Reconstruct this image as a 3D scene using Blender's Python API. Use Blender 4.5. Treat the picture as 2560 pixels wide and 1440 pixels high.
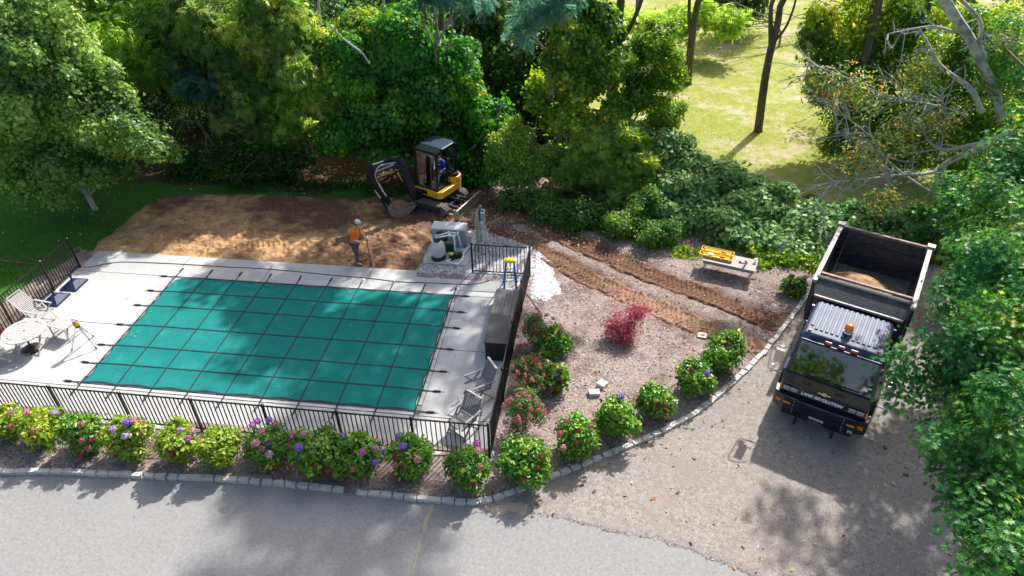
import bpy, bmesh, math, random
import numpy as np
from mathutils import Vector, Matrix, Euler

for _o in list(bpy.data.objects):
    bpy.data.objects.remove(_o)
scn = bpy.context.scene
col = scn.collection
R = math.radians
rng = np.random.default_rng(11)
random.seed(5)

# ------------------------------------------------------------------ camera, world, sun, exposure
cam_data = bpy.data.cameras.new('camera')
cam_data.sensor_width = 36.0
cam_data.lens = 24.609
cam_data.clip_end = 600
cam = bpy.data.objects.new('camera', cam_data)
cam.matrix_world = Matrix(((0.99117, -0.06410, 0.11612, 14.25246), (0.13148, 0.59000, -0.79662, -17.83895), (-0.01745, 0.80485, 0.59322, 13.81332), (0.00000, 0.00000, 0.00000, 1.00000)))
col.objects.link(cam)
scn.camera = cam

SUN_AZ, SUN_EL = 27.0, 45.0
world = bpy.data.worlds.new('World')
scn.world = world
world.use_nodes = True
wn = world.node_tree
wn.nodes.clear()
wo = wn.nodes.new('ShaderNodeOutputWorld')
wb = wn.nodes.new('ShaderNodeBackground')
sk = wn.nodes.new('ShaderNodeTexSky')
sk.sky_type = 'NISHITA'
sk.sun_disc = False
sk.sun_elevation = R(SUN_EL)
sk.sun_rotation = R(SUN_AZ)
sk.air_density = 1.0
sk.dust_density = 4.0
sk.ozone_density = 0.0
wb.inputs['Strength'].default_value = 0.125
wn.links.new(sk.outputs[0], wb.inputs['Color'])
wn.links.new(wb.outputs[0], wo.inputs['Surface'])

sun_data = bpy.data.lights.new('sun', 'SUN')
sun_data.energy = 4.1
sun_data.angle = R(0.9)
sun_data.color = (1.0, 0.965, 0.905)
sun = bpy.data.objects.new('sun', sun_data)
sun_dir = Vector((math.sin(R(SUN_AZ)) * math.cos(R(SUN_EL)), math.cos(R(SUN_AZ)) * math.cos(R(SUN_EL)), math.sin(R(SUN_EL))))
sun.rotation_euler = sun_dir.to_track_quat('Z', 'Y').to_euler()
sun.location = (20, 30, 40)
col.objects.link(sun)

scn.view_settings.view_transform = 'Standard'
scn.view_settings.look = 'None'
scn.view_settings.gamma = 1.0
scn.view_settings.use_curve_mapping = False
scn.view_settings.exposure = 0.90

# ------------------------------------------------------------------ materials
_mats = {}
def mat(name, c, rough=0.6, metal=0.0, c2=None, nscale=8.0, bump=0.0, bscale=60.0, spec=0.5, coat=0.0, detail=6.0,
        lo=0.35, hi=0.65, c3=None, n3=1.5, stretch=None, trans=0.0, lo3=0.45, hi3=0.6, nr=0.65, nr3=0.6):
    if name in _mats:
        return _mats[name]
    m = bpy.data.materials.new(name)
    m.use_nodes = True
    nt = m.node_tree
    b = nt.nodes['Principled BSDF']
    b.inputs['Base Color'].default_value = (*c, 1)
    b.inputs['Roughness'].default_value = rough
    b.inputs['Metallic'].default_value = metal
    b.inputs['Specular IOR Level'].default_value = spec
    b.inputs['Coat Weight'].default_value = coat
    tc = nt.nodes.new('ShaderNodeTexCoord')
    src = tc.outputs['Object']
    if stretch:
        mp = nt.nodes.new('ShaderNodeMapping')
        mp.inputs['Scale'].default_value = stretch
        nt.links.new(src, mp.inputs['Vector'])
        src = mp.outputs['Vector']
    if c2:
        n = nt.nodes.new('ShaderNodeTexNoise')
        n.inputs['Scale'].default_value = nscale
        n.inputs['Detail'].default_value = detail
        n.inputs['Roughness'].default_value = nr
        nt.links.new(src, n.inputs['Vector'])
        r = nt.nodes.new('ShaderNodeValToRGB')
        r.color_ramp.elements[0].position = lo
        r.color_ramp.elements[1].position = hi
        r.color_ramp.elements[0].color = (*c, 1)
        r.color_ramp.elements[1].color = (*c2, 1)
        nt.links.new(n.outputs['Fac'], r.inputs['Fac'])
        outc = r.outputs['Color']
        if c3:
            n2 = nt.nodes.new('ShaderNodeTexNoise')
            n2.inputs['Scale'].default_value = n3
            n2.inputs['Detail'].default_value = 5
            n2.inputs['Roughness'].default_value = nr3
            nt.links.new(src, n2.inputs['Vector'])
            mr = nt.nodes.new('ShaderNodeMapRange')
            mr.inputs['From Min'].default_value = lo3
            mr.inputs['From Max'].default_value = hi3
            nt.links.new(n2.outputs['Fac'], mr.inputs['Value'])
            mx = nt.nodes.new('ShaderNodeMix')
            mx.data_type = 'RGBA'
            nt.links.new(mr.outputs['Result'], mx.inputs['Factor'])
            nt.links.new(outc, mx.inputs['A'])
            mx.inputs['B'].default_value = (*c3, 1)
            outc = mx.outputs['Result']
        nt.links.new(outc, b.inputs['Base Color'])
    if bump:
        n = nt.nodes.new('ShaderNodeTexNoise')
        n.inputs['Scale'].default_value = bscale
        n.inputs['Detail'].default_value = 4
        nt.links.new(src, n.inputs['Vector'])
        bp = nt.nodes.new('ShaderNodeBump')
        bp.inputs['Strength'].default_value = bump
        bp.inputs['Distance'].default_value = 0.02
        nt.links.new(n.outputs['Fac'], bp.inputs['Height'])
        nt.links.new(bp.outputs['Normal'], b.inputs['Normal'])
    _mats[name] = m
    return m

def leaf_mat(name, stops, rough=0.45, trans=0.35, spec=0.4, tint=2.0):
    """colour of each leaf from its own 'tone' attribute; thin translucent sheet"""
    if name in _mats:
        return _mats[name]
    m = bpy.data.materials.new(name)
    m.use_nodes = True
    nt = m.node_tree
    b = nt.nodes['Principled BSDF']
    out = nt.nodes['Material Output']
    at = nt.nodes.new('ShaderNodeAttribute')
    at.attribute_name = 'tone'
    r = nt.nodes.new('ShaderNodeValToRGB')
    cr = r.color_ramp
    while len(cr.elements) < len(stops):
        cr.elements.new(0.5)
    for e, (p, c) in zip(cr.elements, stops):
        e.position = p
        e.color = (*c, 1)
    nt.links.new(at.outputs['Fac'], r.inputs['Fac'])
    nt.links.new(r.outputs['Color'], b.inputs['Base Color'])
    b.inputs['Roughness'].default_value = rough
    b.inputs['Specular IOR Level'].default_value = spec
    if trans:
        t = nt.nodes.new('ShaderNodeBsdfTranslucent')
        hs = nt.nodes.new('ShaderNodeHueSaturation')
        hs.inputs['Hue'].default_value = 0.485
        hs.inputs['Saturation'].default_value = 1.05
        hs.inputs['Value'].default_value = tint
        nt.links.new(r.outputs['Color'], hs.inputs['Color'])
        nt.links.new(hs.outputs['Color'], t.inputs['Color'])
        mx = nt.nodes.new('ShaderNodeMixShader')
        mx.inputs['Fac'].default_value = trans
        nt.links.new(b.outputs[0], mx.inputs[1])
        nt.links.new(t.outputs[0], mx.inputs[2])
        nt.links.new(mx.outputs[0], out.inputs['Surface'])
    _mats[name] = m
    return m

def glass_mat(name, tintc, tr=0.6, rough=0.03):
    m = bpy.data.materials.new(name)
    m.use_nodes = True
    nt = m.node_tree
    nt.nodes.remove(nt.nodes['Principled BSDF'])
    out = nt.nodes['Material Output']
    t = nt.nodes.new('ShaderNodeBsdfTransparent')
    t.inputs['Color'].default_value = (*[x * tr for x in tintc], 1)
    g = nt.nodes.new('ShaderNodeBsdfGlossy')
    g.inputs['Roughness'].default_value = rough
    f = nt.nodes.new('ShaderNodeFresnel')
    f.inputs['IOR'].default_value = 2.2 if 'windscreen' in name else 1.6
    mx = nt.nodes.new('ShaderNodeMixShader')
    nt.links.new(f.outputs[0], mx.inputs['Fac'])
    nt.links.new(t.outputs[0], mx.inputs[1])
    nt.links.new(g.outputs[0], mx.inputs[2])
    nt.links.new(mx.outputs[0], out.inputs['Surface'])
    return m

# ------------------------------------------------------------------ mesh helpers
class MB:
    def __init__(self):
        self.v = []; self.f = []; self.M = None
    def add(self, vs, fs):
        o = len(self.v)
        if self.M is not None:
            vs = [tuple(self.M @ Vector(p)) for p in vs]
        self.v += [tuple(p) for p in vs]
        self.f += [tuple(i + o for i in f) for f in fs]
        return self
    def box(self, c, s, rz=0, rx=0, ry=0):
        sx, sy, sz = s[0] / 2, s[1] / 2, s[2] / 2
        m = Matrix.Translation(Vector(c)) @ Euler((rx, ry, rz)).to_matrix().to_4x4()
        vs = [m @ Vector((x * sx, y * sy, z * sz)) for z in (-1, 1) for y in (-1, 1) for x in (-1, 1)]
        return self.add(vs, [(0, 2, 3, 1), (4, 5, 7, 6), (0, 1, 5, 4), (2, 6, 7, 3), (0, 4, 6, 2), (1, 3, 7, 5)])
    def bar(self, p, q, w, h=None, up=(0, 0, 1)):
        """rectangular bar from p to q"""
        h = h or w
        p, q = Vector(p), Vector(q)
        d = (q - p).normalized()
        u = Vector(up)
        if abs(d.dot(u)) > 0.97:
            u = Vector((1, 0, 0))
        s = d.cross(u).normalized(); u = s.cross(d)
        vs = [c + s * (a * w / 2) + u * (b * h / 2) for c in (p, q) for a, b in ((-1, -1), (1, -1), (1, 1), (-1, 1))]
        return self.add(vs, [(0, 3, 2, 1), (4, 5, 6, 7), (0, 1, 5, 4), (1, 2, 6, 5), (2, 3, 7, 6), (3, 0, 4, 7)])
    def tube(self, pts, r, n=8, cap=True):
        pts = [Vector(p) for p in pts]
        rs = r if isinstance(r, (list, tuple)) else [r] * len(pts)
        vs = []; fs = []
        ref = None
        for i, p in enumerate(pts):
            a = pts[max(i - 1, 0)]; b = pts[min(i + 1, len(pts) - 1)]
            d = (b - a).normalized()
            if ref is None:
                ref = Vector((0, 0, 1)) if abs(d.z) < 0.9 else Vector((1, 0, 0))
            s = d.cross(ref)
            if s.length < 1e-4:
                s = d.cross(Vector((0, 1, 0)))
            s.normalize(); u = s.cross(d).normalized(); ref = u
            for k in range(n):
                t = 2 * math.pi * k / n
                vs.append(p + (s * math.cos(t) + u * math.sin(t)) * rs[i])
        for i in range(len(pts) - 1):
            for k in range(n):
                a = i * n + k; b = i * n + (k + 1) % n
                fs.append((a, b, b + n, a + n))
        if cap:
            fs.append(tuple(range(n))[::-1]); o = (len(pts) - 1) * n
            fs.append(tuple(range(o, o + n)))
        return self.add(vs, fs)
    def cyl(self, c, r, h, n=16, r2=None):
        c = Vector(c)
        return self.tube([c, c + Vector((0, 0, h))], [r, r if r2 is None else r2], n)
    def lathe(self, prof, c=(0, 0, 0), n=20, sx=1, sy=1):
        vs = []; fs = []
        for (r, z) in prof:
            for k in range(n):
                t = 2 * math.pi * k / n
                vs.append((c[0] + r * math.cos(t) * sx, c[1] + r * math.sin(t) * sy, c[2] + z))
        for i in range(len(prof) - 1):
            for k in range(n):
                a = i * n + k; b = i * n + (k + 1) % n
                fs.append((a, b, b + n, a + n))
        fs.append(tuple(range(n))[::-1]); o = (len(prof) - 1) * n
        fs.append(tuple(range(o, o + n)))
        return self.add(vs, fs)
    def prism(self, poly, a, b, axis='z'):
        """polygon extruded from a to b; axis x: poly=(y,z); y: poly=(x,z); z: poly=(x,y)"""
        n = len(poly); vs = []
        for t in (a, b):
            for (p, q) in poly:
                vs.append({'z': (p, q, t), 'x': (t, p, q), 'y': (p, t, q)}[axis])
        fs = [tuple(range(n))[::-1], tuple(range(n, 2 * n))]
        for k in range(n):
            fs.append((k, (k + 1) % n, (k + 1) % n + n, k + n))
        return self.add(vs, fs)
    def mesh(self, name, m=None, smooth=False):
        me = bpy.data.meshes.new(name)
        me.from_pydata(self.v, [], self.f)
        me.validate()
        bm = bmesh.new(); bm.from_mesh(me)
        bmesh.ops.recalc_face_normals(bm, faces=bm.faces)
        bm.to_mesh(me); bm.free()
        if m: me.materials.append(m)
        if smooth:
            me.polygons.foreach_set('use_smooth', [True] * len(me.polygons))
        me.update()
        return me
    def build(self, name, m, parent=None, smooth=False, bevel=0, loc=None, seg=2):
        o = bpy.data.objects.new(name, self.mesh(name, m, smooth))
        return link(o, parent, bevel, loc, smooth, seg)

def link(o, parent=None, bevel=0, loc=None, smooth=False, seg=2):
    col.objects.link(o)
    if parent: o.parent = parent
    if loc is not None: o.location = loc
    if bevel:
        b = o.modifiers.new('bevel', 'BEVEL')
        b.width = bevel; b.segments = seg; b.limit_method = 'ANGLE'; b.angle_limit = R(35)
        if hasattr(b, 'harden_normals'): b.harden_normals = False
    return o

def tag(o, label=None, cat=None, group=None, kind=None):
    if label: o['label'] = label
    if cat: o['category'] = cat
    if group: o['group'] = group
    if kind: o['kind'] = kind
    return o

def thing(name, label, cat, loc=(0, 0, 0), rz=0, group=None, scale=None):
    o = bpy.data.objects.new(name, None)
    o.empty_display_size = 0.1
    col.objects.link(o)
    o.location = loc if len(loc) == 3 else (loc[0], loc[1], 0)
    o.rotation_euler = (0, 0, rz)
    if scale: o.scale = (scale,) * 3
    return tag(o, label, cat, group)

def inst(name, me, parent, loc=(0, 0, 0), rot=(0, 0, 0), scale=(1, 1, 1)):
    o = bpy.data.objects.new(name, me)
    col.objects.link(o)
    o.parent = parent; o.location = loc; o.rotation_euler = rot; o.scale = scale
    return o

def copy_tree(o, parent=None):
    c = o.copy(); col.objects.link(c); c.parent = parent
    for ch in o.children:
        copy_tree(ch, c)
    return c

def np_mesh(name, V, F, m, attr=None, smooth=False):
    """V (n,3), F (m,3|4) numpy"""
    me = bpy.data.meshes.new(name)
    k = F.shape[1]
    me.vertices.add(len(V)); me.vertices.foreach_set('co', np.ascontiguousarray(V, dtype=np.float32).ravel())
    me.loops.add(F.size); me.loops.foreach_set('vertex_index', np.ascontiguousarray(F, dtype=np.int32).ravel())
    me.polygons.add(len(F))
    me.polygons.foreach_set('loop_start', np.arange(0, F.size, k, dtype=np.int32))
    if smooth: me.polygons.foreach_set('use_smooth', np.ones(len(F), dtype=bool))
    me.update(calc_edges=True)
    if attr:
        for an, av in attr.items():
            a = me.attributes.new(an, 'FLOAT', 'POINT'); a.data.foreach_set('value', av.astype(np.float32))
    me.materials.append(m)
    return me

# ------------------------------------------------------------------ numpy noise
_perm = rng.random((256, 256))
def vnoise(x, y):
    xi = np.floor(x).astype(int); yi = np.floor(y).astype(int)
    fx = x - xi; fy = y - yi
    fx = fx * fx * (3 - 2 * fx); fy = fy * fy * (3 - 2 * fy)
    a = _perm[xi & 255, yi & 255]; b = _perm[(xi + 1) & 255, yi & 255]
    c = _perm[xi & 255, (yi + 1) & 255]; d = _perm[(xi + 1) & 255, (yi + 1) & 255]
    return (a * (1 - fx) + b * fx) * (1 - fy) + (c * (1 - fx) + d * fx) * fy
def fbm(x, y, s=1.0, o=4):
    t = 0; amp = 0.5; tot = 0
    for i in range(o):
        t = t + amp * vnoise(x * s + 17.3 * i, y * s + 9.1 * i); tot += amp
        s *= 2.03; amp *= 0.5
    return t / tot            # 0..1
def sd_poly(x, y, poly):
    """positive inside"""
    P = np.array(poly, float); d = np.full(x.shape, 1e9); ins = np.zeros(x.shape, bool)
    for i in range(len(P)):
        a = P[i]; b = P[(i + 1) % len(P)]
        e = b - a; w0 = x - a[0]; w1 = y - a[1]
        t = np.clip((w0 * e[0] + w1 * e[1]) / (e @ e + 1e-12), 0, 1)
        d = np.minimum(d, (w0 - e[0] * t) ** 2 + (w1 - e[1] * t) ** 2)
        c = ((a[1] > y) != (b[1] > y)) & (x < (b[0] - a[0]) * (y - a[1]) / (b[1] - a[1] + 1e-12) + a[0])
        ins ^= c
    d = np.sqrt(d)
    return np.where(ins, d, -d)
def sd_line(x, y, pts):
    """distance, arclength and signed side to a polyline"""
    P = np.array(pts, float); d = np.full(x.shape, 1e9); s = np.zeros(x.shape); sg = np.ones(x.shape); acc = 0
    for i in range(len(P) - 1):
        a = P[i]; e = P[i + 1] - a; L = np.hypot(*e)
        w0 = x - a[0]; w1 = y - a[1]
        t = np.clip((w0 * e[0] + w1 * e[1]) / (L * L), 0, 1)
        dd = np.hypot(w0 - e[0] * t, w1 - e[1] * t)
        m = dd < d
        s = np.where(m, acc + t * L, s); sg = np.where(m, np.sign(e[0] * w1 - e[1] * w0), sg); d = np.where(m, dd, d)
        acc += L
    return d, s, sg
def smooth(pts, it=2):
    P = [np.array(p, float) for p in pts]
    for _ in range(it):
        Q = [P[0]]
        for i in range(len(P) - 1):
            Q += [P[i] * .75 + P[i + 1] * .25, P[i] * .25 + P[i + 1] * .75]
        Q.append(P[-1]); P = Q
    return P

def sheet(name, x0, x1, y0, y1, res, hf, keep, m, attr=None, kind='structure'):
    """height-field sheet: hf(x,y)->z, keep(x,y)->bool on cell corners"""
    nx = int((x1 - x0) / res) + 1; ny = int((y1 - y0) / res) + 1
    X, Y = np.meshgrid(np.linspace(x0, x1, nx), np.linspace(y0, y1, ny))
    K = keep(X, Y)
    Z = hf(X, Y)
    idx = np.arange(nx * ny).reshape(ny, nx)
    q = K[:-1, :-1] | K[1:, :-1] | K[:-1, 1:] | K[1:, 1:]
    F = np.stack([idx[:-1, :-1][q], idx[:-1, 1:][q], idx[1:, 1:][q], idx[1:, :-1][q]], 1)
    used = np.unique(F); mp = -np.ones(nx * ny, int); mp[used] = np.arange(len(used))
    V = np.stack([X.ravel(), Y.ravel(), Z.ravel()], 1)[used]
    at = {k: f(X, Y).ravel()[used] for k, f in attr.items()} if attr else None
    me = np_mesh(name, V, mp[F], m, at, True)
    o = bpy.data.objects.new(name, me)
    col.objects.link(o)
    return tag(o, kind=kind)

# ------------------------------------------------------------------ leaves
def tmpl_diamond(w=0.45, fold=0.12):
    return np.array([(0, 0, 0), (.45, w / 2, fold), (1, 0, -.05), (.45, -w / 2, fold)]), np.array([(0, 2, 1), (0, 3, 2)])
def tmpl_heart():
    return np.array([(0, 0, 0), (.12, .42, .04), (.5, .5, .06), (1, 0, -.08), (.5, -.5, .06), (.12, -.42, .04)]), np.array([(0, 3, 2), (0, 2, 1), (0, 4, 3), (0, 5, 4)])
def tmpl_oval(w=0.55):
    return np.array([(0, 0, 0), (.3, w / 2, .07), (.7, w / 2.3, .06), (1, 0, -.08), (.7, -w / 2.3, .06), (.3, -w / 2, .07)]), np.array([(0, 3, 2), (0, 2, 1), (0, 4, 3), (0, 5, 4)])
def tmpl_oak():
    s = [(0, 0), (.22, .10), (.25, .30), (.36, .12), (.50, .42), (.58, .14), (.80, .34), (.80, .10), (1, 0)]
    v = [(x, y, .10 * y) for x, y in s] + [(x, -y, .10 * y) for x, y in s[1:-1]] + [(.5, 0, -.03)]
    n = len(s); m = len(v) - 1; f = []
    top = list(range(n)); bot = [0] + list(range(n, m)) + [n - 1]
    for i in range(n - 1):
        f.append((m, top[i + 1], top[i])); f.append((m, bot[i], bot[i + 1]))
    return np.array(v), np.array(f)
def tmpl_maple():
    a = [(0, 0), (.1, .35), (.35, .5), (.45, .25), (.8, .3), (1, 0)]
    v = [(x, y, .05) for x, y in a] + [(x, -y, .05) for x, y in a[1:-1]] + [(.4, 0, -.03)]
    m = len(v) - 1; top = list(range(6)); bot = [0] + [6, 7, 8, 9] + [5]; f = []
    for i in range(5):
        f.append((m, top[i + 1], top[i])); f.append((m, bot[i], bot[i + 1]))
    return np.array(v), np.array(f)
def tmpl_frond(n=7):
    """compound leaf: pairs of leaflets along a drooping stalk"""
    v = []; f = []
    for i in range(n):
        x = .12 + .8 * i / n; z = -.25 * x * x
        for s in (-1, 1):
            o = len(v); L = .30 * math.sin(math.pi * (0.25 + .65 * (1 - i / n)))
            dx, dy = .45 * L, s * L
            v += [(x, 0, z), (x + dx * .5 - .035, dy * .5, z + .01), (x + dx, dy, z - .04), (x + dx * .5 + .035, dy * .5, z + .01)]
            f += [(o, o + 1, o + 2), (o, o + 2, o + 3)]
    return np.array(v), np.array(f)
def tmpl_spray(n=6, L=.7, w=.13):
    """twig tip with lance leaves fanned round it"""
    v = []; f = []
    for i in range(n):
        a = (i - (n - 1) / 2) / n * 2.6; x = .30 - abs(a) * .1
        o = len(v); c, s = math.cos(a), math.sin(a)
        for (p, q, z) in ((0, 0, 0), (.5 * L, w / 2, .04), (L, 0, -.10), (.5 * L, -w / 2, .04)):
            v.append((x + p * c - q * s, p * s + q * c, z))
        f += [(o, o + 2, o + 1), (o, o + 3, o + 2)]
    return np.array(v), np.array(f)

def leaf_mesh(name, P, N, S, tone, tmpl, m, rot=None):
    tv, tf = tmpl
    n = len(P); k = len(tv)
    N = N / (np.linalg.norm(N, axis=1, keepdims=True) + 1e-9)
    D = rng.normal(size=(n, 3)) if rot is None else rot + rng.normal(size=(n, 3)) * .35
    D -= N * (D * N).sum(1, keepdims=True)
    D /= np.linalg.norm(D, axis=1, keepdims=True) + 1e-9
    B = np.cross(N, D)
    V = P[:, None, :] + S[:, None, None] * (tv[None, :, 0:1] * D[:, None] + tv[None, :, 1:2] * B[:, None] + tv[None, :, 2:3] * N[:, None])
    F = (tf[None] + (np.arange(n) * k)[:, None, None]).reshape(-1, 3)
    return np_mesh(name, V.reshape(-1, 3), F, m, {'tone': np.repeat(tone, k)})

def clumps(blobs, nc, nl, cr, shell=(0.72, 1.02), flat=0.55, up=0.5, facing=None, rough=0.12):
    """leaf positions: nc twig clumps near the surface of ellipsoid blobs, nl leaves in each.
    blobs: (x,y,z,rx,ry,rz)"""
    Bl = np.array(blobs, float)
    area = (Bl[:, 3] * Bl[:, 4] * Bl[:, 5]) ** (2 / 3)
    bi = rng.choice(len(Bl), nc, p=area / area.sum())
    d = rng.normal(size=(nc, 3)); d /= np.linalg.norm(d, axis=1, keepdims=True)
    if facing is not None:
        fl = (d @ np.array(facing)) < -0.35
        d[fl] *= -1
    rr = rng.uniform(*shell, nc) + rng.normal(0, rough, nc) * .5
    C = Bl[bi, :3] + d * Bl[bi, 3:] * rr[:, None]
    nrm = d / Bl[bi, 3:]; nrm /= np.linalg.norm(nrm, axis=1, keepdims=True)
    nrm = nrm + np.array([0, 0, up]); nrm /= np.linalg.norm(nrm, axis=1, keepdims=True)
    crs = cr * rng.uniform(.6, 1.35, nc)
    O = rng.normal(size=(nc, nl, 3)) * crs[:, None, None] * .5
    along = (O * nrm[:, None]).sum(2, keepdims=True)
    O -= nrm[:, None] * along * (1 - flat)
    dist2 = (O ** 2).sum(2, keepdims=True)
    O -= nrm[:, None] * dist2 / (crs[:, None, None] + 1e-6) * .45
    P = (C[:, None] + O).reshape(-1, 3)
    Nn = (nrm[:, None] + O * .6 / crs[:, None, None] + rng.normal(size=O.shape) * .38).reshape(-1, 3)
    ct = np.repeat(rng.random(nc), nl)
    outd = (O / (np.linalg.norm(O, axis=2, keepdims=True) + 1e-6)).reshape(-1, 3)
    return P, Nn, ct, outd

# ------------------------------------------------------------------ the setting: ground
CURB = [(-2.593, -8.682),(-0.096, -8.362),(1.407, -8.184),(2.955, -8.087),(4.485, -7.991),(5.667, -7.899),(7.700, -7.872),(8.996, -7.894),(9.884, -7.903),(10.871, -7.888),(11.570, -7.883),(12.062, -7.802),(12.483, -7.559),(13.245, -7.095),(14.051, -6.576),(14.888, -6.037),(15.647, -5.517),(16.519, -4.925),(17.402, -4.121),(18.241, -3.090),(19.111, -1.998),(20.195, -0.266),(21.215, 1.474),(21.887, 2.517)]
CURB = [tuple(p) for p in smooth(CURB, 1)]
BED = [(-14, -6.2), (-14, -8.1)] + CURB + [(24.6, 4.2), (22, 5.6), (19.5, 5.6), (17, 6.2), (14.5, 7.8), (12.5, 8.6), (9.5, 8.4), (8.2, 4.6), (8.2, 0.9), (11.9, 0.9), (11.9, -6.2)]
TRACK_A = smooth([(6.832, 5.249),(8.584, 4.521),(10.394, 3.793),(11.952, 3.144),(13.016, 2.411),(13.892, 1.609),(14.844, 1.024),(15.750, 0.403),(16.971, -0.348),(18.120, -0.994),(19.059, -1.404)])
TRACK_B = smooth([(8.685, 6.397),(10.027, 6.144),(11.717, 5.291),(13.197, 3.866),(14.387, 3.012),(15.774, 2.096),(17.071, 1.355),(18.298, 0.746),(19.208, 0.100),(19.808, -0.309)])
DIRT = [(-3.852, 0.283),(-4.026, 0.980),(-4.036, 2.341),(-3.967, 3.832),(-3.811, 4.870),(-2.890, 5.564),(-0.425, 5.880),(2.274, 6.016),(4.650, 5.990),(6.200, 6.412),(7.738, 6.971),(9.317, 7.474),(10.926, 6.624),(12.336, 5.264),(12.906, 3.835),(12.370, 3.294),(11.269, 3.940),(9.871, 4.218),(8.166, 3.616),(8.322, 2.291),(8.192, 1.042),(8.2,1.15),(-3.9,1.15)]
WHITE = [(8.135, 1.275),(8.151, 2.273),(8.147, 3.172),(8.611, 3.662),(9.871, 4.218),(10.865, 3.842),(11.946, 3.196),(12.620, 2.443),(13.099, 1.336),(13.323, 0.460),(12.816, -0.025),(12.192, -0.009),(11.972, 1.215),(11.9,1.0),(8.2,1.0)]
ROADEDGE = [(11.475, -7.984),(12.087, -7.955),(12.801, -8.024),(13.822, -8.074),(15.274, -8.277),(16.493, -8.493),(17.726, -8.882),(18.831, -9.551),(19.666, -10.863)]

m_lawn = mat('lawn_grass', (.030, .105, .014), .9, c2=(.065, .18, .022), nscale=14, bump=.6, bscale=90, c3=(.11, .15, .045), n3=.9, lo3=.56, hi3=.75, spec=.1)
m_far = mat('dry_lawn', (.14, .19, .026), .9, c2=(.34, .35, .085), nscale=2.2, nr=.88, detail=10, bump=.7, bscale=60, c3=(.42, .35, .23), n3=.45, nr3=.8, lo3=.49, hi3=.62, spec=.1)
m_soil = mat('forest_floor', (.045, .03, .018), .95, c2=(.10, .065, .04), nscale=9, bump=.8, bscale=50, spec=.1)
m_mulch = mat('mulch', (.17, .115, .10), .95, c2=(.46, .38, .35), nscale=12, nr=.9, bump=.9, bscale=120, c3=(.17, .12, .10), n3=.9, lo3=.48, hi3=.66, spec=.1)
def soil_mix(m):
    nt = m.node_tree; b = nt.nodes['Principled BSDF']; src = b.inputs['Base Color'].links[0].from_socket
    at = nt.nodes.new('ShaderNodeAttribute'); at.attribute_name = 'soil'
    mx = nt.nodes.new('ShaderNodeMix'); mx.data_type = 'RGBA'
    nt.links.new(at.outputs['Fac'], mx.inputs['Factor']); nt.links.new(src, mx.inputs['A']); mx.inputs['B'].default_value = (.155, .095, .068, 1)
    nt.links.new(mx.outputs['Result'], b.inputs['Base Color'])
soil_mix(m_mulch)
def wash(x, y):
    d = np.minimum(sd_line(x, y, TRACK_A)[0], sd_line(x, y, TRACK_B)[0])
    return np.clip((1.25 - d / .62) + 1.6 * (fbm(x, y, 1.7, 5) - .5), 0, 1) * np.clip((x - 8) / 2, 0, 1)
m_road = mat('asphalt', (.125, .125, .127), .85, c2=(.345, .343, .34), nscale=14, nr=.92, detail=12, bump=.35, bscale=160, c3=(.265, .262, .26), n3=.30, lo3=.5, hi3=.85, spec=.3, lo=.34, hi=.66)
m_gravel = mat('gravel', (.145, .132, .124), .9, c2=(.50, .45, .405), nscale=11, nr=.9, bump=1.0, bscale=90, c3=(.27, .24, .22), n3=.7, lo3=.4, hi3=.68, spec=.2, detail=8, lo=.38, hi=.66)

def dirt_material():
    m = mat('dug_soil', (.50, .31, .155), .95, c2=(.30, .175, .085), nscale=2.2, bump=.8, bscale=45, spec=.12, lo=.4, hi=.62)
    nt = m.node_tree; b = nt.nodes['Principled BSDF']
    src = b.inputs['Base Color'].links[0].from_socket
    at = nt.nodes.new('ShaderNodeAttribute'); at.attribute_name = 'dark'
    mx = nt.nodes.new('ShaderNodeMix'); mx.data_type = 'RGBA'
    nt.links.new(at.outputs['Fac'], mx.inputs['Factor'])
    nt.links.new(src, mx.inputs['A'])
    mx.inputs['B'].default_value = (.150, .080, .052, 1)
    ar = nt.nodes.new('ShaderNodeAttribute'); ar.attribute_name = 'red'
    m2 = nt.nodes.new('ShaderNodeMix'); m2.data_type = 'RGBA'
    nt.links.new(ar.outputs['Fac'], m2.inputs['Factor']); nt.links.new(src, m2.inputs['A']); m2.inputs['B'].default_value = (.29, .175, .12, 1)
    nt.links.new(m2.outputs['Result'], mx.inputs['A'])
    n = nt.nodes.new('ShaderNodeTexNoise'); n.inputs['Scale'].default_value = 22; n.inputs['Detail'].default_value = 10; n.inputs['Roughness'].default_value = .85
    mr = nt.nodes.new('ShaderNodeMapRange'); mr.inputs['From Min'].default_value = .3; mr.inputs['From Max'].default_value = .7
    mr.inputs['To Min'].default_value = .72; mr.inputs['To Max'].default_value = 1.25
    tc = nt.nodes.new('ShaderNodeTexCoord'); nt.links.new(tc.outputs['Object'], n.inputs['Vector'])
    nt.links.new(n.outputs['Fac'], mr.inputs['Value'])
    mm = nt.nodes.new('ShaderNodeVectorMath'); mm.operation = 'SCALE'
    nt.links.new(mx.outputs['Result'], mm.inputs[0]); nt.links.new(mr.outputs['Result'], mm.inputs['Scale'])
    nt.links.new(mm.outputs[0], b.inputs['Base Color'])
    return m
m_dirt = dirt_material()

# base lawn to beyond the horizon of the picture
def hl(x, y): return (fbm(x, y, .35) - .5) * .10 * np.clip((y - 2) / 6, 0, 1) - .004 - .25 * np.clip(np.maximum(sd_poly(x, y, BED), sd_poly(x, y, DIRT)) * 2 - .2, 0, 1)
sheet('lawn', -30, 45, -12, 32, .5, hl, lambda x, y: x > -99, m_lawn)
b = MB(); b.add([(-150, -120, -.09), (160, -120, -.09), (160, 150, -.09), (-150, 150, -.09)], [(0, 1, 2, 3)])
tag(b.build('ground', m_lawn), kind='structure')

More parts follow.
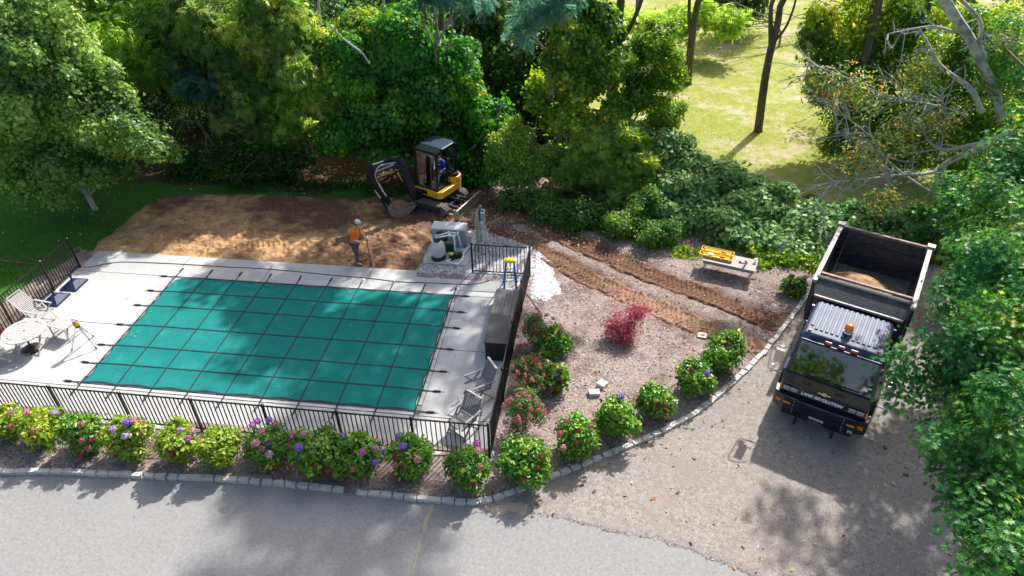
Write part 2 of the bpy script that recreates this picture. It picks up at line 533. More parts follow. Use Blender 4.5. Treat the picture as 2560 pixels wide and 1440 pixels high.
def soft(sd, top, depth=.08, w=.25):
    return -depth + (top + depth) * np.clip(sd / w + .5, 0, 1) ** .7
FAR = [(9, 10.5), (13, 9.6), (18, 7.5), (22, 5.5), (27, 4.5), (40, 6), (60, 50), (4, 60), (4, 16)]
def far_sd(x, y): return sd_poly(x, y, FAR) + (fbm(x, y, .8) - .5) * 1.6
sheet('far_lawn', 2, 62, 3, 62, .45, lambda x, y: soft(far_sd(x, y), .03, .12, .6) + (fbm(x, y, .3) - .5) * .12 + .035 - .3 * np.clip(sd_poly(x, y, BED) * 2, 0, 1), lambda x, y: far_sd(x, y) > -.4, m_far)
FLOOR = [(-22, 6.5), (-8, 6.0), (-3, 6.6), (2, 6.4), (6, 7.0), (9, 8.0), (12.5, 8.0), (15, 7.5), (19, 5.2), (24, 3.8), (30, 1.5), (34, 5), (22, 8.3), (16, 11), (10, 14), (8, 28), (-30, 28)]
def fl_sd(x, y): return sd_poly(x, y, FLOOR) + (fbm(x, y, 1.1) - .5) * 1.4
sheet('forest_floor', -30, 35, 1, 29, .3, lambda x, y: soft(fl_sd(x, y), .05, .10, .7) + (fbm(x, y, .9) - .5) * .1 - .3 * np.clip(sd_poly(x, y, BED) * 1.2, 0, 1), lambda x, y: fl_sd(x, y) > -.5, m_soil)

# asphalt road: one flat sheet
b = MB(); b.add([(-40, -60, .010), (45, -60, .010), (45, -6.6, .010), (15.5, -7.4, .010), (-40, -7.6, .010)], [(0, 1, 2, 3, 4)])
tag(b.build('road', m_road), kind='structure')
# gravel drive under the truck
DRIVE = ROADEDGE + [(33, -16), (36, -6), (30, 1), (27, 3.2), (24.2, 4.6)] + [p for p in CURB[::-1] if p[0] > 11.2]
def dr_sd(x, y): return sd_poly(x, y, DRIVE) + (fbm(x, y, 2.2) - .5) * .35
sheet('gravel_drive', 10.5, 36, -16, 6, .09, lambda x, y: soft(dr_sd(x, y), .034, .05, .2) + (fbm(x, y, 3.5) - .5) * .02, lambda x, y: dr_sd(x, y) > -.15, m_gravel)
# planting bed with its mulch
def bed_sd(x, y): return sd_poly(x, y, BED) + (fbm(x, y, 3) - .5) * .06
def bed_h(x, y):
    h = soft(bed_sd(x, y) + .03, .062, .07, .10) + (fbm(x, y, 1.3) - .5) * .05 + (fbm(x, y, 7) - .5) * .025
    for T in (TRACK_A, TRACK_B):
        d, s, sg = sd_line(x, y, T)
        h = h - .11 * np.exp(-(d / .44) ** 4)
    return h
sheet('mulch_bed', -13, 25, -8.4, 9, .07, bed_h, lambda x, y: bed_sd(x, y) > -.1, m_mulch, {'soil': lambda x, y: wash(x, y) * .9})

# dug-out soil and the ruts of the excavator
def lanes(x, y):
    out = None
    for T, w in ((TRACK_A, .42), (TRACK_B, .40)):
        d, s, sg = sd_line(x, y, T)
        e = w - d
        out = e if out is None else np.maximum(out, e)
    return out
def dirt_sd(x, y):
    n = (fbm(x, y, 1.6) - .5) * .55
    return np.maximum(sd_poly(x, y, DIRT) + n * .8, lanes(x, y) + (fbm(x, y, 3.2, 5) - .5) * .75)
def tread(x, y):
    h = 0 * x
    for T, ph in ((TRACK_A, 0), (TRACK_B, .7)):
        d, s, sg = sd_line(x, y, T)
        w = np.exp(-(d / .29) ** 6)
        h += w * (-.055 + .045 * np.clip(np.sin(2 * np.pi * (s + .35 * d) / .17 + ph + (sg > 0) * 2.4), -.4, .8))
        h += .03 * np.exp(-((d - .40) / .09) ** 2) * (.5 + fbm(x, y, 2.5))
    for ax, ay, bx, by in ((-1.5, 2.2, 3.5, 3.6), (-.6, 3.3, 3.0, 4.6), (.5, 1.9, 5.2, 3.0), (2.5, 4.4, 7.4, 5.2)):
        d, s, sg = sd_line(x, y, [(ax, ay), (bx, by)])
        h += np.exp(-(d / .22) ** 4) * .04 * np.sin(2 * np.pi * (s + .2 * d * sg) / .19) * np.clip(fbm(x, y, 1.2) * 3 - 1.1, 0, 1)
    return h
def dirt_h(x, y):
    sd = dirt_sd(x, y)
    base = soft(sd, .075, .06, .16)
    rough = (fbm(x, y, 2.0) - .5) * .20 + (fbm(x, y, 7, 5) - .5) * .15 + (np.abs(fbm(x, y, 5, 3) - .5)) * -.12
    inpatch = np.clip(sd_poly(x, y, DIRT) / .4, 0, 1)
    h = base + rough * (.14 + .86 * inpatch) + tread(x, y)
    h -= .045 * np.clip(1 - np.abs(y - 1.28) / .5, 0, 1)
    h += .28 * np.exp(-(((x - 7.3) / .9) ** 2 + ((y - 3.3) / .8) ** 2)) * (.7 + .6 * fbm(x, y, 3))
    return h
def dark(x, y):
    n = fbm(x, y, .75, 5)
    d = 1.9 * (n - .50) + .42 * np.clip((x - 1.2) / 5, 0, 1) + .40 * np.clip((y - 3.4) / 1.5, 0, 1) - .22 * np.exp(-(((x - 6.5) / 2.4) ** 2 + ((y - 1.7) / .8) ** 2))
    d -= .35 * np.clip((3.0 - x) / 5, 0, 1) * np.clip((4.6 - y) / 2, 0, 1)
    ls = lanes(x, y); d2 = .42 + 1.2 * (fbm(x, y, .6) - .5) - np.clip((x - 12.4) / 3.5, 0, 1) * .45
    dB = sd_line(x, y, TRACK_B)[0]; d2 = d2 + .5 * (dB < .6)
    f = np.where((ls > -.1) & (x > 8.6), d2, d)
    return np.clip(f * 1.8 + 1.6 * (fbm(x * .6, y * 1.5, 3.0, 5) - .5), 0, 1)
sheet('soil', -5, 20.5, -3.5, 8.4, .036, dirt_h, lambda x, y: (dirt_sd(x, y) > -.12) & ~((y < 1.22) & (x < 8.3)), m_dirt, {'dark': dark, 'red': lambda x, y: np.clip((x - 8.5) / 1.5, 0, 1) * .9})
for nm_, pts_ in (('crack_fill', [(10.827, -7.995),(10.802, -8.220),(10.773, -8.419),(10.790, -8.651),(10.756, -8.895),(10.774, -9.196),(10.780, -9.441),(10.786, -9.821)]),):
    P0 = smooth(pts_, 2); vs = []
    for i, p in enumerate(P0):
        w = (.045 if i < len(P0) * .42 else .014) * (.6 + .8 * random.random()); vs += [(p[0] - w, p[1], .017), (p[0] + w, p[1] + .01, .017)]
    b = MB(); b.add(vs, [(2 * i, 2 * i + 1, 2 * i + 3, 2 * i + 2) for i in range(len(P0) - 1)]); tag(b.build(nm_, mat('crack_sand', (.42, .34, .24), .95, c2=(.30, .25, .19), nscale=30)), kind='structure')
SPILL = [(11.750, -7.929),(12.302, -7.818),(12.757, -7.685),(13.139, -7.718),(12.900, -8.077),(12.439, -8.111),(12.047, -8.004)]
sheet('sand_spill', 10.5, 14.5, -9.5, -6.5, .05, lambda x, y: soft(sd_poly(x, y, SPILL) + (fbm(x, y, 5) - .5) * .35, .042, .05, .2), lambda x, y: sd_poly(x, y, SPILL) > -.25, mat('spill_sand', (.50, .40, .28), .95, c2=(.30, .26, .21), nscale=14, nr=.9))

# white marble chips round the pool equipment
m_wst = mat('white_stone', (.66, .67, .70), .85, c2=(.86, .86, .87), nscale=40, bump=1.0, bscale=90, spec=.2)
m_white2 = mat('white_stone_ground', (.20, .18, .19), .9, c2=(.60, .59, .60), nscale=18, nr=.9, bump=1.0, bscale=90, spec=.2, lo=.36, hi=.56)
def wh_sd(x, y): return sd_poly(x, y, WHITE) + (fbm(x, y, 3) - .5) * .3
sheet('white_gravel', 7.8, 14.5, -.9, 4.5, .06, lambda x, y: soft(wh_sd(x, y), .095, .1, .5) + (fbm(x, y, 8) - .5) * .03, lambda x, y: wh_sd(x, y) > -.15, m_white2)

def scatter(name, n, x0, x1, y0, y1, sdf, hf, size, m, tilt=.5, aspect=.4, zoff=.008, thick=False, dens=None):
    x = rng.uniform(x0, x1, n); y = rng.uniform(y0, y1, n)
    k = sdf(x, y) > .02
    if dens is not None: k &= rng.random(n) < dens(x, y)
    x = x[k]; y = y[k]; n = len(x)
    z = hf(x, y) + zoff
    N = np.stack([rng.normal(0, tilt, n), rng.normal(0, tilt, n), np.ones(n)], 1)
    if thick:
        t = (np.array([(-.5, -.4, 0), (.5, -.35, 0), (.45, .4, 0), (-.45, .35, 0), (0.05, 0, .5)]), np.array([(0, 1, 4), (1, 2, 4), (2, 3, 4), (3, 0, 4)]))
    else:
        t = (np.array([(0, -aspect / 2, 0), (1, -aspect / 2.5, .05), (.95, aspect / 2, 0), (0.05, aspect / 2.2, .05)]), np.array([(0, 1, 2), (0, 2, 3)]))
    me = leaf_mesh(name, np.stack([x, y, z], 1), N, size * rng.uniform(.5, 1.5, n), rng.random(n), t, m)
    o = bpy.data.objects.new(name, me); col.objects.link(o)
    return tag(o, kind='stuff')
m_chip = leaf_mat('wood_chip', [(0, (.07, .035, .026)), (.18, (.20, .13, .11)), (.45, (.46, .38, .36)), (1, (.68, .61, .58))], .9, 0, .1)
def chipd(x, y):
    return np.clip((fbm(x, y, .9) - .25) * 2.6, .15, 1) * (1 - .75 * wash(x, y)) * np.clip((sd_line(x, y, TRACK_A)[0] - .22) * 2.2, .06, 1) * np.clip((sd_line(x, y, TRACK_B)[0] - .20) * 2.0, .06, 1)
scatter('mulch_chips', 150000, -3, 24, -8.2, 7.5, bed_sd, lambda x, y: np.where(dirt_sd(x, y) > -.05, np.maximum(dirt_h(x, y), bed_h(x, y)), bed_h(x, y)), .050, m_chip, .4, .32, .010, dens=chipd)
m_st = leaf_mat('marble_chip', [(0, (.25, .24, .26)), (.35, (.55, .56, .60)), (1, (.76, .76, .77))], .7, 0, .3)
scatter('marble_chips', 42000, 7.9, 14.3, -.8, 4.4, wh_sd, lambda x, y: soft(wh_sd(x, y), .095, .1, .5) + (fbm(x, y, 8) - .5) * .03, .042, m_st, .35, zoff=-.008, thick=True, dens=lambda x, y: np.where(x < 12, .45, 1.0))
scatter('gravel_debris', 5000, 7.9, 12.2, -.8, 4.4, wh_sd, lambda x, y: soft(wh_sd(x, y), .11, .1, .5) + (fbm(x, y, 8) - .5) * .03, .05, leaf_mat('debris', [(0, (.05, .04, .04)), (.5, (.20, .15, .15)), (1, (.42, .34, .34))], .9, 0, .1), .4)
m_gs = leaf_mat('gravel_stone', [(0, (.09, .08, .075)), (.45, (.25, .225, .205)), (.85, (.42, .38, .345)), (1, (.58, .53, .48))], .8, 0, .2)
scatter('gravel_stones', 120000, 12, 30, -14, 4, dr_sd, lambda x, y: .030 + (fbm(x, y, 3.5) - .5) * .02, .027, m_gs, .3, zoff=-.003, thick=True, dens=lambda x, y: np.clip(1.2 - (x - 24) / 10, .2, 1))
# clods on the dug soil
m_cl = leaf_mat('soil_clod', [(0, (.12, .07, .04)), (.5, (.26, .16, .09)), (1, (.50, .33, .17))], .95, 0, .1)
scatter('track_clods', 9000, 9, 20, -2.5, 7, lambda x, y: wash(x, y) - .35, lambda x, y: np.maximum(bed_h(x, y), np.where(dirt_sd(x, y) > -.05, dirt_h(x, y), -1)), .05, leaf_mat('track_clod', [(0, (.08, .045, .03)), (.6, (.20, .12, .08)), (1, (.38, .25, .17))], .95, 0, .1), .4, zoff=-.006, thick=True)
scatter('soil_clods', 7000, -4, 17, 0, 7.5, dirt_sd, dirt_h, .045, m_cl, .4, zoff=-.006, thick=True)

# grass blades on the near lawns
m_bl = leaf_mat('grass_blade', [(0, (.02, .09, .014)), (.5, (.045, .18, .022)), (1, (.12, .27, .04))], .6, .3, .3)
def blades(name, n, x0, x1, y0, y1, ok, h, m):
    x = rng.uniform(x0, x1, n); y = rng.uniform(y0, y1, n)
    k = ok(x, y); x = x[k]; y = y[k]; n = len(x)
    a = rng.uniform(0, 6.28, n); w = rng.uniform(.006, .012, n); L = h * rng.uniform(.5, 1.4, n)
    z = np.zeros(n); c, s = np.cos(a), np.sin(a); lx, ly = rng.normal(0, .45, n) * L, rng.normal(0, .45, n) * L
    V = np.stack([np.stack([x - c * w, y - s * w, z], 1), np.stack([x + c * w, y + s * w, z], 1), np.stack([x + lx, y + ly, L], 1)], 1).reshape(-1, 3)
    me = np_mesh(name, V, np.arange(3 * n).reshape(-1, 3), m, {'tone': np.repeat(np.clip(rng.random(n) * .6 + .4 * fbm(x, y, .7), 0, 1), 3)})
    o = bpy.data.objects.new(name, me); col.objects.link(o); tag(o, kind='stuff')
blades('grass', 130000, -16, 8.5, -5, 8.5, lambda x, y: (dirt_sd(x, y) < .03) & ((x < -4.1) | (y > 1.5)) & (sd_poly(x, y, BED) < 0), .07, m_bl)
m_bl2 = leaf_mat('dry_grass_blade', [(0, (.12, .20, .03)), (.5, (.26, .34, .07)), (1, (.50, .44, .24))], .7, .3, .2)
blades('far_grass', 60000, 12, 33, 7, 30, lambda x, y: (far_sd(x, y) > .1) & (fbm(x, y, .7) < .58), .12, m_bl2)

# dirt strip with low weeds along the left fence
LST = [(-5.3, -8), (-5.2, -3), (-4.9, -.4), (-4.3, 1.3), (-3.5, 1.4), (-3.5, -8)]
def ls_sd(x, y): return sd_poly(x, y, LST) + (fbm(x, y, 3) - .5) * .4
sheet('fence_strip', -6.2, -3.2, -8.2, 2, .07, lambda x, y: soft(ls_sd(x, y), .05, .08, .3) + (fbm(x, y, 4) - .5) * .05, lambda x, y: ls_sd(x, y) > -.15, m_mulch)

# ------------------------------------------------------------------ pool deck
m_conc = mat('concrete', (.37, .37, .368), .8, c2=(.47, .468, .462), nscale=3.0, nr=.88, detail=10, bump=.25, bscale=140, c3=(.36, .362, .365), n3=.5, spec=.3, lo3=.45, hi3=.75)
m_concd = mat('concrete_joint', (.22, .21, .2), .9)
deck = thing('pool_deck', None, None, (0, 0, 0)); deck['kind'] = 'structure'
b = MB(); b.box((4.0, -2.62, -.01), (15.3, 7.7, .10)); b.build('base', m_concd, deck)
slabs = []
xs = [-3.72, -.10, 3.05, 6.62, 9.84, 12.06]
for i in range(5): slabs.append((xs[i], xs[i + 1], .03, 1.29))
xs2 = [-3.72, -.10, 3.2, 6.6, 9.84, 12.06]
for i in range(5): slabs.append((xs2[i], xs2[i + 1], -6.62, -5.33))
for (a, c) in ((-3.72, -.10), (9.84, 12.06)):
    slabs.append((a, c, -2.62, .03)); slabs.append((a, c, -5.33, -2.62))
for (x0, x1, y0, y1) in slabs:
    s = MB(); s.box(((x0 + x1) / 2, (y0 + y1) / 2, .015), (x1 - x0 - .022, y1 - y0 - .022, .09))
    s.build('slab', m_conc, deck, bevel=.006)
# coping round the pool and the dark water under the cover
m_cop = mat('coping_stone', (.42, .41, .40), .75, c2=(.50, .49, .47), nscale=5, bump=.15, bscale=120)
for k in range(9):
    for y in (-.16, -5.14):
        s = MB(); s.box((.54 + k * 1.0822, y, .02), (1.07, .35, .09)); s.build('coping_block', m_cop, deck, bevel=.01)
for k in range(5):
    for x in (.09, 9.65):
        s = MB(); s.box((x, -.82 - k * .915, .02), (.35, .90, .09)); s.build('coping_block', m_cop, deck, bevel=.01)
w = MB(); w.add([(.2, -5.05, .043), (9.5, -5.05, .043), (9.5, -.25, .043), (.2, -.25, .043)], [(0, 1, 2, 3)])
w.build('water', mat('pool_water', (.01, .05, .06), .1), deck)

# ------------------------------------------------------------------ pool cover
m_cov = mat('cover_mesh', (.006, .158, .143), .75, c2=(.012, .19, .174), nscale=1.3, nr=.8, bump=.25, bscale=300, spec=.12, c3=(.04, .27, .24), n3=.9, nr3=.75, lo3=.56, hi3=.8)
m_strap = mat('strap_webbing', (.006, .022, .035), .7)
m_black = mat('black_plastic', (.012, .012, .014), .5)
m_steel = mat('steel', (.55, .56, .58), .35, .9)
UX = [1.08 * u for u in range(10)]; VY = [0, -.84, -1.63, -2.62, -3.59, -4.39, -5.18]
cover = thing('pool_cover', 'teal green mesh safety cover strapped tight over the swimming pool', 'pool cover', (0, 0, .078))
nx, ny = 200, 110
gu, gv = np.meshgrid(np.linspace(0, 9.72, nx), np.linspace(-5.18, 0, ny))
def cell(x, knots):
    k = np.array(knots); i = np.clip(np.searchsorted(k, x) - 1, 0, len(k) - 2)
    return (x - k[i]) / (k[i + 1] - k[i])
fu = cell(gu, UX); fv = cell(gv, VY[::-1])
sag = -.030 * np.sin(np.pi * np.clip(fu, 0, 1)) * np.sin(np.pi * np.clip(fv, 0, 1))
inx = .075 * np.sin(np.pi * np.clip(fv, 0, 1)); iny = .06 * np.sin(np.pi * np.clip(fu, 0, 1))
ex = np.clip(1 - np.minimum(gu, 9.72 - gu) / .9, 0, 1); ey = np.clip(1 - np.minimum(-gv, gv + 5.18) / .7, 0, 1)
X = gu + inx * ex * np.where(gu < 4.86, 1, -1); Y = gv - iny * ey * np.where(gv > -2.59, 1, -1)
edge = np.minimum(np.minimum(gu, 9.72 - gu), np.minimum(-gv, gv + 5.18))
Z = .005 + sag * np.clip(edge / .5, 0.25, 1) + (fbm(gu, gv, 2.5) - .5) * .008 * np.clip(edge / .3, 0, 1) + .028 * np.clip(edge / .6, 0, 1)
idx = np.arange(nx * ny).reshape(ny, nx)
keepq = ~((gu[:-1, :-1] < .30) & (gv[:-1, :-1] > -.22) & (gu[:-1, :-1] * .7 - gv[:-1, :-1] < .21))
F = np.stack([idx[:-1, :-1][keepq], idx[:-1, 1:][keepq], idx[1:, 1:][keepq], idx[1:, :-1][keepq]], 1)
o = bpy.data.objects.new('fabric', np_mesh('fabric', np.stack([X.ravel(), Y.ravel(), Z.ravel()], 1), F, m_cov, None, True)); col.objects.link(o); o.parent = cover
def covz(x, y):
    i = int(round(np.clip(x / 9.72, 0, 1) * (nx - 1))); j = int(round(np.clip((y + 5.18) / 5.18, 0, 1) * (ny - 1)))
    return Z[j, i]
def strap_strip(pts, w, m, name='strap'):
    s = MB(); vs = []; n = len(pts)
    for i, p in enumerate(pts):
        a = Vector(pts[max(0, i - 1)]); c = Vector(pts[min(n - 1, i + 1)]); d = (c - a); d.z = 0; d.normalize()
        q = Vector((-d.y, d.x, 0)) * w / 2; p = Vector(p)
        vs += [p - q, p + q, p + q + Vector((0, 0, -.006)), p - q + Vector((0, 0, -.006))]
    fs = []
    for i in range(n - 1):
        for k in range(4): fs.append((i * 4 + k, i * 4 + (k + 1) % 4, i * 4 + 4 + (k + 1) % 4, i * 4 + 4 + k))
    s.add(vs, fs); return s.build(name, m, cover)
mb = MB(); mb.tube([(0, 0, .012), (.06, 0, .02), (.22, 0, .018)], [.020, .030, .026], 8); sleeve = mb.mesh('spring_sleeve', m_black)
mb = MB(); mb.tube([(0, 0, .015), (.07, .012, .016), (.09, 0, .012), (.07, -.012, .012), (0, 0, .012)], .005, 5); mb.cyl((.085, 0, -.016), .016, .02, 8); hook = mb.mesh('hook', m_steel)
OUT = .30
def ends(x, y, dx, dy, L):
    a = math.atan2(dy, dx) + random.uniform(-.06, .06)
    s = inst('spring_sleeve', sleeve, cover, (x + dx * L, y + dy * L, -.015), (0, 0, a))
    inst('hook', hook, s, (.22, 0, 0))
for x in UX:
    pts = [(x, OUT, -.010), (x, .02, .012)] + [(x, y, covz(x, y) + .009) for y in np.linspace(-.05, -5.13, 40)] + [(x, -5.2, .012), (x, -5.18 - OUT, -.010)]
    strap_strip(pts, .040, m_strap); ends(x, 0, 0, 1, OUT); ends(x, -5.18, 0, -1, OUT)
for y in VY:
    pts = [(-OUT, y, -.010), (-.02, y, .014)] + [(x, y, covz(x, y) + .012) for x in np.linspace(.05, 9.67, 60)] + [(9.74, y, .014), (9.72 + OUT, y, -.010)]
    strap_strip(pts, .040, m_strap); ends(0, y, -1, 0, OUT); ends(9.72, y, 1, 0, OUT)
# border binding along the scalloped rim
rim = [(X[0, i], Y[0, i], Z[0, i] + .006) for i in range(0, nx, 4)]
strap_strip(rim, .04, m_strap, 'binding')
strap_strip([(X[-1, i], Y[-1, i], Z[-1, i] + .006) for i in range(7, nx, 4)], .03, m_strap, 'binding')
strap_strip([(X[j, -1], Y[j, -1], Z[j, -1] + .006) for j in range(0, ny, 3)], .03, m_strap, 'binding')
strap_strip([(X[j, 0], Y[j, 0], Z[j, 0] + .006) for j in range(0, ny - 6, 3)], .03, m_strap, 'binding')

# ------------------------------------------------------------------ cobble kerb
m_cob = mat('granite', (.44, .43, .41), .85, c2=(.66, .65, .63), nscale=7, bump=.6, bscale=60, spec=.25, c3=(.54, .50, .45), n3=2)
kerb = thing('kerb', None, None); kerb['kind'] = 'structure'
cobs = []
for v in range(6):
    rr = random.Random(v); c = MB(); L = .268
    bm = bmesh.new(); bmesh.ops.create_cube(bm, size=1)
    bmesh.ops.subdivide_edges(bm, edges=bm.edges[:], cuts=1, use_grid_fill=True)
    for vv in bm.verts:
        vv.co.x *= L; vv.co.y *= .125; vv.co.z *= .16
        vv.co += Vector((rr.uniform(-.011, .011), rr.uniform(-.010, .010), rr.uniform(-.008, .008)))
    me = bpy.data.meshes.new('cobble'); bm.to_mesh(me); bm.free(); me.materials.append(m_cob); cobs.append(me)
P = np.array(CURB); seg = np.hypot(*(P[1:] - P[:-1]).T); cum = np.concatenate([[0], np.cumsum(seg)])
s = .1; k = 0
while s < cum[-1] - .2:
    px_, py_ = np.interp(s, cum, P[:, 0]), np.interp(s, cum, P[:, 1]); qx, qy = np.interp(s + .05, cum, P[:, 0]), np.interp(s + .05, cum, P[:, 1])
    a = math.atan2(qy - py_, qx - px_)
    if not (8.45 < px_ < 8.95 and k % 2 == 0):
        sc = random.uniform(.88, 1.08)
        inst('cobble', cobs[k % 6], kerb, (px_ + random.uniform(-.008, .008), py_ + random.uniform(-.010, .010), .035 + random.uniform(-.010, .008) - (.03 if 8.2 < px_ < 9.2 else 0)), (random.uniform(-.04, .04), random.uniform(-.03, .03), a + random.uniform(-.035, .035) + (math.pi if k % 3 == 0 else 0)), (sc, 1, 1))
    s += .298; k += 1

# ------------------------------------------------------------------ fences
m_fence = mat('black_aluminium', (.012, .013, .015), .38, .3, spec=.5)
mb = MB(); mb.box((0, 0, .5), (.023, .023, 1)); picket_me = mb.mesh('picket', m_fence)
mb = MB(); mb.box((0, 0, .61), (.058, .058, 1.22)); post_me = mb.mesh('post', m_fence)
mb = MB(); mb.box((0, 0, 0), (.072, .072, .02)); mb.add([(-.036, -.036, .01), (.036, -.036, .01), (.036, .036, .01), (-.036, .036, .01), (0, 0, .035)], [(0, 1, 4), (1, 2, 4), (2, 3, 4), (3, 0, 4)]); cap_me = mb.mesh('cap', m_fence)
def fence(name, label, posts, cat='fence', endpost=True, z0=.06, H=1.17, skip_first=False):
    t = thing(name, label, cat, (posts[0][0], posts[0][1], z0))
    o0 = Vector((posts[0][0], posts[0][1], 0))
    for i, p in enumerate(posts):
        if (i == len(posts) - 1 and not endpost) or (i == 0 and skip_first): continue
        q = Vector((p[0], p[1], 0)) - o0
        po = inst('post', post_me, t, q, (0, 0, 0), (1, 1, H / 1.22 * 1.02))
        inst('cap', cap_me, po, (0, 0, 1.225))
    for i in range(len(posts) - 1):
        a = Vector((posts[i][0], posts[i][1], 0)) - o0; c = Vector((posts[i + 1][0], posts[i + 1][1], 0)) - o0
        d = (c - a).normalized(); L = (c - a).length
        for zz in (H - .015, .10):
            r = MB(); r.bar(a + d * .03 + Vector((0, 0, zz)), c - d * .03 + Vector((0, 0, zz)), .030, .034); r.build('rail', m_fence, t)
        n = max(int(round(L / .118)), 2)
        for k in range(1, n):
            q = a + (c - a) * (k / n)
            inst('picket', picket_me, t, (q.x, q.y, .10), (0, 0, 0), (1, 1, H - .12))
    return t
fence('pool_fence', 'black metal picket fence along the near side of the pool deck behind the hydrangeas', [(11.95, -6.50), (10.05, -6.50), (8.17, -6.50), (6.25, -6.50), (4.33, -6.50), (2.38, -6.50), (.42, -6.50), (-1.53, -6.50), (-3.66, -6.50)])
fence('pool_fence', 'black metal picket fence on the right of the deck beside the storage chests', [(11.97, -6.44), (12.0, -4.53), (12.0, -2.56), (12.03, -.60), (12.07, 1.34)], skip_first=True)
fence('pool_fence', 'short black picket fence panel between pool equipment and blue ladder', [(10.12, 1.34), (12.01, 1.36)], endpost=False)
fence('pool_fence', 'black metal picket fence at the left end of the deck by the umbrella stands', [(-3.70, .20), (-3.70, -1.19), (-3.68, -3.13), (-3.67, -4.9), (-3.67, -6.44)], endpost=False)

# ------------------------------------------------------------------ things on the deck
DZ = .06
m_teak = mat('weathered_teak', (.34, .33, .325), .8, c2=(.46, .455, .445), nscale=6, bump=.3, bscale=50, stretch=(1, 12, 1))
m_grey_wood = mat('grey_wood', (.19, .185, .195), .8, c2=(.30, .29, .285), nscale=6, bump=.3, bscale=60, stretch=(14, 1, 1))
m_navy = mat('dark_blue_plastic', (.014, .026, .07), .55, spec=.3)
m_white = mat('white_paint', (.78, .79, .80), .45)
m_char = mat('charcoal_resin', (.035, .036, .042), .45, c2=(.05, .05, .055), nscale=20)
m_plank = mat('grey_plank', (.13, .12, .12), .65, c2=(.19, .175, .17), nscale=5, stretch=(10, 1, 1))
m_yel = mat('yellow_plastic', (.80, .44, .012), .55, spec=.3)
m_blue = mat('blue_fibreglass', (.01, .10, .42), .45)
m_rust = mat('red_handle', (.24, .06, .03), .6)
m_hose = mat('hose_rubber', (.10, .085, .08), .6)

def umbrella_stand(x, y, label):
    t = thing('umbrella_stand', label, 'umbrella stand', (x, y, DZ), 0)
    b = MB(); b.box((0, 0, .03), (.60, .68, .06)); b.build('plinth', m_navy, t, bevel=.012)
    b = MB(); P = [(-.27, -.31, .06), (.27, -.31, .06), (.27, .31, .06), (-.27, .31, .06), (-.08, -.09, .20), (.08, -.09, .20), (.08, .09, .20), (-.08, .09, .20)]
    b.add(P, [(0, 1, 5, 4), (1, 2, 6, 5), (2, 3, 7, 6), (3, 0, 4, 7), (4, 5, 6, 7)]); b.build('shell', m_navy, t, bevel=.006)
    b = MB(); b.cyl((0, 0, .2), .032, .30, 12); b.build('tube', m_black, t, smooth=False)
    b = MB(); b.tube([(.02, 0, .40), (.10, 0, .40)], .012, 8); b.build('knob', m_black, t)
umbrella_stand(-3.30, -1.66, 'dark blue umbrella stand by the fence nearer the white reclining chair')
umbrella_stand(-3.22, -.82, 'dark blue umbrella stand by the fence farther from the white reclining chair')

def folding_chair(label, x, y, rz, m, back=.70, recl=28, name='folding_chair', group=None):
    """faces local +x; origin under the seat's middle"""
    t = thing(name, label, 'chair', (x, y, DZ), rz)
    W = .50; a = R(recl); bx, bz = -.24, .40
    tx, tz = bx - math.sin(a) * back, bz + math.cos(a) * back
    sl = MB(); sl.box((0, 0, 0), (.035, W - .02, .016)); sme = sl.mesh('seat_slat', m)
    for k in range(10): inst('seat_slat', sme, t, (-.22 + k * .052, 0, .415 + .012 * math.cos(k)), (0, 0, 0))
    for s in (-1, 1):
        b = MB(); b.bar((-.26, s * W / 2, .39), (.28, s * W / 2, .41), .024, .045); b.build('seat_rail', m, t)
        b = MB(); b.bar((bx, s * W / 2, bz), (tx, s * W / 2, tz), .035, .03); b.build('stile', m, t)
        b = MB(); b.bar((.30, s * (W / 2 + .03), 0), (-.20, s * (W / 2 + .03), .62), .026, .045, (0, 1, 0)); b.build('leg', m, t)
        b = MB(); b.bar((-.34, s * (W / 2 + .01), 0), (.22, s * (W / 2 + .01), .60), .026, .045, (0, 1, 0)); b.build('leg', m, t)
        b = MB(); b.bar((-.40, s * (W / 2 + .04), .63), (.26, s * (W / 2 + .04), .625), .060, .026); b.build('armrest', m, t, bevel=.006)
    n = 9
    b = MB(); b.box((0, 0, 0), (.014, .030, back - .10)); bme = b.mesh('back_slat', m)
    for k in range(n):
        yy = -W / 2 + .05 + (W - .10) * k / (n - 1); c = .5
        inst('back_slat', bme, t, (bx + (tx - bx) * c, yy, bz + (tz - bz) * c), (0, -a, 0))
    b = MB(); b.bar((tx, -W / 2 - .015, tz), (tx, W / 2 + .015, tz), .075, .03, (math.sin(a), 0, -math.cos(a))); b.build('top_rail', m, t, bevel=.006)
    b = MB(); b.bar((bx + .01, -W / 2, bz + .04), (bx + .01, W / 2, bz + .04), .05, .025); b.build('lower_rail', m, t)
    b = MB(); b.bar((.22, -W / 2 - .03, .10), (.22, W / 2 + .03, .10), .03, .02); b.build('stretcher', m, t)
    return t
folding_chair('white slatted reclining armchair with its back to the left fence', -2.86, -2.80, R(-8), m_teak, .78, 42, 'reclining_chair')
folding_chair('white slatted armchair in front of the round table at the photo\'s left edge', -2.95, -4.72, R(62), m_teak, .62, 25)
folding_chair('grey wooden folding armchair facing the pool, standing next to the dark storage chest', 11.30, -4.42, R(215), m_grey_wood, .66, 20)
folding_chair('grey wooden folding armchair in the near right corner of the deck', 11.12, -5.72, R(238), m_grey_wood, .62, 24)
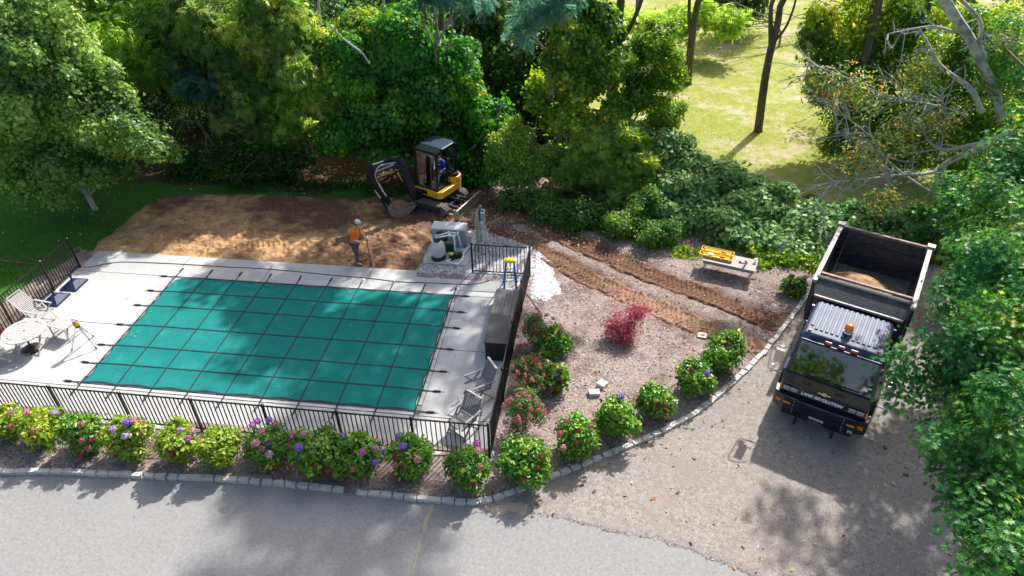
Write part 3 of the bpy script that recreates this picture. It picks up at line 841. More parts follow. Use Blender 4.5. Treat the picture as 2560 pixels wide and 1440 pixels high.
# folded footrest leaning between the two grey chairs
t = thing('footrest', 'grey slatted footrest between the two grey wooden armchairs', 'footrest', (11.20, -5.02, DZ), R(24))
b = MB(); b.box((0, 0, 0), (.50, .034, .016)); sm_ = b.mesh('slat', m_grey_wood)
for k in range(9): inst('slat', sm_, t, (0, -.20 + k * .05, .46), (0, 0, 0))
for s in (-1, 1):
    b = MB(); b.bar((s * .25, -.23, .45), (s * .25, .23, .45), .03, .04); b.build('rail', m_grey_wood, t)
    for u in (-1, 1):
        b = MB(); b.bar((s * .23, u * .22, 0), (s * .23, -u * .14, .44), .028, .035); b.build('leg', m_grey_wood, t)

# round table
t = thing('round_table', 'round weathered white wooden table with a hole for an umbrella', 'table', (-2.41, -3.97, 0), R(12))
r0 = .60; zt = .735
n = 11
for k in range(n):
    y0 = -.47 + .94 * k / n + .004; y1 = -.47 + .94 * (k + 1) / n - .004; ym = max(abs(y0), abs(y1))
    L = math.sqrt(max(.485 ** 2 - ym ** 2, .01))
    b = MB()
    if k == 5:
        b.box(((-L - .03) / 2, (y0 + y1) / 2, zt), (L - .03, y1 - y0, .02)); b.box(((L + .03) / 2, (y0 + y1) / 2, zt), (L - .03, y1 - y0, .02))
    else: b.box((0, (y0 + y1) / 2, zt), (2 * L, y1 - y0, .02))
    b.build('top_slat', m_teak, t)
for k in range(6):
    a0 = k * math.pi / 3 + .006; a1 = (k + 1) * math.pi / 3 - .006
    poly = [(.60 * math.cos(a0 + (a1 - a0) * i / 8), .60 * math.sin(a0 + (a1 - a0) * i / 8)) for i in range(9)]
    poly += [(.475 * math.cos(a1 - (a1 - a0) * i / 8), .475 * math.sin(a1 - (a1 - a0) * i / 8)) for i in range(9)]
    b = MB(); b.prism(poly, zt - .013, zt + .013); b.build('rim_segment', m_teak, t)
for s in (-1, 1):
    b = MB(); b.bar((s * .42, -.36, zt - .03), (s * .42, .36, zt - .03), .03, .05); b.build('apron', m_teak, t)
    for u in (-1, 1):
        b = MB(); b.bar((s * (.38 if u > 0 else .34), u * .40, DZ), (s * (.38 if u > 0 else .34), -u * .28, zt - .03), .028, .045, (1, 0, 0)); b.build('leg', m_teak, t)
    b = MB(); b.bar((s * .36, -.30, .22), (s * .36, .30, .22), .02, .03); b.build('stretcher', m_teak, t)
t = thing('umbrella_stand', 'round black umbrella stand under the round white table', 'umbrella stand', (-2.42, -4.02, DZ))
b = MB(); b.lathe([(.28, 0), (.29, .02), (.27, .05), (.15, .09), (.05, .11)], n=28); b.build('disc', m_black, t, smooth=True)
b = MB(); b.cyl((0, 0, .09), .028, .30, 12); b.build('tube', m_black, t)
b = MB()
for k in range(7):
    a = -1.9 + k * .13; b.box((.275 * math.cos(a), .275 * math.sin(a), .045), (.012, .022, .018), a)
b.build('white_marking', m_white, t)

# small folding side table
t = thing('side_table', 'white folding side table with crossed legs beside the yellow laser level', 'side table', (-1.72, -3.28, 0), R(-12))
for k in range(6):
    b = MB(); b.box((0, -.22 + k * .088, .54), (.66, .080, .02)); b.build('top_slat', m_teak, t)
for s in (-1, 1):
    b = MB(); b.bar((-.31, s * .22, DZ), (.31, s * .22, .52), .022, .04, (0, 1, 0)); b.build('leg', m_teak, t)
    b = MB(); b.bar((.31, s * .24, DZ), (.31, s * .24, .52), .022, .04, (0, 1, 0)); b.build('leg', m_teak, t)
    b = MB(); b.bar((-.31, s * .24, DZ), (-.31, s * .24, .52), .022, .04, (0, 1, 0)); b.build('leg', m_teak, t)
for x in (-.31, .31):
    b = MB(); b.bar((x, -.24, .20), (x, .24, .20), .02, .035); b.build('stretcher', m_teak, t)

# laser level on tripod
t = thing('laser_level', 'yellow rotating laser level on a silver tripod on the sunlit deck', 'laser level', (-.78, -3.74, DZ))
feet = [(.34, -.06), (-.38, -.22), (-.12, .48)]
for (x, y) in feet:
    b = MB(); a = Vector((x * .14, y * .14, .80)); e = Vector((x, y, 0)); mid = a.lerp(e, .55)
    side = Vector((-y, x, 0)).normalized() * .016
    b.bar(a - side, mid - side, .014, .022); b.bar(a + side, mid + side, .014, .022); lg = b.build('leg', m_steel, t)
    b = MB(); b.tube([mid, e.lerp(mid, .10)], .011, 8); b.build('lower_leg', mat('grey_alu', (.45, .46, .48), .4, .7), lg)
    b = MB(); b.tube([e.lerp(mid, .22), e.lerp(mid, .08)], .024, 8); b.tube([e.lerp(mid, .08), e], [.014, .003], 8); b.tube([mid - side, mid + side * 1.2], .022, 8); b.build('foot', m_black, lg)
b = MB(); b.lathe([(.065, .79), (.07, .80), (.07, .825), (.03, .83), (.03, .85)], n=16); b.build('tripod_head', m_black, t)
b = MB(); b.lathe([(.06, .85), (.085, .86), (.095, .90), (.085, .97), (.06, .985)], n=18); b.build('housing', m_yel, t, smooth=True)
b = MB(); b.lathe([(.05, .985), (.05, 1.02), (.065, 1.022), (.065, 1.045), (.04, 1.055)], n=16); b.build('lantern', mat('lantern_grey', (.45, .48, .52), .3), t)
b = MB(); b.tube([(-.09, 0, .96), (-.09, 0, 1.06), (.09, 0, 1.06), (.09, 0, .96)], .010, 6); b.build('handle', m_black, t)

# storage chests
t = thing('storage_chest', 'grey planked storage bench behind the black chest along the right fence', 'chest', (11.54, -.90, DZ))
b = MB(); b.box((0, 0, .24), (.64, 1.46, .48)); b.build('body', m_char, t, bevel=.01)
for k in range(6):
    b = MB(); b.box((-.30 + k * .12, 0, .505), (.113, 1.50, .035)); b.build('plank', m_plank, t, bevel=.004)
t = thing('storage_chest', 'tall black resin storage chest with a flat dark lid by the right fence', 'chest', (11.56, -2.32, DZ))
b = MB(); b.box((0, 0, .33), (.60, 1.26, .66)); b.build('body', mat('black_resin', (.014, .014, .016), .5), t, bevel=.01)
b = MB(); b.box((0, 0, .68), (.66, 1.32, .045)); b.build('lid', m_char, t, bevel=.012)
b = MB()
for k in range(5): b.box((0, -.632, .10 + k * .115), (.56, .008, .10))
b.build('front_panel', mat('black_resin', (0, 0, 0)), t)

# ladder
t = thing('step_ladder', 'blue fibreglass step ladder with a yellow top cap in the deck corner', 'ladder', (11.52, .52, DZ), R(8))
H = 1.14
for s in (-1, 1):
    b = MB(); b.bar((s * .13, -.03, H), (s * .22, -.46, 0), .028, .060, (1, 0, 0)); b.build('rail', m_blue, t)
    b = MB(); b.bar((s * .11, .05, H), (s * .23, .42, 0), .024, .045, (1, 0, 0)); b.build('rear_leg', m_blue, t)
for k in range(3):
    f = (k + 1) / 4; b = MB(); b.box((0, -.03 - .43 * f, H * (1 - f)), (.25 + .20 * f, .08, .025)); b.build('step', mat('aluminium', (.6, .62, .64), .45, .6), t)
for f in (.35, .75):
    b = MB(); b.bar((-.11 - .12 * f, .05 + .37 * f, H * (1 - f)), (.11 + .12 * f, .05 + .37 * f, H * (1 - f)), .02, .03); b.build('brace', mat('aluminium', (0, 0, 0)), t)
b = MB(); b.box((0, .01, H + .03), (.36, .20, .07)); b.box((0, .01, H + .068), (.30, .14, .008)); b.build('top_cap', mat('yellow_cap', (.80, .55, .03), .5), t, bevel=.012)
b = MB()
for x, y in ((-.09, .02), (.0, -.03), (.09, .03)): b.cyl((x, y, H + .07), .016, .006, 8)
b.build('tool_hole', m_black, t)

t = thing('jug', 'white plastic jug with yellow cap on the deck beside the blue ladder', 'jug', (11.80, .30, DZ))
b = MB(); b.lathe([(.10, 0), (.115, .02), (.115, .20), (.08, .27), (.04, .29), (.04, .31)], n=18); b.build('body', m_white, t, smooth=True)
b = MB(); b.lathe([(.05, .31), (.05, .35)], n=14); b.build('cap', m_yel, t)
b = MB(); b.tube([(.09, 0, .25), (.13, 0, .30), (.08, 0, .33), (.04, 0, .30)], .012, 6); b.build('handle', m_white, t)

def shovel(label, p0, p1, blade_dir=None, name='shovel', hm=None, bl=.26):
    """p0: grip end, p1: blade tip"""
    p0 = Vector(p0); p1 = Vector(p1); d = (p1 - p0).normalized(); L = (p1 - p0).length
    t = thing(name, label, 'shovel', p0)
    b = MB(); b.tube([(0, 0, 0), d * (L - bl - .05)], .017, 8); b.build('handle', hm or m_rust, t, smooth=True)
    s = d.cross(Vector((0, 0, 1))).normalized() if blade_dir is None else Vector(blade_dir)
    n = s.cross(d).normalized(); c = d * (L - bl)
    b = MB(); b.tube([d * (L - bl - .18), d * (L - bl + .04)], [.020, .016], 8); b.build('socket', m_black, t)
    b = MB(); vs = []
    for i, (f, w) in enumerate(((0, .09), (.25, .105), (.6, .10), (.85, .065), (1, .01))):
        for j, q in enumerate((-1, -.5, 0, .5, 1)):
            vs.append(c + d * bl * f + s * w * q - n * .03 * (1 - q * q))
    fs = [(i * 5 + j, i * 5 + j + 1, i * 5 + 6 + j, i * 5 + 5 + j) for i in range(4) for j in range(4)]
    b.add(vs, fs); o = b.build('blade', mat('blade_steel', (.10, .10, .10), .5, .6, c2=(.2, .15, .10), nscale=12), t, smooth=True)
    sd = o.modifiers.new('solid', 'SOLIDIFY'); sd.thickness = .005
    return t
shovel('long shovel with rusty red handle leaning against the right fence', (12.051, -0.789, 1.200), (12.719, -0.761, 0.050))
t = thing('rake', 'thin wooden stake lying on the mulch beside the leaning shovel', 'stake', (12.275, -0.289, 0.060))
b = MB(); q = Vector((12.557, -0.779, 0.050)) - Vector((12.275, -0.289, 0.060)); b.tube([(0, 0, 0), q], .012, 6); b.build('shaft', m_rust, t)
t.name = 'wooden_stake'

# hose and fittings on the deck
H_ = [(-3.95, .35, .04), (-3.423, 0.171, 0.075), (-2.793, 0.563, 0.075), (-2.306, 0.691, 0.075), (-1.147, 0.739, 0.075), (0.116, 0.773, 0.075), (1.390, 0.760, 0.075), (2.504, 0.806, 0.075), (4.018, 0.773, 0.075), (5.490, 0.668, 0.075), (6.721, 0.659, 0.075), (7.705, 0.533, 0.075), (8.990, 0.626, 0.075), (10.173, 0.640, 0.075), (10.652, 0.852, 0.075), (10.941, 1.185, 0.075), (11.095, 1.265, 0.130), (11.753, 1.241, 0.130), (12.037, 1.733, 0.140)]
b = MB(); b.tube([tuple(p) for p in smooth(H_, 2)], .012, 6)
tag(b.build('garden_hose', m_hose, smooth=True), 'thin grey garden hose running along the far side of the deck', 'hose')
b = MB()
cc = (-4.430, 1.071, 0.050); pts = [(cc[0] + (.16 + .01 * k / 8) * math.cos(k * .5), cc[1] + .2 * math.sin(k * .5), .04 + .004 * k) for k in range(30)]
b.tube(pts, .012, 6); tag(b.build('garden_hose', mat('tan_hose', (.30, .22, .16), .6), smooth=True), 'coiled tan hose on the soil behind the left fence', 'hose')
p = (6.849, 0.003, 0.062)
t = thing('skimmer_lid', 'square white skimmer lid set in the deck at the far side of the cover', 'lid', p)
b = MB(); b.box((0, 0, .004), (.32, .27, .010)); b.build('plate', m_cop, t, bevel=.003)
b = MB(); b.box((0, 0, .011), (.22, .17, .004)); b.build('inset', mat('white_paint', (0, 0, 0)), t)
for i_, q in enumerate(((8.228, 0.044, 0.060), (8.739, 0.056, 0.060))):
    b = MB(); b.lathe([(.040, 0), (.040, .006), (.025, .010)], q, 14)
    tag(b.build('deck_drain', m_black), 'small round black cap in the deck, the %s of two by the cover' % (('left', 'right')[i_]), 'drain cap', 'drain caps by the cover')

# ------------------------------------------------------------------ pool equipment
m_hp = mat('grey_blue_metal', (.30, .36, .45), .4, .2, c2=(.36, .42, .50), nscale=3)
m_pipe = mat('white_pvc', (.78, .79, .80), .35)
m_tank = mat('sand_tank', (.50, .52, .50), .45, c2=(.60, .61, .58), nscale=4)
t = thing('concrete_pad', None, None); t['kind'] = 'structure'; t.name = 'equipment_pad'
b = MB(); b.box((9.05, 2.18, .09), (1.55, 1.02, .10)); b.build('slab', m_cop, t, bevel=.01)
t = thing('heat_pump', 'blue grey pool heat pump with a round black fan on its front', 'heat pump', (8.98, 3.12, .10))
b = MB(); b.box((0, 0, .34), (1.20, .50, .66)); b.build('cabinet', m_hp, t, bevel=.012)
b = MB(); b.box((0, 0, .685), (1.23, .53, .03)); b.build('lid', mat('pale_lid', (.50, .56, .62), .35, .2), t, bevel=.008)
b = MB(); b.tube([(-.27, -.247, .36), (-.27, -.262, .36)], .245, 32); b.build('fan_recess', m_black, t)
b = MB()
for k in range(5):
    a = k * 2 * math.pi / 5
    b.add([(-.27, -.266, .36), (-.27 + .21 * math.cos(a), -.27, .36 + .21 * math.sin(a)), (-.27 + .22 * math.cos(a + .5), -.266, .36 + .22 * math.sin(a + .5)), (-.27 + .12 * math.cos(a + .8), -.263, .36 + .12 * math.sin(a + .8))], [(0, 1, 2, 3)])
b.build('fan_blade', mat('fan_navy', (.03, .05, .12), .3), t)
b = MB()
for k in range(6):
    r = .05 + .038 * k; b.tube([(-.27 + r * math.cos(a), -.275, .36 + r * math.sin(a)) for a in np.linspace(0, 2 * math.pi, 29)], .003, 4)
for k in range(8):
    a = k * math.pi / 4; b.tube([(-.27, -.276, .36), (-.27 + .245 * math.cos(a), -.276, .36 + .245 * math.sin(a))], .004, 4)
b.tube([(-.27, -.272, .36), (-.27, -.286, .36)], .045, 14); b.build('fan_guard', mat('fan_guard', (.08, .10, .14), .4), t)
b = MB(); b.box((.20, -.252, .38), (.075, .006, .05)); b.box((.29, -.252, .385), (.04, .006, .025)); b.box((.02, -.252, .62), (.05, .006, .035)); b.build('badge', m_navy, t)
b = MB(); b.box((.602, 0, .36), (.006, .34, .46)); b.build('side_panel', mat('pale_lid', (0, 0, 0)), t)

t = thing('sand_filter', 'pale rounded sand filter tank on a black base with valve on top', 'pool filter', (8.78, 2.02, .14))
b = MB(); b.lathe([(.25, 0), (.26, .03), (.20, .09), (.19, .14)], n=26); b.build('base', m_black, t, smooth=True)
b = MB(); b.lathe([(.18, .10), (.24, .17), (.262, .26), (.262, .46), (.24, .56), (.19, .64), (.11, .69), (.08, .70)], n=28); b.build('tank', m_tank, t, smooth=True)
b = MB(); b.lathe([(.10, .69), (.115, .70), (.115, .76), (.08, .78), (.07, .84)], n=20); b.build('collar', m_navy, t)
b = MB(); b.lathe([(.075, .84), (.08, .86), (.05, .92)], n=16); b.bar((-.09, 0, .91), (.09, 0, .91), .03, .03); b.cyl((0, 0, .9), .035, .06, 10); b.tube([(.05, 0, .85), (.14, .02, .85)], .035, 10); b.build('valve', m_tank, t)

t = thing('pool_pump', 'black pool pump with yellow lid between filter and white pipes', 'pump', (9.36, 2.02, .14), R(35))
b = MB(); b.tube([(-.02, 0, .14), (.26, 0, .14)], [.085, .08], 14); b.box((.12, 0, .03), (.22, .14, .05)); b.build('motor', m_black, t, smooth=False)
b = MB(); b.lathe([(.085, 0.02), (.09, .20), (.10, .22), (.10, .24)], (-.12, 0, 0), 16); b.build('strainer', m_black, t)
b = MB(); b.lathe([(.09, .24), (.085, .27), (.03, .28)], (-.12, 0, 0), 14); b.box((-.12, 0, .285), (.12, .03, .03)); b.build('strainer_lid', mat('straw_plastic', (.66, .50, .14), .45), t)
t = thing('pipework', 'white plastic pipes joining heat pump, pump and sand filter', 'pipes', (9.0, 2.2, .14))
def P_(pts, r=.032):
    b = MB(); b.tube([tuple(p) for p in smooth([tuple(np.array(p) - (9.0, 2.2, .14)) for p in pts], 1)], r, 8); b.build('pipe', m_pipe, t, smooth=True)
    for p in pts[1:-1]:
        b = MB(); q = Vector(p) - Vector((9.0, 2.2, .14)); b.lathe([(r * 1.45, -.04), (r * 1.45, .04)], q, 8); b.build('elbow', m_pipe, t)
P_([(8.86, 2.05, .98), (9.2, 2.2, .98), (9.34, 2.25, .93), (9.34, 2.2, .3)])
P_([(8.80, 2.2, .96), (9.1, 2.45, .93), (9.42, 2.5, .9), (9.50, 2.5, .35)], .026)
P_([(9.28, 1.95, .22), (9.15, 1.75, .18), (9.52, 1.62, .17), (9.64, 1.9, .17), (9.62, 2.45, .2), (9.85, 2.7, .35)])
P_([(9.58, 3.05, .55), (9.80, 3.05, .55), (9.88, 2.95, .3), (9.88, 2.6, .16)])
P_([(9.58, 3.2, .35), (9.78, 3.22, .35), (9.80, 2.9, .2), (9.60, 2.3, .18)])
P_([(9.95, 3.3, .9), (9.95, 3.3, .2), (9.86, 2.8, .15)], .02)
P_([(10.25, 3.25, .8), (10.34, 3.2, .45), (10.36, 3.1, .15)], .02)
b = MB()
for k in range(4): b.box((9.10 - 9.0, 2.42 - 2.2, .06 + k * .10), (.42, .10, .055))
b.build('green_rack', mat('dark_green', (.015, .10, .07), .5), t)

t = thing('control_post', 'wooden board with grey electrical boxes standing behind the heat pump', 'control board', (10.10, 2.98, .10))
m_post = mat('old_board', (.40, .34, .28), .85, c2=(.30, .25, .21), nscale=8, stretch=(1, 1, 6))
for y in (-.33, .33):
    b = MB(); b.box((0, y, .74), (.09, .09, 1.48)); b.build('post', m_post, t)
for k in range(5):
    b = MB(); b.box((-.055, 0, .62 + k * .18), (.022, .74, .172)); b.build('board', m_post, t)
m_box = mat('switch_box', (.36, .44, .46), .4, .1)
b = MB(); b.box((.12, .12, 1.16), (.14, .30, .44)); b.build('switch_box', m_box, t, bevel=.01)
b = MB(); b.box((.12, .12, 1.39), (.06, .10, .02)); b.build('latch', m_black, t)
b = MB(); b.box((.12, -.22, 1.02), (.12, .18, .22)); b.build('timer_box', m_box, t, bevel=.01)
b = MB(); b.box((.11, .0, .72), (.09, .12, .14)); b.box((.11, -.2, .70), (.09, .11, .12)); b.build('outlet_box', mat('pale_box', (.5, .58, .62), .4), t, bevel=.006)
b = MB(); b.tube([(-.14, .05, 1.0), (-.07, .05, 1.0)], .19, 20); b.build('control_dial', mat('pale_box', (0, 0, 0)), t)
b = MB()
for y in (-.2, -.02, .1, .2): b.tube([(.12, y, .95), (.12, y, .1)], .012, 6)
b.build('conduit', m_pipe, t)

# ------------------------------------------------------------------ potting table with open yellow case
t = thing('potting_table', 'grey wooden table with curved white legs standing at the edge of the ivy', 'table', (18.70, 2.28, .03), R(-17))
m_pt = mat('table_grey', (.26, .25, .245), .7, c2=(.34, .325, .315), nscale=6, stretch=(2, 12, 1))
for k in range(5):
    b = MB(); b.box((0, -.28 + k * .14, .53), (1.72, .134, .028)); b.build('plank', m_pt, t)
for y in (-.35, .35):
    b = MB(); b.box((0, y, .475), (1.64, .03, .08)); b.build('apron', m_pt, t)
for x in (-.80, .80):
    b = MB(); b.box((x, 0, .475), (.03, .66, .08)); b.build('apron', m_pt, t)
m_leg = mat('pale_leg', (.55, .58, .54), .6)
for x in (-.78, .78):
    for y in (-.31, .31):
        b = MB(); sx = 1 if x > 0 else -1
        b.tube([(x + sx * .02, y, .46), (x - sx * .02, y, .34), (x - sx * .06, y, .18), (x + sx * .04, y, 0)], [.028, .022, .018, .022], 8); b.build('leg', m_leg, t, smooth=True)
case = thing('tool_case', 'bright yellow instrument case lying open on the grey table', 'case', (18.28, 2.52, .578), R(-17))
def tray(name, y0, y1, z, par):
    b = MB(); L = 1.08; w = .018; h = .075
    b.box((0, (y0 + y1) / 2, z + .008), (L, y1 - y0, .016))
    for s in (-1, 1): b.box((s * (L / 2 - w / 2), (y0 + y1) / 2, z + .016 + h / 2), (w, y1 - y0 - .002, h))
    for yy in (y0 + w / 2, y1 - w / 2): b.box((0, yy, z + .016 + h / 2 + .001), (L - 2 * w - .004, w, h))
    o = b.build(name, m_yel, par, bevel=.004)
    b = MB()
    b.box((0, (y0 + y1) / 2 + .06, z + .045), (L * .86, .022, .05)); b.box((-.15, (y0 + y1) / 2 - .03, z + .035), (L * .5, .09, .035)); b.box((.36, (y0 + y1) / 2 - .03, z + .035), (.16, .12, .035)); b.build('insert', m_yel, o)
    return o
tray('base_shell', -.27, -.01, 0, case)
ld = tray('lid_shell', .0, .26, 0.02, case)
b = MB()
for x in (-.42, -.15, .2, .45): b.box((x, -.277, .05), (.05, .012, .045))
b.build('latch', m_white, case)
b = MB(); b.box((-.18, -.12, .096), (.16, .10, .006), .1); b.build('paper_label', m_white, case)
b = MB(); b.box((-.20, -.12, .1005), (.05, .03, .002), .1); b.build('label_print', m_blue, case)
# small things on and by the table
t = thing('spray_bottle', 'small bottle with bright red cap and pale label on the grey table', 'bottle', (19.136, 2.003, 0.575), R(20))
b = MB(); b.lathe([(.03, 0), (.035, .02), (.035, .12), (.015, .15)], n=12); b.build('body', mat('pale_blue', (.45, .60, .68), .4), t, smooth=True)
m_red = mat('red_plastic', (.55, .02, .05), .4)
b = MB(); b.lathe([(.04, .15), (.045, .16), (.04, .21)], n=12); b.build('cap', m_red, t)
t = thing('red_clamp', 'red and white clamp lying on the grey table beside the small bottle', 'clamp', (19.105, 2.164, 0.575), R(-10))
b = MB(); b.box((-.10, 0, .03), (.07, .06, .06)); b.box((.10, -.02, .03), (.07, .06, .06)); b.build('jaw', m_red, t, bevel=.012)
b = MB(); b.box((0, -.01, .025), (.15, .035, .03)); b.build('bar', m_white, t)
t = thing('goblet', 'small white cup shaped fitting at the right end of the grey table', 'fitting', (19.500, 2.230, 0.575))
b = MB(); b.lathe([(.04, 0), (.04, .015), (.018, .03), (.018, .09), (.055, .11), (.06, .13)], n=16); b.build('body', m_white, t, smooth=True)
t = thing('marker_cup', 'small orange red cup lying on the mulch below the grey table', 'cup', (19.214, 1.699, 0.050), R(30))
b = MB(); b.tube([(-.045, 0, .045), (.05, 0, .04)], [.034, .046], 12); b.build('body', mat('orange_red', (.70, .09, .03), .5), t, smooth=True)
# granite blocks and stepping stone
def block(p, rz, s, label):
    b = MB(); rr = random.Random(int(p[0] * 10))
    bm = bmesh.new(); bmesh.ops.create_cube(bm, size=1); bmesh.ops.subdivide_edges(bm, edges=bm.edges[:], cuts=1, use_grid_fill=True)
    for v in bm.verts: v.co = Vector((v.co.x * s[0], v.co.y * s[1], v.co.z * s[2])) + Vector([rr.uniform(-.008, .008) for _ in range(3)])
    me = bpy.data.meshes.new('block'); bm.to_mesh(me); bm.free(); me.materials.append(mat('block_granite', (.50, .48, .44), .85, c2=(.62, .60, .56), nscale=9, bump=.5, bscale=70))
    o = bpy.data.objects.new('granite_block', me); col.objects.link(o); o.location = (p[0], p[1], .04 + s[2] / 2); o.rotation_euler = (0, .03, rz)
    return tag(o, label, 'stone block')
block((14.442, -3.996), R(12), (.29, .19, .14), 'pale granite block lying nearest the hydrangeas, left of two on the mulch')
block((14.650, -3.629), R(-30), (.24, .22, .14), 'pale granite block standing just behind and right of the other one')
b = MB(); b.prism([(-.16, -.10), (.10, -.14), (.15, .09), (-.11, .13)], 0, .035); o = b.build('flat_stone', mat('block_granite', (0, 0, 0)), bevel=.006); o.location = (*(17.575, -1.149), .06); tag(o, 'flat pale square stone on the mulch near the wheel ruts', 'stone')
m_line = mat('drip_line', (.20, .10, .07), .7)
def line_(pts, label, r=.011, m=None):
    b = MB(); b.tube([tuple(p) for p in smooth(pts, 2)], r, 6); tag(b.build('drip_line', m or m_line, smooth=True), label, 'hose')
line_([(17.147, -0.831, 0.090), (17.408, -0.833, 0.100), (17.764, -0.851, 0.100), (18.041, -1.054, 0.090), (18.251, -1.297, 0.080)], 'brown irrigation hose arching over the mulch by the flat stone')
line_([(15.251, -4.265, 0.090), (15.571, -4.072, 0.100), (16.113, -3.827, 0.100), (16.674, -3.363, 0.090), (17.145, -2.835, 0.100), (17.690, -2.333, 0.080)], 'reddish irrigation hose running between the five hydrangeas by the kerb')
line_([(14.676, -5.428, 0.090), (14.804, -5.690, 0.100), (15.009, -5.881, 0.090), (15.208, -5.969, 0.100), (15.557, -5.984, 0.060)], 'dark irrigation hose curling towards the kerb from the tall hydrangea')
# survey flags
for p, lb in (((7.901, 3.644), 'tiny red survey flag in the soil left of the heat pump'), ((7.849, 1.734), 'tiny red survey flag at the deck edge left of the sand filter'), ((8.139, 1.666), 'tiny red survey flag on the white stones beside the deck edge'), ((4.940, 5.757), 'tiny red survey flag in the dark soil behind the worker')):
    t = thing('survey_flag', lb, 'flag', (p[0], p[1], .05)); b = MB(); b.tube([(0, 0, 0), (0.01, 0, .16)], .003, 5); b.build('wire', m_steel, t)
    b = MB(); b.add([(0.01, 0, .16), (.09, .01, .15), (.09, .0, .09), (.01, 0, .10)], [(0, 1, 2, 3)]); b.build('pennant', mat('flag_red', (.75, .03, .06), .6), t)
# pole on the left lawn and red bucket behind the fence
t = thing('pole', 'long thin dark pole with red bands lying on the lawn left of the fence', 'pole', (-6.832, 0.277, 0.080))
b = MB(); q = Vector((-5.293, 0.188, 0.080)) - Vector((-6.832, 0.277, 0.080)); b.tube([q * -.6, q], .014, 6); b.build('shaft', m_hose, t)
b = MB(); b.tube([q * .05, q * .22], .018, 6); b.tube([q * .42, q * .5], .018, 6); b.build('band', m_red, t)
t = thing('flower_pot', 'small orange red flower pot behind the left fence at the photo edge', 'pot', (-3.906, -3.479, 0.020))
b = MB(); b.lathe([(.09, 0), (.12, .18), (.135, .18), (.135, .22), (.11, .22)], n=16); b.build('pot', mat('orange_red', (0, 0, 0)), t)

# ------------------------------------------------------------------ dump truck
m_paint = mat('navy_paint', (.005, .008, .026), .25, .1, coat=.5, spec=.4)
m_roofp = mat('navy_roof', (.012, .022, .075), .55, .0, coat=.0, c2=(.05, .08, .17), nscale=3, spec=.4)
m_ribp = mat('roof_rib_paint', (.045, .068, .13), .5, .0, c2=(.085, .11, .18), nscale=2, spec=.25)
m_blk = mat('black_metal', (.010, .011, .013), .45, .2)
m_inner = mat('scraped_steel', (.028, .032, .048), .45, .3, c2=(.11, .115, .13), nscale=5, bump=.2, bscale=60, stretch=(1, 1, 4), spec=.4)
m_floor = mat('dusty_floor', (.12, .105, .095), .85, c2=(.24, .21, .18), nscale=4, bump=.3)
m_rail = mat('worn_rail', (.22, .225, .24), .6, .1, c2=(.38, .36, .33), nscale=7)
m_rail2 = mat('rusty_rail', (.34, .27, .24), .7, c2=(.18, .09, .07), nscale=6)
m_rub = mat('tyre_rubber', (.014, .014, .014), .85)
m_chrome = mat('chrome', (.75, .76, .78), .12, 1.0)
m_amber = mat('amber_lens', (.75, .17, .01), .25, coat=.5)
m_orl = mat('orange_red_lens', (.55, .06, .015), .25, coat=.5)
m_redl = mat('red_lens', (.35, .01, .01), .25)
m_gold = mat('gold_emblem', (.72, .56, .26), .35, .6)
m_lamp = mat('lamp_glass', (.42, .45, .48), .12, .5)
m_glass = glass_mat('windscreen_glass', (.42, .60, .50), .62)
m_seat = mat('seat_fabric', (.05, .055, .06), .8)
m_dash = mat('dash_plastic', (.045, .075, .065), .7)

TR = thing('dump_truck', 'dark navy dump truck with lettering on its nose and sand in its open bed', 'truck', (19.90, -4.96, .03), R(-25))
# ladder frame, tank
b = MB()
for s in (-1, 1): b.box((s * .42, 3.8, .78), (.09, 6.0, .22))
for y in (1.6, 3.0, 4.4, 5.8, 6.6): b.box((0, y, .78), (.76, .10, .16))
b.build('chassis', m_blk, TR)
b = MB(); b.tube([(-.85, 2.75, .68), (-.85, 3.55, .68)], .26, 14); b.build('fuel_tank', m_blk, TR)
# wheels
def tyre_me(w=.27, r=.46):
    b = MB(); prof = [(.27, -w / 2), (r - .05, -w / 2), (r, -w / 2 + .04), (r, w / 2 - .04), (r - .05, w / 2), (.27, w / 2)]
    M = Matrix.Rotation(R(90), 4, 'Y'); b.M = M; b.lathe(prof, n=32)
    b.M = None
    for k in range(32):
        a = 2 * math.pi * k / 32
        b.box((0, r * math.cos(a), r * math.sin(a)), (w * .8, .035, .02), 0, a)
    return b.mesh('tyre', m_rub, False)
def rim_me(w=.2):
    b = MB(); b.M = Matrix.Rotation(R(90), 4, 'Y'); b.lathe([(.05, w * .2), (.10, w * .25), (.22, w * .1), (.25, w * .5), (.27, w * .52), (.27, -w * .5), (.1, -w * .5)], n=24)
    for k in range(6):
        a = k * math.pi / 3; b.cyl((.16 * math.cos(a), .16 * math.sin(a), w * .15), .014, .03, 6)
    return b.mesh('rim', mat('rim_white', (.45, .46, .47), .4, .3))
ty = tyre_me(); rm = rim_me()
for x, y in ((-.97, 1.38), (.97, 1.38), (-1.0, 5.35), (1.0, 5.35), (-.68, 5.35), (.68, 5.35)):
    w = thing('wheel', None, None); w.parent = TR; w.location = (x, y, .46)
    inst('tyre', ty, w); inst('rim', rm, w, (0, 0, 0), (0, 0, 0 if x > 0 else math.pi))
# cab: lower body
def taper(me, f):
    for v in me.vertices: v.co = f(v.co)
CW = 1.04
b = MB()
prof = [(.40, .72), (.385, .98), (.42, 1.22), (.52, 1.50), (2.44, 1.50), (2.44, .92), (1.92, .92), (1.84, 1.06), (1.62, 1.17), (1.38, 1.2), (1.12, 1.17), (.92, 1.06), (.86, .86), (.72, .72)]
b.prism(prof, -CW, CW, 'x'); b.build('cab_body', m_paint, TR, bevel=.045, seg=3)
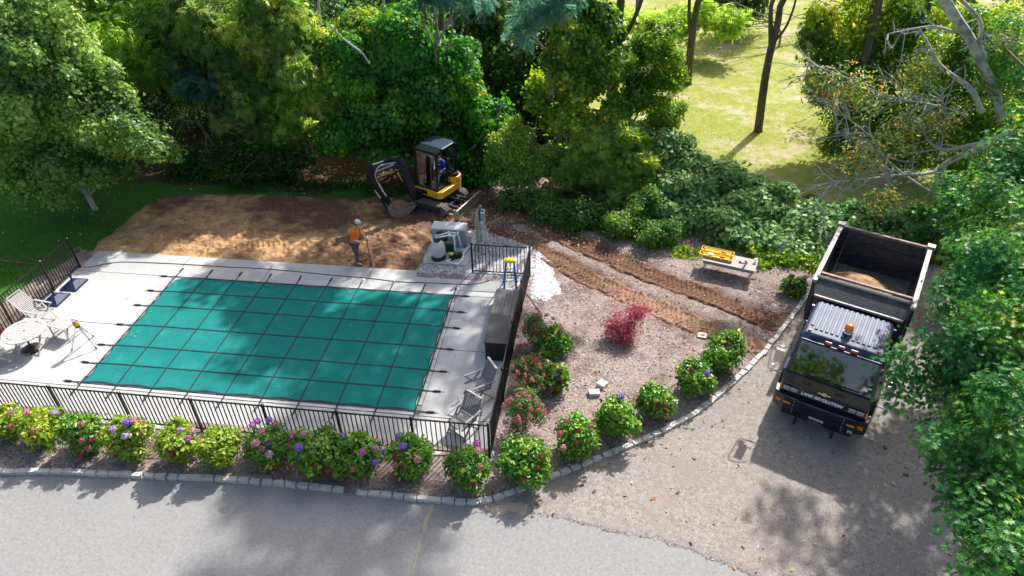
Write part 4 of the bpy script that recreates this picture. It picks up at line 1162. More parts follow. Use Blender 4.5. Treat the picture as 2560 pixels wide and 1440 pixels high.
# roof shell, narrower than the doors
b = MB(); RW = .945
lo = [(-RW - .03, .93, 2.33), (RW + .03, .93, 2.33), (RW + .03, 2.47, 2.33), (-RW - .03, 2.47, 2.33)]
hi = [(-RW + .05, 1.03, 2.485), (RW - .05, 1.03, 2.485), (RW - .05, 2.42, 2.50), (-RW + .05, 2.42, 2.50)]
b.add(lo + hi, [(0, 3, 2, 1), (4, 5, 6, 7), (0, 1, 5, 4), (1, 2, 6, 5), (2, 3, 7, 6), (3, 0, 4, 7)])
roof = b.build('roof', m_roofp, TR, bevel=.035, seg=3)
rib = MB(); rib.box((0, 0, 0), (.078, 1.20, .040)); ribm = rib.mesh('roof_rib', m_ribp)
for k in range(14):
    x = -.80 + k * 1.6 / 13
    o = inst('roof_rib', ribm, roof, (x, 1.80 if k % 13 else 1.86, 2.502), (R(.6), 0, 0), (1, 1 if k % 13 else .9, 1)); link_b = o.modifiers.new('bevel', 'BEVEL'); link_b.width = .010; link_b.segments = 1
# visor band with lamps
b = MB(); b.add([(-RW, .86, 2.30), (RW, .86, 2.30), (RW - .03, 1.02, 2.455), (-RW + .03, 1.02, 2.455), (-RW, .93, 2.28), (RW, .93, 2.28), (RW - .03, 1.10, 2.42), (-RW + .03, 1.10, 2.42)], [(0, 1, 2, 3), (4, 7, 6, 5), (0, 4, 5, 1), (3, 2, 6, 7), (0, 3, 7, 4), (1, 5, 6, 2)])
vis = b.build('visor_panel', m_roofp, TR, bevel=.01)
lens = MB(); lens.box((0, 0, 0), (.165, .07, .05)); lm_ = lens.mesh('clearance_lamp', m_orl)
for x in (-.30, 0, .30):
    o = inst('clearance_lamp', lm_, TR, (x + .0, .935, 2.405), (R(45), 0, 0)); bb = o.modifiers.new('bevel', 'BEVEL'); bb.width = .012
bl = MB(); bl.box((0, 0, 0), (.20, .07, .022)); blm = bl.mesh('blank_plate', m_paint)
for x in (-.62, .62): inst('blank_plate', blm, TR, (x, .945, 2.395), (R(45), 0, 0))
for x in (-.80, .80):
    b = MB(); b.lathe([(.04, 0), (.04, .03), (.02, .045)], (x, 1.10, 2.475), 14); b.build('roof_marker', m_redl, TR)
# beacon
bc = MB(); bc.lathe([(.115, 0), (.12, .05), (.10, .06)], (0.02, 1.42, 2.52), 20); bo = bc.build('beacon_base', m_chrome, TR, smooth=False)
b = MB(); b.lathe([(.098, .06), (.105, .10), (.10, .22), (.085, .27), (.03, .285)], (0.02, 1.42, 2.52), 20); b.build('beacon_lens', mat('beacon_amber', (.80, .20, .008), .18, coat=1, c2=(.90, .34, .02), nscale=14), bo, smooth=True)
# pillars, rear wall, screens
for s in (-1, 1):
    for p_, q_, w_, h_ in (((s * 1.0, .54, 1.49), (s * .93, .93, 2.36), .075, .06), ((s * 1.02, 1.55, 1.49), (s * .945, 1.62, 2.36), .07, .09), ((s * 1.02, 2.38, 1.49), (s * .95, 2.38, 2.36), .06, .14)):
        b = MB(); b.bar(p_, q_, w_, h_); b.build('pillar', m_paint, TR)
b = MB(); b.box((0, 2.41, 1.92), (1.9, .05, .88)); b.build('rear_wall', m_paint, TR)
b = MB(); b.add([(-.965, .525, 1.50), (.965, .525, 1.50), (.90, .915, 2.34), (-.90, .915, 2.34)], [(0, 1, 2, 3)]); b.build('windscreen', m_glass, TR)
for s in (-1, 1):
    b = MB(); b.add([(s * 1.01, .60, 1.50), (s * 1.015, 1.52, 1.50), (s * .945, 1.58, 2.34), (s * .945, .98, 2.34)], [(0, 1, 2, 3)]); b.build('side_window', m_glass, TR)
b = MB()
b.bar((-1.0, .50, 1.505), (1.0, .50, 1.505), .03, .045); b.bar((-.93, .89, 2.34), (.93, .89, 2.34), .03, .035)
b.build('screen_seal', m_blk, TR)
# interior
b = MB(); b.box((0, .78, 1.53), (1.86, .44, .07)); b.box((-.0, .95, 1.60), (.5, .12, .10)); b.build('dashboard', m_dash, TR, bevel=.02)
for x in (-.55, .45):
    b = MB(); b.box((x, 1.75, 1.58), (.5, .5, .14)); b.box((x, 2.02, 1.92), (.5, .14, .60), 0, .15); b.box((x, 2.1, 2.26), (.3, .09, .12)); b.build('seat', m_seat, TR, bevel=.04)
b = MB(); b.tube([(.45 + .19 * math.cos(a), 1.20 + .19 * math.sin(a) * .8, 1.78 + .19 * math.sin(a) * .6) for a in np.linspace(0, 2 * math.pi, 21)], .014, 6); b.bar((.45, 1.2, 1.78), (.45, 1.05, 1.55), .04); b.build('steering_wheel', m_blk, TR)
b = MB(); b.box((-.02, 1.02, 2.22), (.34, .03, .10)); b.build('mirror', m_blk, TR)
b = MB(); b.box((.14, .84, 2.10), (.06, .02, .12), 0, -.4); b.build('air_freshener', mat('teal_card', (.02, .32, .36), .6), TR)
b = MB(); b.box((-.1, .70, 1.573), (.34, .16, .006), .2); b.box((.35, .66, 1.573), (.16, .11, .006), -.4); b.build('paper', m_white, TR)
# wipers
b = MB()
for x0, x1 in ((-.62, .02), (.06, .70)):
    b.bar((x0 + .1, .475, 1.51), ((x0 + x1) / 2, .535, 1.60), .014); b.bar((x0, .525, 1.565), (x1, .528, 1.575), .012, .02)
b.build('wiper', m_blk, TR)
b = MB()
for x in (-.48, .30): b.bar((x - .10, .40, 1.37), (x + .12, .40, 1.37), .022, .02)
b.build('grab_handle', m_blk, TR)
# sticker on the screen
b = MB(); b.box((.80, .60, 1.68), (.11, .004, .09), 0, -.43); b.box((.74, .585, 1.645), (.05, .004, .04), .2, -.43); b.build('sticker', m_white, TR)
b = MB(); b.box((.83, .575, 1.615), (.05, .004, .03), 0, -.43); b.box((.83, .625, 1.75), (.035, .004, .03), 0, -.43); b.build('red_sticker', m_redl, TR)
# headlamps
for s in (-1, 1):
    for dx in (0, .19):
        b = MB(); b.box((s * .88 - s * dx, .375, 1.09), (.17, .035, .115)); h = b.build('headlamp', m_lamp, TR, bevel=.012)
        b = MB(); b.box((s * .88 - s * dx, .392, 1.09), (.185, .02, .135)); b.build('bezel', m_blk, h)
    b = MB(); b.box((s * 1.02, .43, 1.08), (.05, .16, .14)); b.build('turn_signal', m_amber, TR, bevel=.012)
# lettering and bow-tie emblem on the nose
def text_obj(txt, size, depth, m, parent, mw, shear=.25, extr=.002, xs=1.0, name='lettering'):
    cu = bpy.data.curves.new(name, 'FONT'); cu.body = txt; cu.size = size; cu.extrude = extr; cu.align_x = 'CENTER'; cu.align_y = 'CENTER'; cu.shear = shear; cu.offset = depth
    o = bpy.data.objects.new(name, cu); col.objects.link(o)
    dg = bpy.context.evaluated_depsgraph_get(); me = bpy.data.meshes.new_from_object(o.evaluated_get(dg)); bpy.data.objects.remove(o)
    for v in me.vertices: v.co.x *= xs
    me.materials.clear(); me.materials.append(m)
    q = bpy.data.objects.new(name, me); col.objects.link(q); q.parent = parent; q.matrix_local = mw
    return q
m_let = mat('white_lettering', (.80, .82, .85), .4)
text_obj('LAND REVOLUTION', .112, .005, m_let, TR, Matrix.Translation((-.03, .378, 1.085)) @ Matrix.Rotation(R(90), 4, 'X') @ Matrix.Rotation(R(-6), 4, 'X'), xs=.96, extr=.005)
b = MB(); b.prism([(-.05, .045), (.05, .045), (.04, .018), (.16, .018), (.135, -.022), (.045, -.022), (.055, -.048), (-.055, -.048), (-.045, -.022), (-.16, -.022), (-.135, .018), (-.04, .018)], -.006, .006)
em = b.build('emblem', m_gold, TR); em.matrix_local = Matrix.Translation((0, .400, 1.255)) @ Matrix.Rotation(R(82), 4, 'X')
b = MB(); b.box((-.36, .262, .90), (.06, .03, .03)); b.build('white_tag', m_white, TR)
# bumper
b = MB(); b.prism([(-1.17, .66), (-1.13, .36), (-.85, .25), (0, .20), (.85, .25), (1.13, .36), (1.17, .66), (1.10, .66), (.9, .44), (-.9, .44), (-1.10, .66)], .46, .92); b.build('bumper', m_paint, TR, bevel=.03, seg=3)
b = MB(); b.box((0, .34, .40), (1.7, .14, .14)); b.box((0, .26, .60), (.95, .12, .16)); b.build('lower_bar', m_blk, TR, bevel=.01)
b = MB()
for x in (-.45, .45):
    b.box((x, .17, .42), (.06, .12, .28)); b.tube([(x, .18, .30), (x, .06, .28)], .035, 8)
b.build('plow_bracket', m_blk, TR)
for s in (-1, 1):
    b = MB(); b.tube([(s * .77 - .09, .262, .72), (s * .77 + .09, .262, .72)], .038, 10); b.build('fog_lamp', m_amber, TR)
    for k in range(3):
        b = MB(); b.box((s * .985 + (k - 1) * .042, .288, .72), (.035, .03, .10), s * .45); b.build('amber_lamp', m_amber, TR)
    b = MB()
    for zz in (.86, .74, .60, .50): b.tube([(s * .60, .235, zz), (s * .60, .205, zz)], .016, 8)
    b.build('bolt', m_steel, TR)
b = MB(); b.box((0, .185, .56), (.34, .012, .10), 0, .35); pl = b.build('number_plate', mat('plate_white', (.55, .60, .68), .4), TR)
b = MB()
for k in range(7): b.box((-.125 + k * .042 - 0, .178, .558), (.022, .006, .045), 0, .35)
b.build('plate_marks', m_navy, pl)
b = MB(); b.box((0, .18, .46), (.34, .02, .014)); b.build('chrome_strip', m_chrome, TR)
b = MB(); b.box((.80, .235, .53), (.11, .01, .07)); k_ = b.build('decal', m_white, TR)
b = MB(); b.box((.80, .228, .53), (.085, .006, .03)); b.build('decal_stripe', m_redl, k_)
# steps, fenders
for s in (-1, 1):
    b = MB(); b.prism([(.70, .55), (.80, .95), (1.0, 1.15), (1.38, 1.24), (1.76, 1.15), (1.96, .95), (2.05, .7), (1.98, .7), (1.90, .92), (1.70, 1.08), (1.38, 1.16), (1.06, 1.08), (.88, .92), (.78, .55)], s * .98, s * 1.15, 'x'); b.build('fender', m_paint, TR, bevel=.01)
    b = MB(); b.box((s * .98, 2.25, .55), (.3, .45, .05)); b.build('step', m_blk, TR)
# mirrors
for s in (-1, 1):
    A = (s * 1.02, .62, 2.15); Bq = (s * 1.42, .50, 2.18); Cq = (s * 1.46, .50, 1.40); D = (s * 1.05, .55, 1.36)
    b = MB(); b.tube([A, (s * 1.25, .53, 2.19), Bq, (s * 1.47, .49, 2.1), Cq, (s * 1.40, .50, 1.36), D], .016, 8); b.tube([(s * 1.46, .49, 1.62), (s * 1.1, .54, 1.60)], .012, 8)
    fr = b.build('mirror_frame', m_chrome, TR, smooth=True)
    b = MB(); b.box((s * 1.27, .53, 1.86), (.20, .05, .42)); mr_ = b.build('mirror_housing', mat('mirror_back', (.50, .47, .40), .3, .5), fr, bevel=.012)
    b = MB(); b.box((s * 1.27, .558, 1.86), (.17, .006, .38)); b.build('mirror_glass', m_chrome, mr_)
    b = MB(); b.tube([(s * 1.36, .52, 1.50), (s * 1.36, .47, 1.50)], .075, 16); b.build('convex_mirror', m_chrome, fr)
# dump box
Y0, Y1, ZB, ZT, BW = 3.55, 6.82, 1.12, 2.40, 1.24
bx = thing('dump_body', None, None); bx.parent = TR
b = MB(); b.box((0, (Y0 + Y1) / 2, ZB), (2 * BW, Y1 - Y0, .08)); b.build('floor', m_floor, bx)
for s in (-1, 1):
    b = MB(); b.prism([(s * BW, ZB + .04), (s * BW, ZT - .04), (s * (BW - .05), ZT - .04), (s * (BW - .05), ZB + .30), (s * (BW - .18), ZB + .04)], Y0, Y1, 'y'); b.build('side_wall', m_inner, bx)
    b = MB(); b.box((s * (BW - .01), (Y0 + Y1) / 2 - .02, ZT), (.125, Y1 - Y0 + .2, .09)); b.build('top_rail', m_rail, bx, bevel=.01)
    for k in range(5):
        b = MB(); b.box((s * (BW + .035), Y0 + .2 + k * .72, (ZB + ZT) / 2), (.06, .12, ZT - ZB - .05)); b.build('rib', m_blk, bx, bevel=.008)
    b = MB(); b.box((s * (BW + .0), Y1 - .02, ZT + .03), (.22, .22, .16)); b.box((s * (BW + .02), Y1 + .12, ZT - .1), (.12, .1, .12)); b.build('corner_block', m_rail, bx, bevel=.012)
    b = MB(); b.box((s * (BW - .32), 3.17, 2.085), (.17, .02, .05)); b.build('reflector', mat('red_reflector', (.5, .01, .03), .3), bx)
b = MB(); b.prism([(Y1, ZB), (Y1, ZT), (Y1 - .05, ZT), (Y1 - .05, ZB + .42), (Y1 - .10, ZB + .42), (Y1 - .10, ZB + .38), (Y1 - .05, ZB + .36), (Y1 - .07, ZB)], -BW + .05, BW - .05, 'x')
b.box((0, Y1 - .075, ZB + .88), (2 * BW - .12, .05, .05)); b.box((.0, Y1 - .08, ZB + .22), (.34, .03, .20)); b.build('tailgate', m_inner, bx)
b = MB(); b.box((0, Y1 - .02, ZT), (2 * BW - .14, .085, .08)); b.build('top_rail', m_rail2, bx, bevel=.01)
b = MB(); b.box((0, Y0, (ZB + ZT) / 2 - .05), (2 * BW - .1, .06, ZT - ZB - .1)); b.build('front_wall', m_inner, bx)
b = MB(); b.box((0, 3.98, 2.37), (2 * BW - .14, .085, .06)); b.build('cross_rail', m_rail2, bx, bevel=.008)
b = MB(); b.tube([(-BW + .02, 3.66, 2.37), (BW - .02, 3.66, 2.37)], .105, 16); b.build('tarp_roll', mat('tarp', (.045, .052, .058), .75, c2=(.08, .088, .09), nscale=9, bump=.6, bscale=25), bx, smooth=False)
b = MB(); b.add([(-BW, 3.60, 2.42), (BW, 3.60, 2.42), (BW - .12, 3.20, 2.13), (-BW + .12, 3.20, 2.13), (-BW, 3.60, 2.37), (BW, 3.60, 2.37), (BW - .12, 3.20, 2.08), (-BW + .12, 3.20, 2.08)], [(0, 1, 2, 3), (4, 7, 6, 5), (0, 4, 5, 1), (3, 2, 6, 7), (0, 3, 7, 4), (1, 5, 6, 2)])
b.build('cab_shield', mat('tarp', (0, 0, 0)), bx)
b = MB(); b.box((0, 3.19, 2.115), (2 * BW - .26, .06, .065)); b.build('shield_rail', m_rail, bx, bevel=.008)
b = MB(); b.box((0, 3.26, 1.60), (2 * BW - .30, .05, .92)); b.build('front_panel', m_paint, bx)
b = MB()
for s in (-1, 1): b.bar((s * (BW - .10), 3.25, 1.2), (s * (BW - .10), 3.25, 2.1), .08); b.bar((s * (BW - .06), 3.3, 1.2), (s * (BW - .02), Y0, 1.2), .08)
b.build('shield_post', m_blk, bx)
# sand heap in the box
m_sand = mat('heap_sand', (.44, .28, .14), .95, c2=(.24, .14, .07), nscale=7, bump=.9, bscale=50)
Xg, Yg = np.meshgrid(np.linspace(-1.12, 1.12, 60), np.linspace(3.62, 6.2, 66))
Zg = .60 * np.exp(-(((Xg + .25) / .85) ** 2 + ((Yg - 5.45) / .72) ** 2) ** 1.2 * .8) + (fbm(Xg, Yg, 3) - .5) * .10 + (fbm(Xg, Yg, 9) - .5) * .04 - .10
idx = np.arange(Xg.size).reshape(Xg.shape); F = np.stack([idx[:-1, :-1].ravel(), idx[:-1, 1:].ravel(), idx[1:, 1:].ravel(), idx[1:, :-1].ravel()], 1)
sp = bpy.data.objects.new('sand_heap', np_mesh('sand_heap', np.stack([Xg.ravel(), Yg.ravel(), Zg.ravel() + ZB + .04], 1), F, m_sand, None, True)); col.objects.link(sp)
sp.location = TR.location; sp.rotation_euler = TR.rotation_euler
tag(sp, 'heap of brown sand lying in the open bed of the dump truck', 'sand'); sp['kind'] = 'stuff'
b = MB(); b.box((.98, 3.74, 2.05), (.16, .10, .14), .3); pb = b.build('wood_block', m_cop, bevel=.01); pb.location = TR.location; pb.rotation_euler = TR.rotation_euler
tag(pb, 'pale block wedged by the tarp roll at the front right of the truck bed', 'block')
# rope over the box
b = MB(); b.tube([(-.95, Y1 - .05, 2.42), (-.98, 6.2, 1.9), (-1.0, 5.4, 1.5), (-.98, 4.9, 1.3)], .008, 5); b.build('rope', m_hose, bx)

# ------------------------------------------------------------------ mini excavator
EX = thing('mini_excavator', 'black and yellow mini excavator with cab, dozer blade and dirt filled bucket', 'excavator', (7.80, 5.98, .05))
def frame(fx, fy, ox=0, oy=0, oz=0):
    l = math.hypot(fx, fy); fx /= l; fy /= l
    return Matrix(((fx, -fy, 0, ox), (fy, fx, 0, oy), (0, 0, 1, oz), (0, 0, 0, 1)))
MU = frame(.94, -.34); MH = frame(-.45, -.89)
m_ex = mat('machine_yellow', (.78, .40, .015), .35, coat=.3)
m_dk = mat('machine_black', (.010, .013, .020), .38, .2)
m_und = mat('undercarriage', (.012, .020, .038), .5, .2, c2=(.05, .045, .04), nscale=6)
m_trk = mat('dusty_rubber', (.07, .062, .055), .9, c2=(.13, .11, .095), nscale=12)
m_bld = mat('blade_metal', (.22, .21, .18), .5, .5, c2=(.34, .32, .27), nscale=6, bump=.2)
for s in (-1, 1):
    b = MB(); b.M = MU
    pr = []
    for k in range(11): a = math.pi / 2 + math.pi * k / 10; pr.append((-.80 + .22 * math.cos(a), .23 + .22 * math.sin(a)))
    for k in range(11): a = -math.pi / 2 + math.pi * k / 10; pr.append((.78 + .22 * math.cos(a), .23 + .22 * math.sin(a)))
    b.prism(pr, s * .70 - .15, s * .70 + .15, 'y')
    per = 2 * 1.58 + 2 * math.pi * .22; n = 46
    for k in range(n):
        d = per * k / n
        if d < 1.58: x, z, a = -.80 + d, .45, 0
        elif d < 1.58 + math.pi * .22: t_ = (d - 1.58) / .22; x, z, a = .78 + .22 * math.sin(t_), .23 + .22 * math.cos(t_), t_
        elif d < 3.16 + math.pi * .22: x, z, a = .78 - (d - 1.58 - math.pi * .22), .01, math.pi
        else: t_ = (d - 3.16 - math.pi * .22) / .22; x, z, a = -.80 - .22 * math.sin(t_), .23 - .22 * math.cos(t_), math.pi + t_
        b.box((x, s * .70 + (.035 if k % 2 else -.035), z), (.045, .22, .035), 0, 0, a)
    b.build('track', m_trk, EX)
    b = MB(); b.M = MU; b.prism([(-.76, .10), (.74, .10), (.80, .22), (.74, .36), (-.70, .40), (-.82, .24)], s * .70 + s * .135, s * .70 + s * .165, 'y'); b.build('track_frame', m_und, EX)
    for k in range(5):
        b = MB(); b.M = MU; b.tube([(-.6 + k * .3, s * .868, .16), (-.6 + k * .3, s * .885, .16)], .06, 12); b.build('roller', m_blk, EX)
b = MB(); b.M = MU; b.box((0, 0, .32), (.9, 1.2, .22)); b.cyl((0, 0, .42), .38, .16, 24); b.build('carbody', m_und, EX)
b = MB(); b.M = MU
for s in (-1, 1): b.bar((.35, s * .34, .30), (1.45, s * .42, .28), .08, .12)
b.bar((.9, -.4, .3), (.9, .4, .3), .08, .08); b.build('blade_arm', m_und, EX)
b = MB(); b.M = MU; b.tube([(.4, 0, .42), (1.38, 0, .40)], .05, 10); b.build('blade_cylinder', m_dk, EX)
b = MB(); b.M = MU; b.prism([(1.46, .10), (1.54, .08), (1.50, .20), (1.50, .34), (1.56, .47), (1.50, .48), (1.44, .34), (1.44, .2)], -.90, .90, 'y'); b.build('dozer_blade', m_bld, EX)
b = MB(); b.M = MU
for s in (-1, 1): b.prism([(1.42, .08), (1.60, .08), (1.60, .48), (1.42, .48)], s * .90 - .012, s * .90 + .012, 'y')
b.build('blade_end', m_bld, EX)
# house
def rr_poly(x0, x1, y0, y1, r, n=5):
    P = []
    for cx, cy, a0 in ((x1 - r, y1 - r, 0), (x0 + r, y1 - r, 90), (x0 + r, y0 + r, 180), (x1 - r, y0 + r, 270)):
        for k in range(n + 1): a = R(a0 + 90 * k / n); P.append((cx + r * math.cos(a), cy + r * math.sin(a)))
    return P
b = MB(); b.M = MH; b.prism(rr_poly(-.92, .50, -.70, .70, .20), .56, .84); b.build('skirt', m_ex, EX, bevel=.02)
b = MB(); b.M = MH; b.prism(rr_poly(-.98, -.40, -.70, .70, .26), .80, 1.10); b.build('counterweight', m_ex, EX, bevel=.03)
b = MB(); b.M = MH; b.prism(rr_poly(-.90, -.42, -.64, .66, .24), 1.08, 1.24); b.build('engine_hood', m_dk, EX, bevel=.03)
b = MB(); b.M = MH; b.prism(rr_poly(-.45, .48, -.68, -.42, .08), .82, 1.12); b.build('side_hood', m_dk, EX, bevel=.03)
b = MB(); b.M = MH; b.box((.02, .02, .855), (.86, .94, .03)); b.build('cab_floor', m_rub, EX)
b = MB(); b.M = MH
for k in range(7): b.box((-.2 + k * .08, .30, .875), (.03, .30, .012))
b.build('floor_mat', mat('mat_grey', (.18, .18, .17), .8), EX)
# cab frame
b = MB(); b.M = MH
CX0, CX1, CY0, CY1, CZ0, CZ1 = -.80, .40, -.50, .50, .84, 2.40
for (x, y, w) in ((CX1, CY0, .07), (CX1, CY1, .07), (CX0, CY0, .10), (CX0, CY1, .10), (-.22, CY1, .05)):
    b.bar((x, y, CZ0), (x - (.05 if x > 0 else 0), y, CZ1), w, w)
for zz in (CZ0 + .02, CZ1 - .04):
    b.bar((CX1 - (.04 if zz > 1 else 0), CY0, zz), (CX1 - (.04 if zz > 1 else 0), CY1, zz), .07, .07); b.bar((CX0, CY0, zz), (CX0, CY1, zz), .07, .07)
    for y in (CY0, CY1): b.bar((CX0, y, zz), (CX1 - .02, y, zz), .06, .07)
b.bar((CX0, CY0, 1.35), (CX1, CY0, 1.35), .05, .05); b.bar((CX0, CY0, 1.35), (CX0, CY1, 1.35), .05, .05)
b.build('cab_frame', m_dk, EX)
b = MB(); b.M = MH; b.prism([(CX0 - .04, CY0 - .04 + .16), (CX0 + .12, CY0 - .04), (.02, CY0 - .05), (.02, CY1 + .05), (CX0 + .12, CY1 + .04), (CX0 - .04, CY1 + .04 - .16)], CZ1 - .01, CZ1 + .06); b.build('roof', mat('roof_blue', (.012, .030, .062), .45, c2=(.018, .042, .08), nscale=40), EX, bevel=.03)
b = MB(); b.M = MH; b.box((.21, 0, CZ1 + .015), (.36, .96, .03)); b.build('roof_window', mat('dark_pane', (.010, .018, .016), .25), EX)
gl = glass_mat('cab_glass', (.75, .85, .82), .85)
b = MB(); b.M = MH; b.add([(CX1, CY0 + .03, CZ0 + .05), (CX1, CY1 - .03, CZ0 + .05), (CX1 - .045, CY1 - .03, CZ1 - .06), (CX1 - .045, CY0 + .03, CZ1 - .06)], [(0, 1, 2, 3)]); b.build('front_window', gl, EX)
b = MB(); b.M = MH; b.add([(CX0 + .05, CY0, 1.38), (CX1 - .04, CY0, 1.38), (CX1 - .06, CY0, CZ1 - .06), (CX0 + .05, CY0, CZ1 - .06)], [(0, 1, 2, 3)]); b.build('side_window', gl, EX)
b = MB(); b.M = MH; b.box((-.48, .02, 1.14), (.46, .48, .12)); b.box((-.70, .02, 1.45), (.12, .46, .55)); b.box((-.50, .02, .98), (.4, .4, .22)); b.build('seat', m_seat, EX, bevel=.03)
b = MB(); b.M = MH
for y in (-.30, .34): b.box((-.30, y, 1.18), (.36, .14, .26)); b.tube([(-.16, y, 1.3), (-.12, y, 1.48)], [.018, .028], 8)
for y in (-.06, .08): b.tube([(.18, y, .86), (.12, y, 1.32)], .012, 6)
b.build('control_lever', m_dk, EX)
b = MB(); b.M = MH; b.box((.30, -.30, 1.45), (.07, .09, .13)); b.build('monitor', m_white, EX)
b = MB(); b.M = MH; b.tube([(-.55, .60, 1.30), (-.55, .62, 1.9)], .014, 6); b.box((-.55, .66, 1.95), (.03, .12, .22)); b.build('mirror', m_dk, EX)
b = MB(); b.M = MH; b.tube([(CX1 + .02, .36, CZ1 - .12), (CX1 + .06, .36, CZ1 - .13)], .06, 14); b.build('work_light', m_lamp, EX)
# round badge on the yellow skirt
b = MB(); b.M = MH; b.tube([(.500, .30, .70), (.508, .30, .70)], .075, 20); bd = b.build('badge', m_blk, EX)
b = MB(); b.M = MH; b.tube([(.509, .30, .70), (.512, .30, .70)], .060, 18); b.build('badge_field', m_white, bd)
b = MB(); b.M = MH; b.prism([(.27, .68), (.285, .72), (.32, .71), (.335, .74), (.325, .69), (.34, .665), (.315, .68), (.28, .66)], .513, .516, 'x'); b.build('badge_mark', m_blk, bd)
b = MB(); b.M = MH; b.box((.503, .50, .70), (.006, .09, .05)); b.build('model_mark', m_blk, EX)
b = MB(); b.M = MH; b.box((.503, -.08, .70), (.008, .26, .17)); b.build('front_recess', m_blk, EX)
# swing bracket, boom, arm, bucket
FO = MH @ Vector((.88, -.34, 0)); MBm = frame(-.87, -.49, FO.x, FO.y, 0)
b = MB(); b.M = MH; b.bar((.42, -.34, .62), (.86, -.34, .58), .26, .30); b.cyl((.80, -.34, .38), .12, .50, 16); b.build('swing_post', m_dk, EX)
b = MB(); b.M = MBm; b.prism([(-.12, .60), (.10, .52), (.18, .95), (.30, 1.55), (.48, 1.88), (.80, 2.00), (1.36, 1.84), (1.46, 1.92), (1.38, 2.04), (.72, 2.26), (.38, 2.24), (.16, 2.0), (.0, 1.45), (-.10, .95)], -.085, .085, 'y'); boom = b.build('boom', m_dk, EX, bevel=.012)
text_obj('LAND REVOLUTION', .105, .002, m_let, EX, MBm @ Matrix.Translation((.98, -.0, 2.05)) @ Matrix.Translation((0, .090, 0)) @ Matrix.Rotation(R(180), 4, 'Z') @ Matrix.Rotation(R(90), 4, 'X') @ Matrix.Rotation(R(13), 4, 'Z'), xs=.72, extr=.002)
b = MB(); b.M = MBm; b.tube([(.05, -.0, .62), (.36, -.0, 1.35)], .055, 12); b.build('boom_cylinder', m_dk, EX)
b = MB(); b.M = MBm; b.tube([(.36, 0, 1.35), (.50, 0, 1.75)], .030, 10); b.build('cylinder_rod', m_chrome, EX)
b = MB(); b.M = MBm; b.tube([(.42, 0, 2.34), (.98, 0, 2.30)], .055, 12); b.box((.42, 0, 2.29), (.14, .12, .16)); b.build('arm_cylinder', m_dk, EX)
b = MB(); b.M = MBm; b.tube([(.96, 0, 2.30), (1.52, 0, 2.22)], .028, 10); b.build('cylinder_rod', m_chrome, EX)
b = MB(); b.M = MBm; b.prism([(1.42, 2.32), (1.58, 2.22), (1.62, 1.82), (1.36, 1.12), (1.04, .42), (.94, .32), (.86, .42), (.96, .75), (1.15, 1.30), (1.30, 1.78), (1.33, 2.10)], -.075, .075, 'y'); b.build('arm', m_dk, EX, bevel=.012)
b = MB(); b.M = MBm; b.tube([(1.68, 0, 1.86), (1.46, 0, 1.22)], .045, 12); b.build('bucket_cylinder', m_dk, EX)
b = MB(); b.M = MBm; b.tube([(1.46, 0, 1.22), (1.28, 0, .80)], .024, 10); b.build('cylinder_rod', m_chrome, EX)
b = MB(); b.M = MBm
for y in (-.10, .10): b.bar((1.30, y, .80), (1.02, y, .58), .02, .07); b.bar((1.30, y, .80), (1.02, y, .22), .02, .06)
b.build('bucket_link', m_dk, EX)
m_hs = mat('hose_grey', (.42, .44, .45), .5)
b = MB(); b.M = MBm; b.tube([tuple(p) for p in smooth([(.55, .10, 2.20), (.90, .12, 2.22), (1.20, .14, 2.20), (1.40, .16, 1.92), (1.32, .14, 1.55), (1.14, .12, 1.05), (1.06, .1, .9)], 2)], .022, 8); b.build('hydraulic_hose', m_hs, EX, smooth=True)
b = MB(); b.M = MBm
for dy in (-.05, .0, .05): b.tube([tuple(p) for p in smooth([(.0, dy, 1.0), (-.12, dy, 1.5), (.12, dy, 2.1), (.5, dy, 2.40), (.9, dy, 2.36)], 2)], .014, 6)
b.build('hydraulic_hose', m_dk, EX)
b = MB(); b.M = MBm; bp_ = [(.95, .58), (1.08, .38), (1.03, .12), (.84, -.02), (.46, .0), (.08, .30)]; ip = [(.12, .34), (.48, .05), (.81, .03), (.97, .15), (1.02, .38), (.91, .54)]
b.prism(bp_ + ip, -.36, .36, 'y'); b.build('bucket_shell', mat('bucket_metal', (.16, .13, .10), .5, .3, c2=(.42, .36, .28), nscale=9, bump=.3), EX)
for s in (-1, 1):
    b = MB(); b.M = MBm; b.prism([(.94, .57), (1.07, .38), (1.02, .13), (.84, -.01), (.46, .01), (.08, .31), (.50, .40)], s * .36 - .012, s * .36 + .012, 'y'); b.build('bucket_side', mat('bucket_metal', (0, 0, 0)), EX)
b = MB(); b.M = MBm
for k in range(5): b.prism([(.13, .26), (.10, .36), (-.02, .42)], -.33 + k * .155, -.27 + k * .155, 'y')
b.build('bucket_tooth', m_bld, EX)
b = MB(); b.M = MBm
vs = []; nn = 9
for i in range(nn):
    for j in range(nn):
        u = .16 + .78 * i / (nn - 1); y = -.34 + .68 * j / (nn - 1)
        vs.append((u, y, .30 + .20 * (i / (nn - 1)) + .13 * math.sin(math.pi * i / (nn - 1)) * math.sin(math.pi * j / (nn - 1)) + random.uniform(-.015, .015)))
b.add(vs, [(i * nn + j, i * nn + j + 1, (i + 1) * nn + j + 1, (i + 1) * nn + j) for i in range(nn - 1) for j in range(nn - 1)])
so = b.build('bucket_soil', mat('bucket_soil', (.33, .18, .10), .95, c2=(.18, .095, .055), nscale=14, bump=.8)); so.location = EX.location
tag(so, 'reddish brown soil lying inside the excavator bucket', 'soil', kind='stuff')

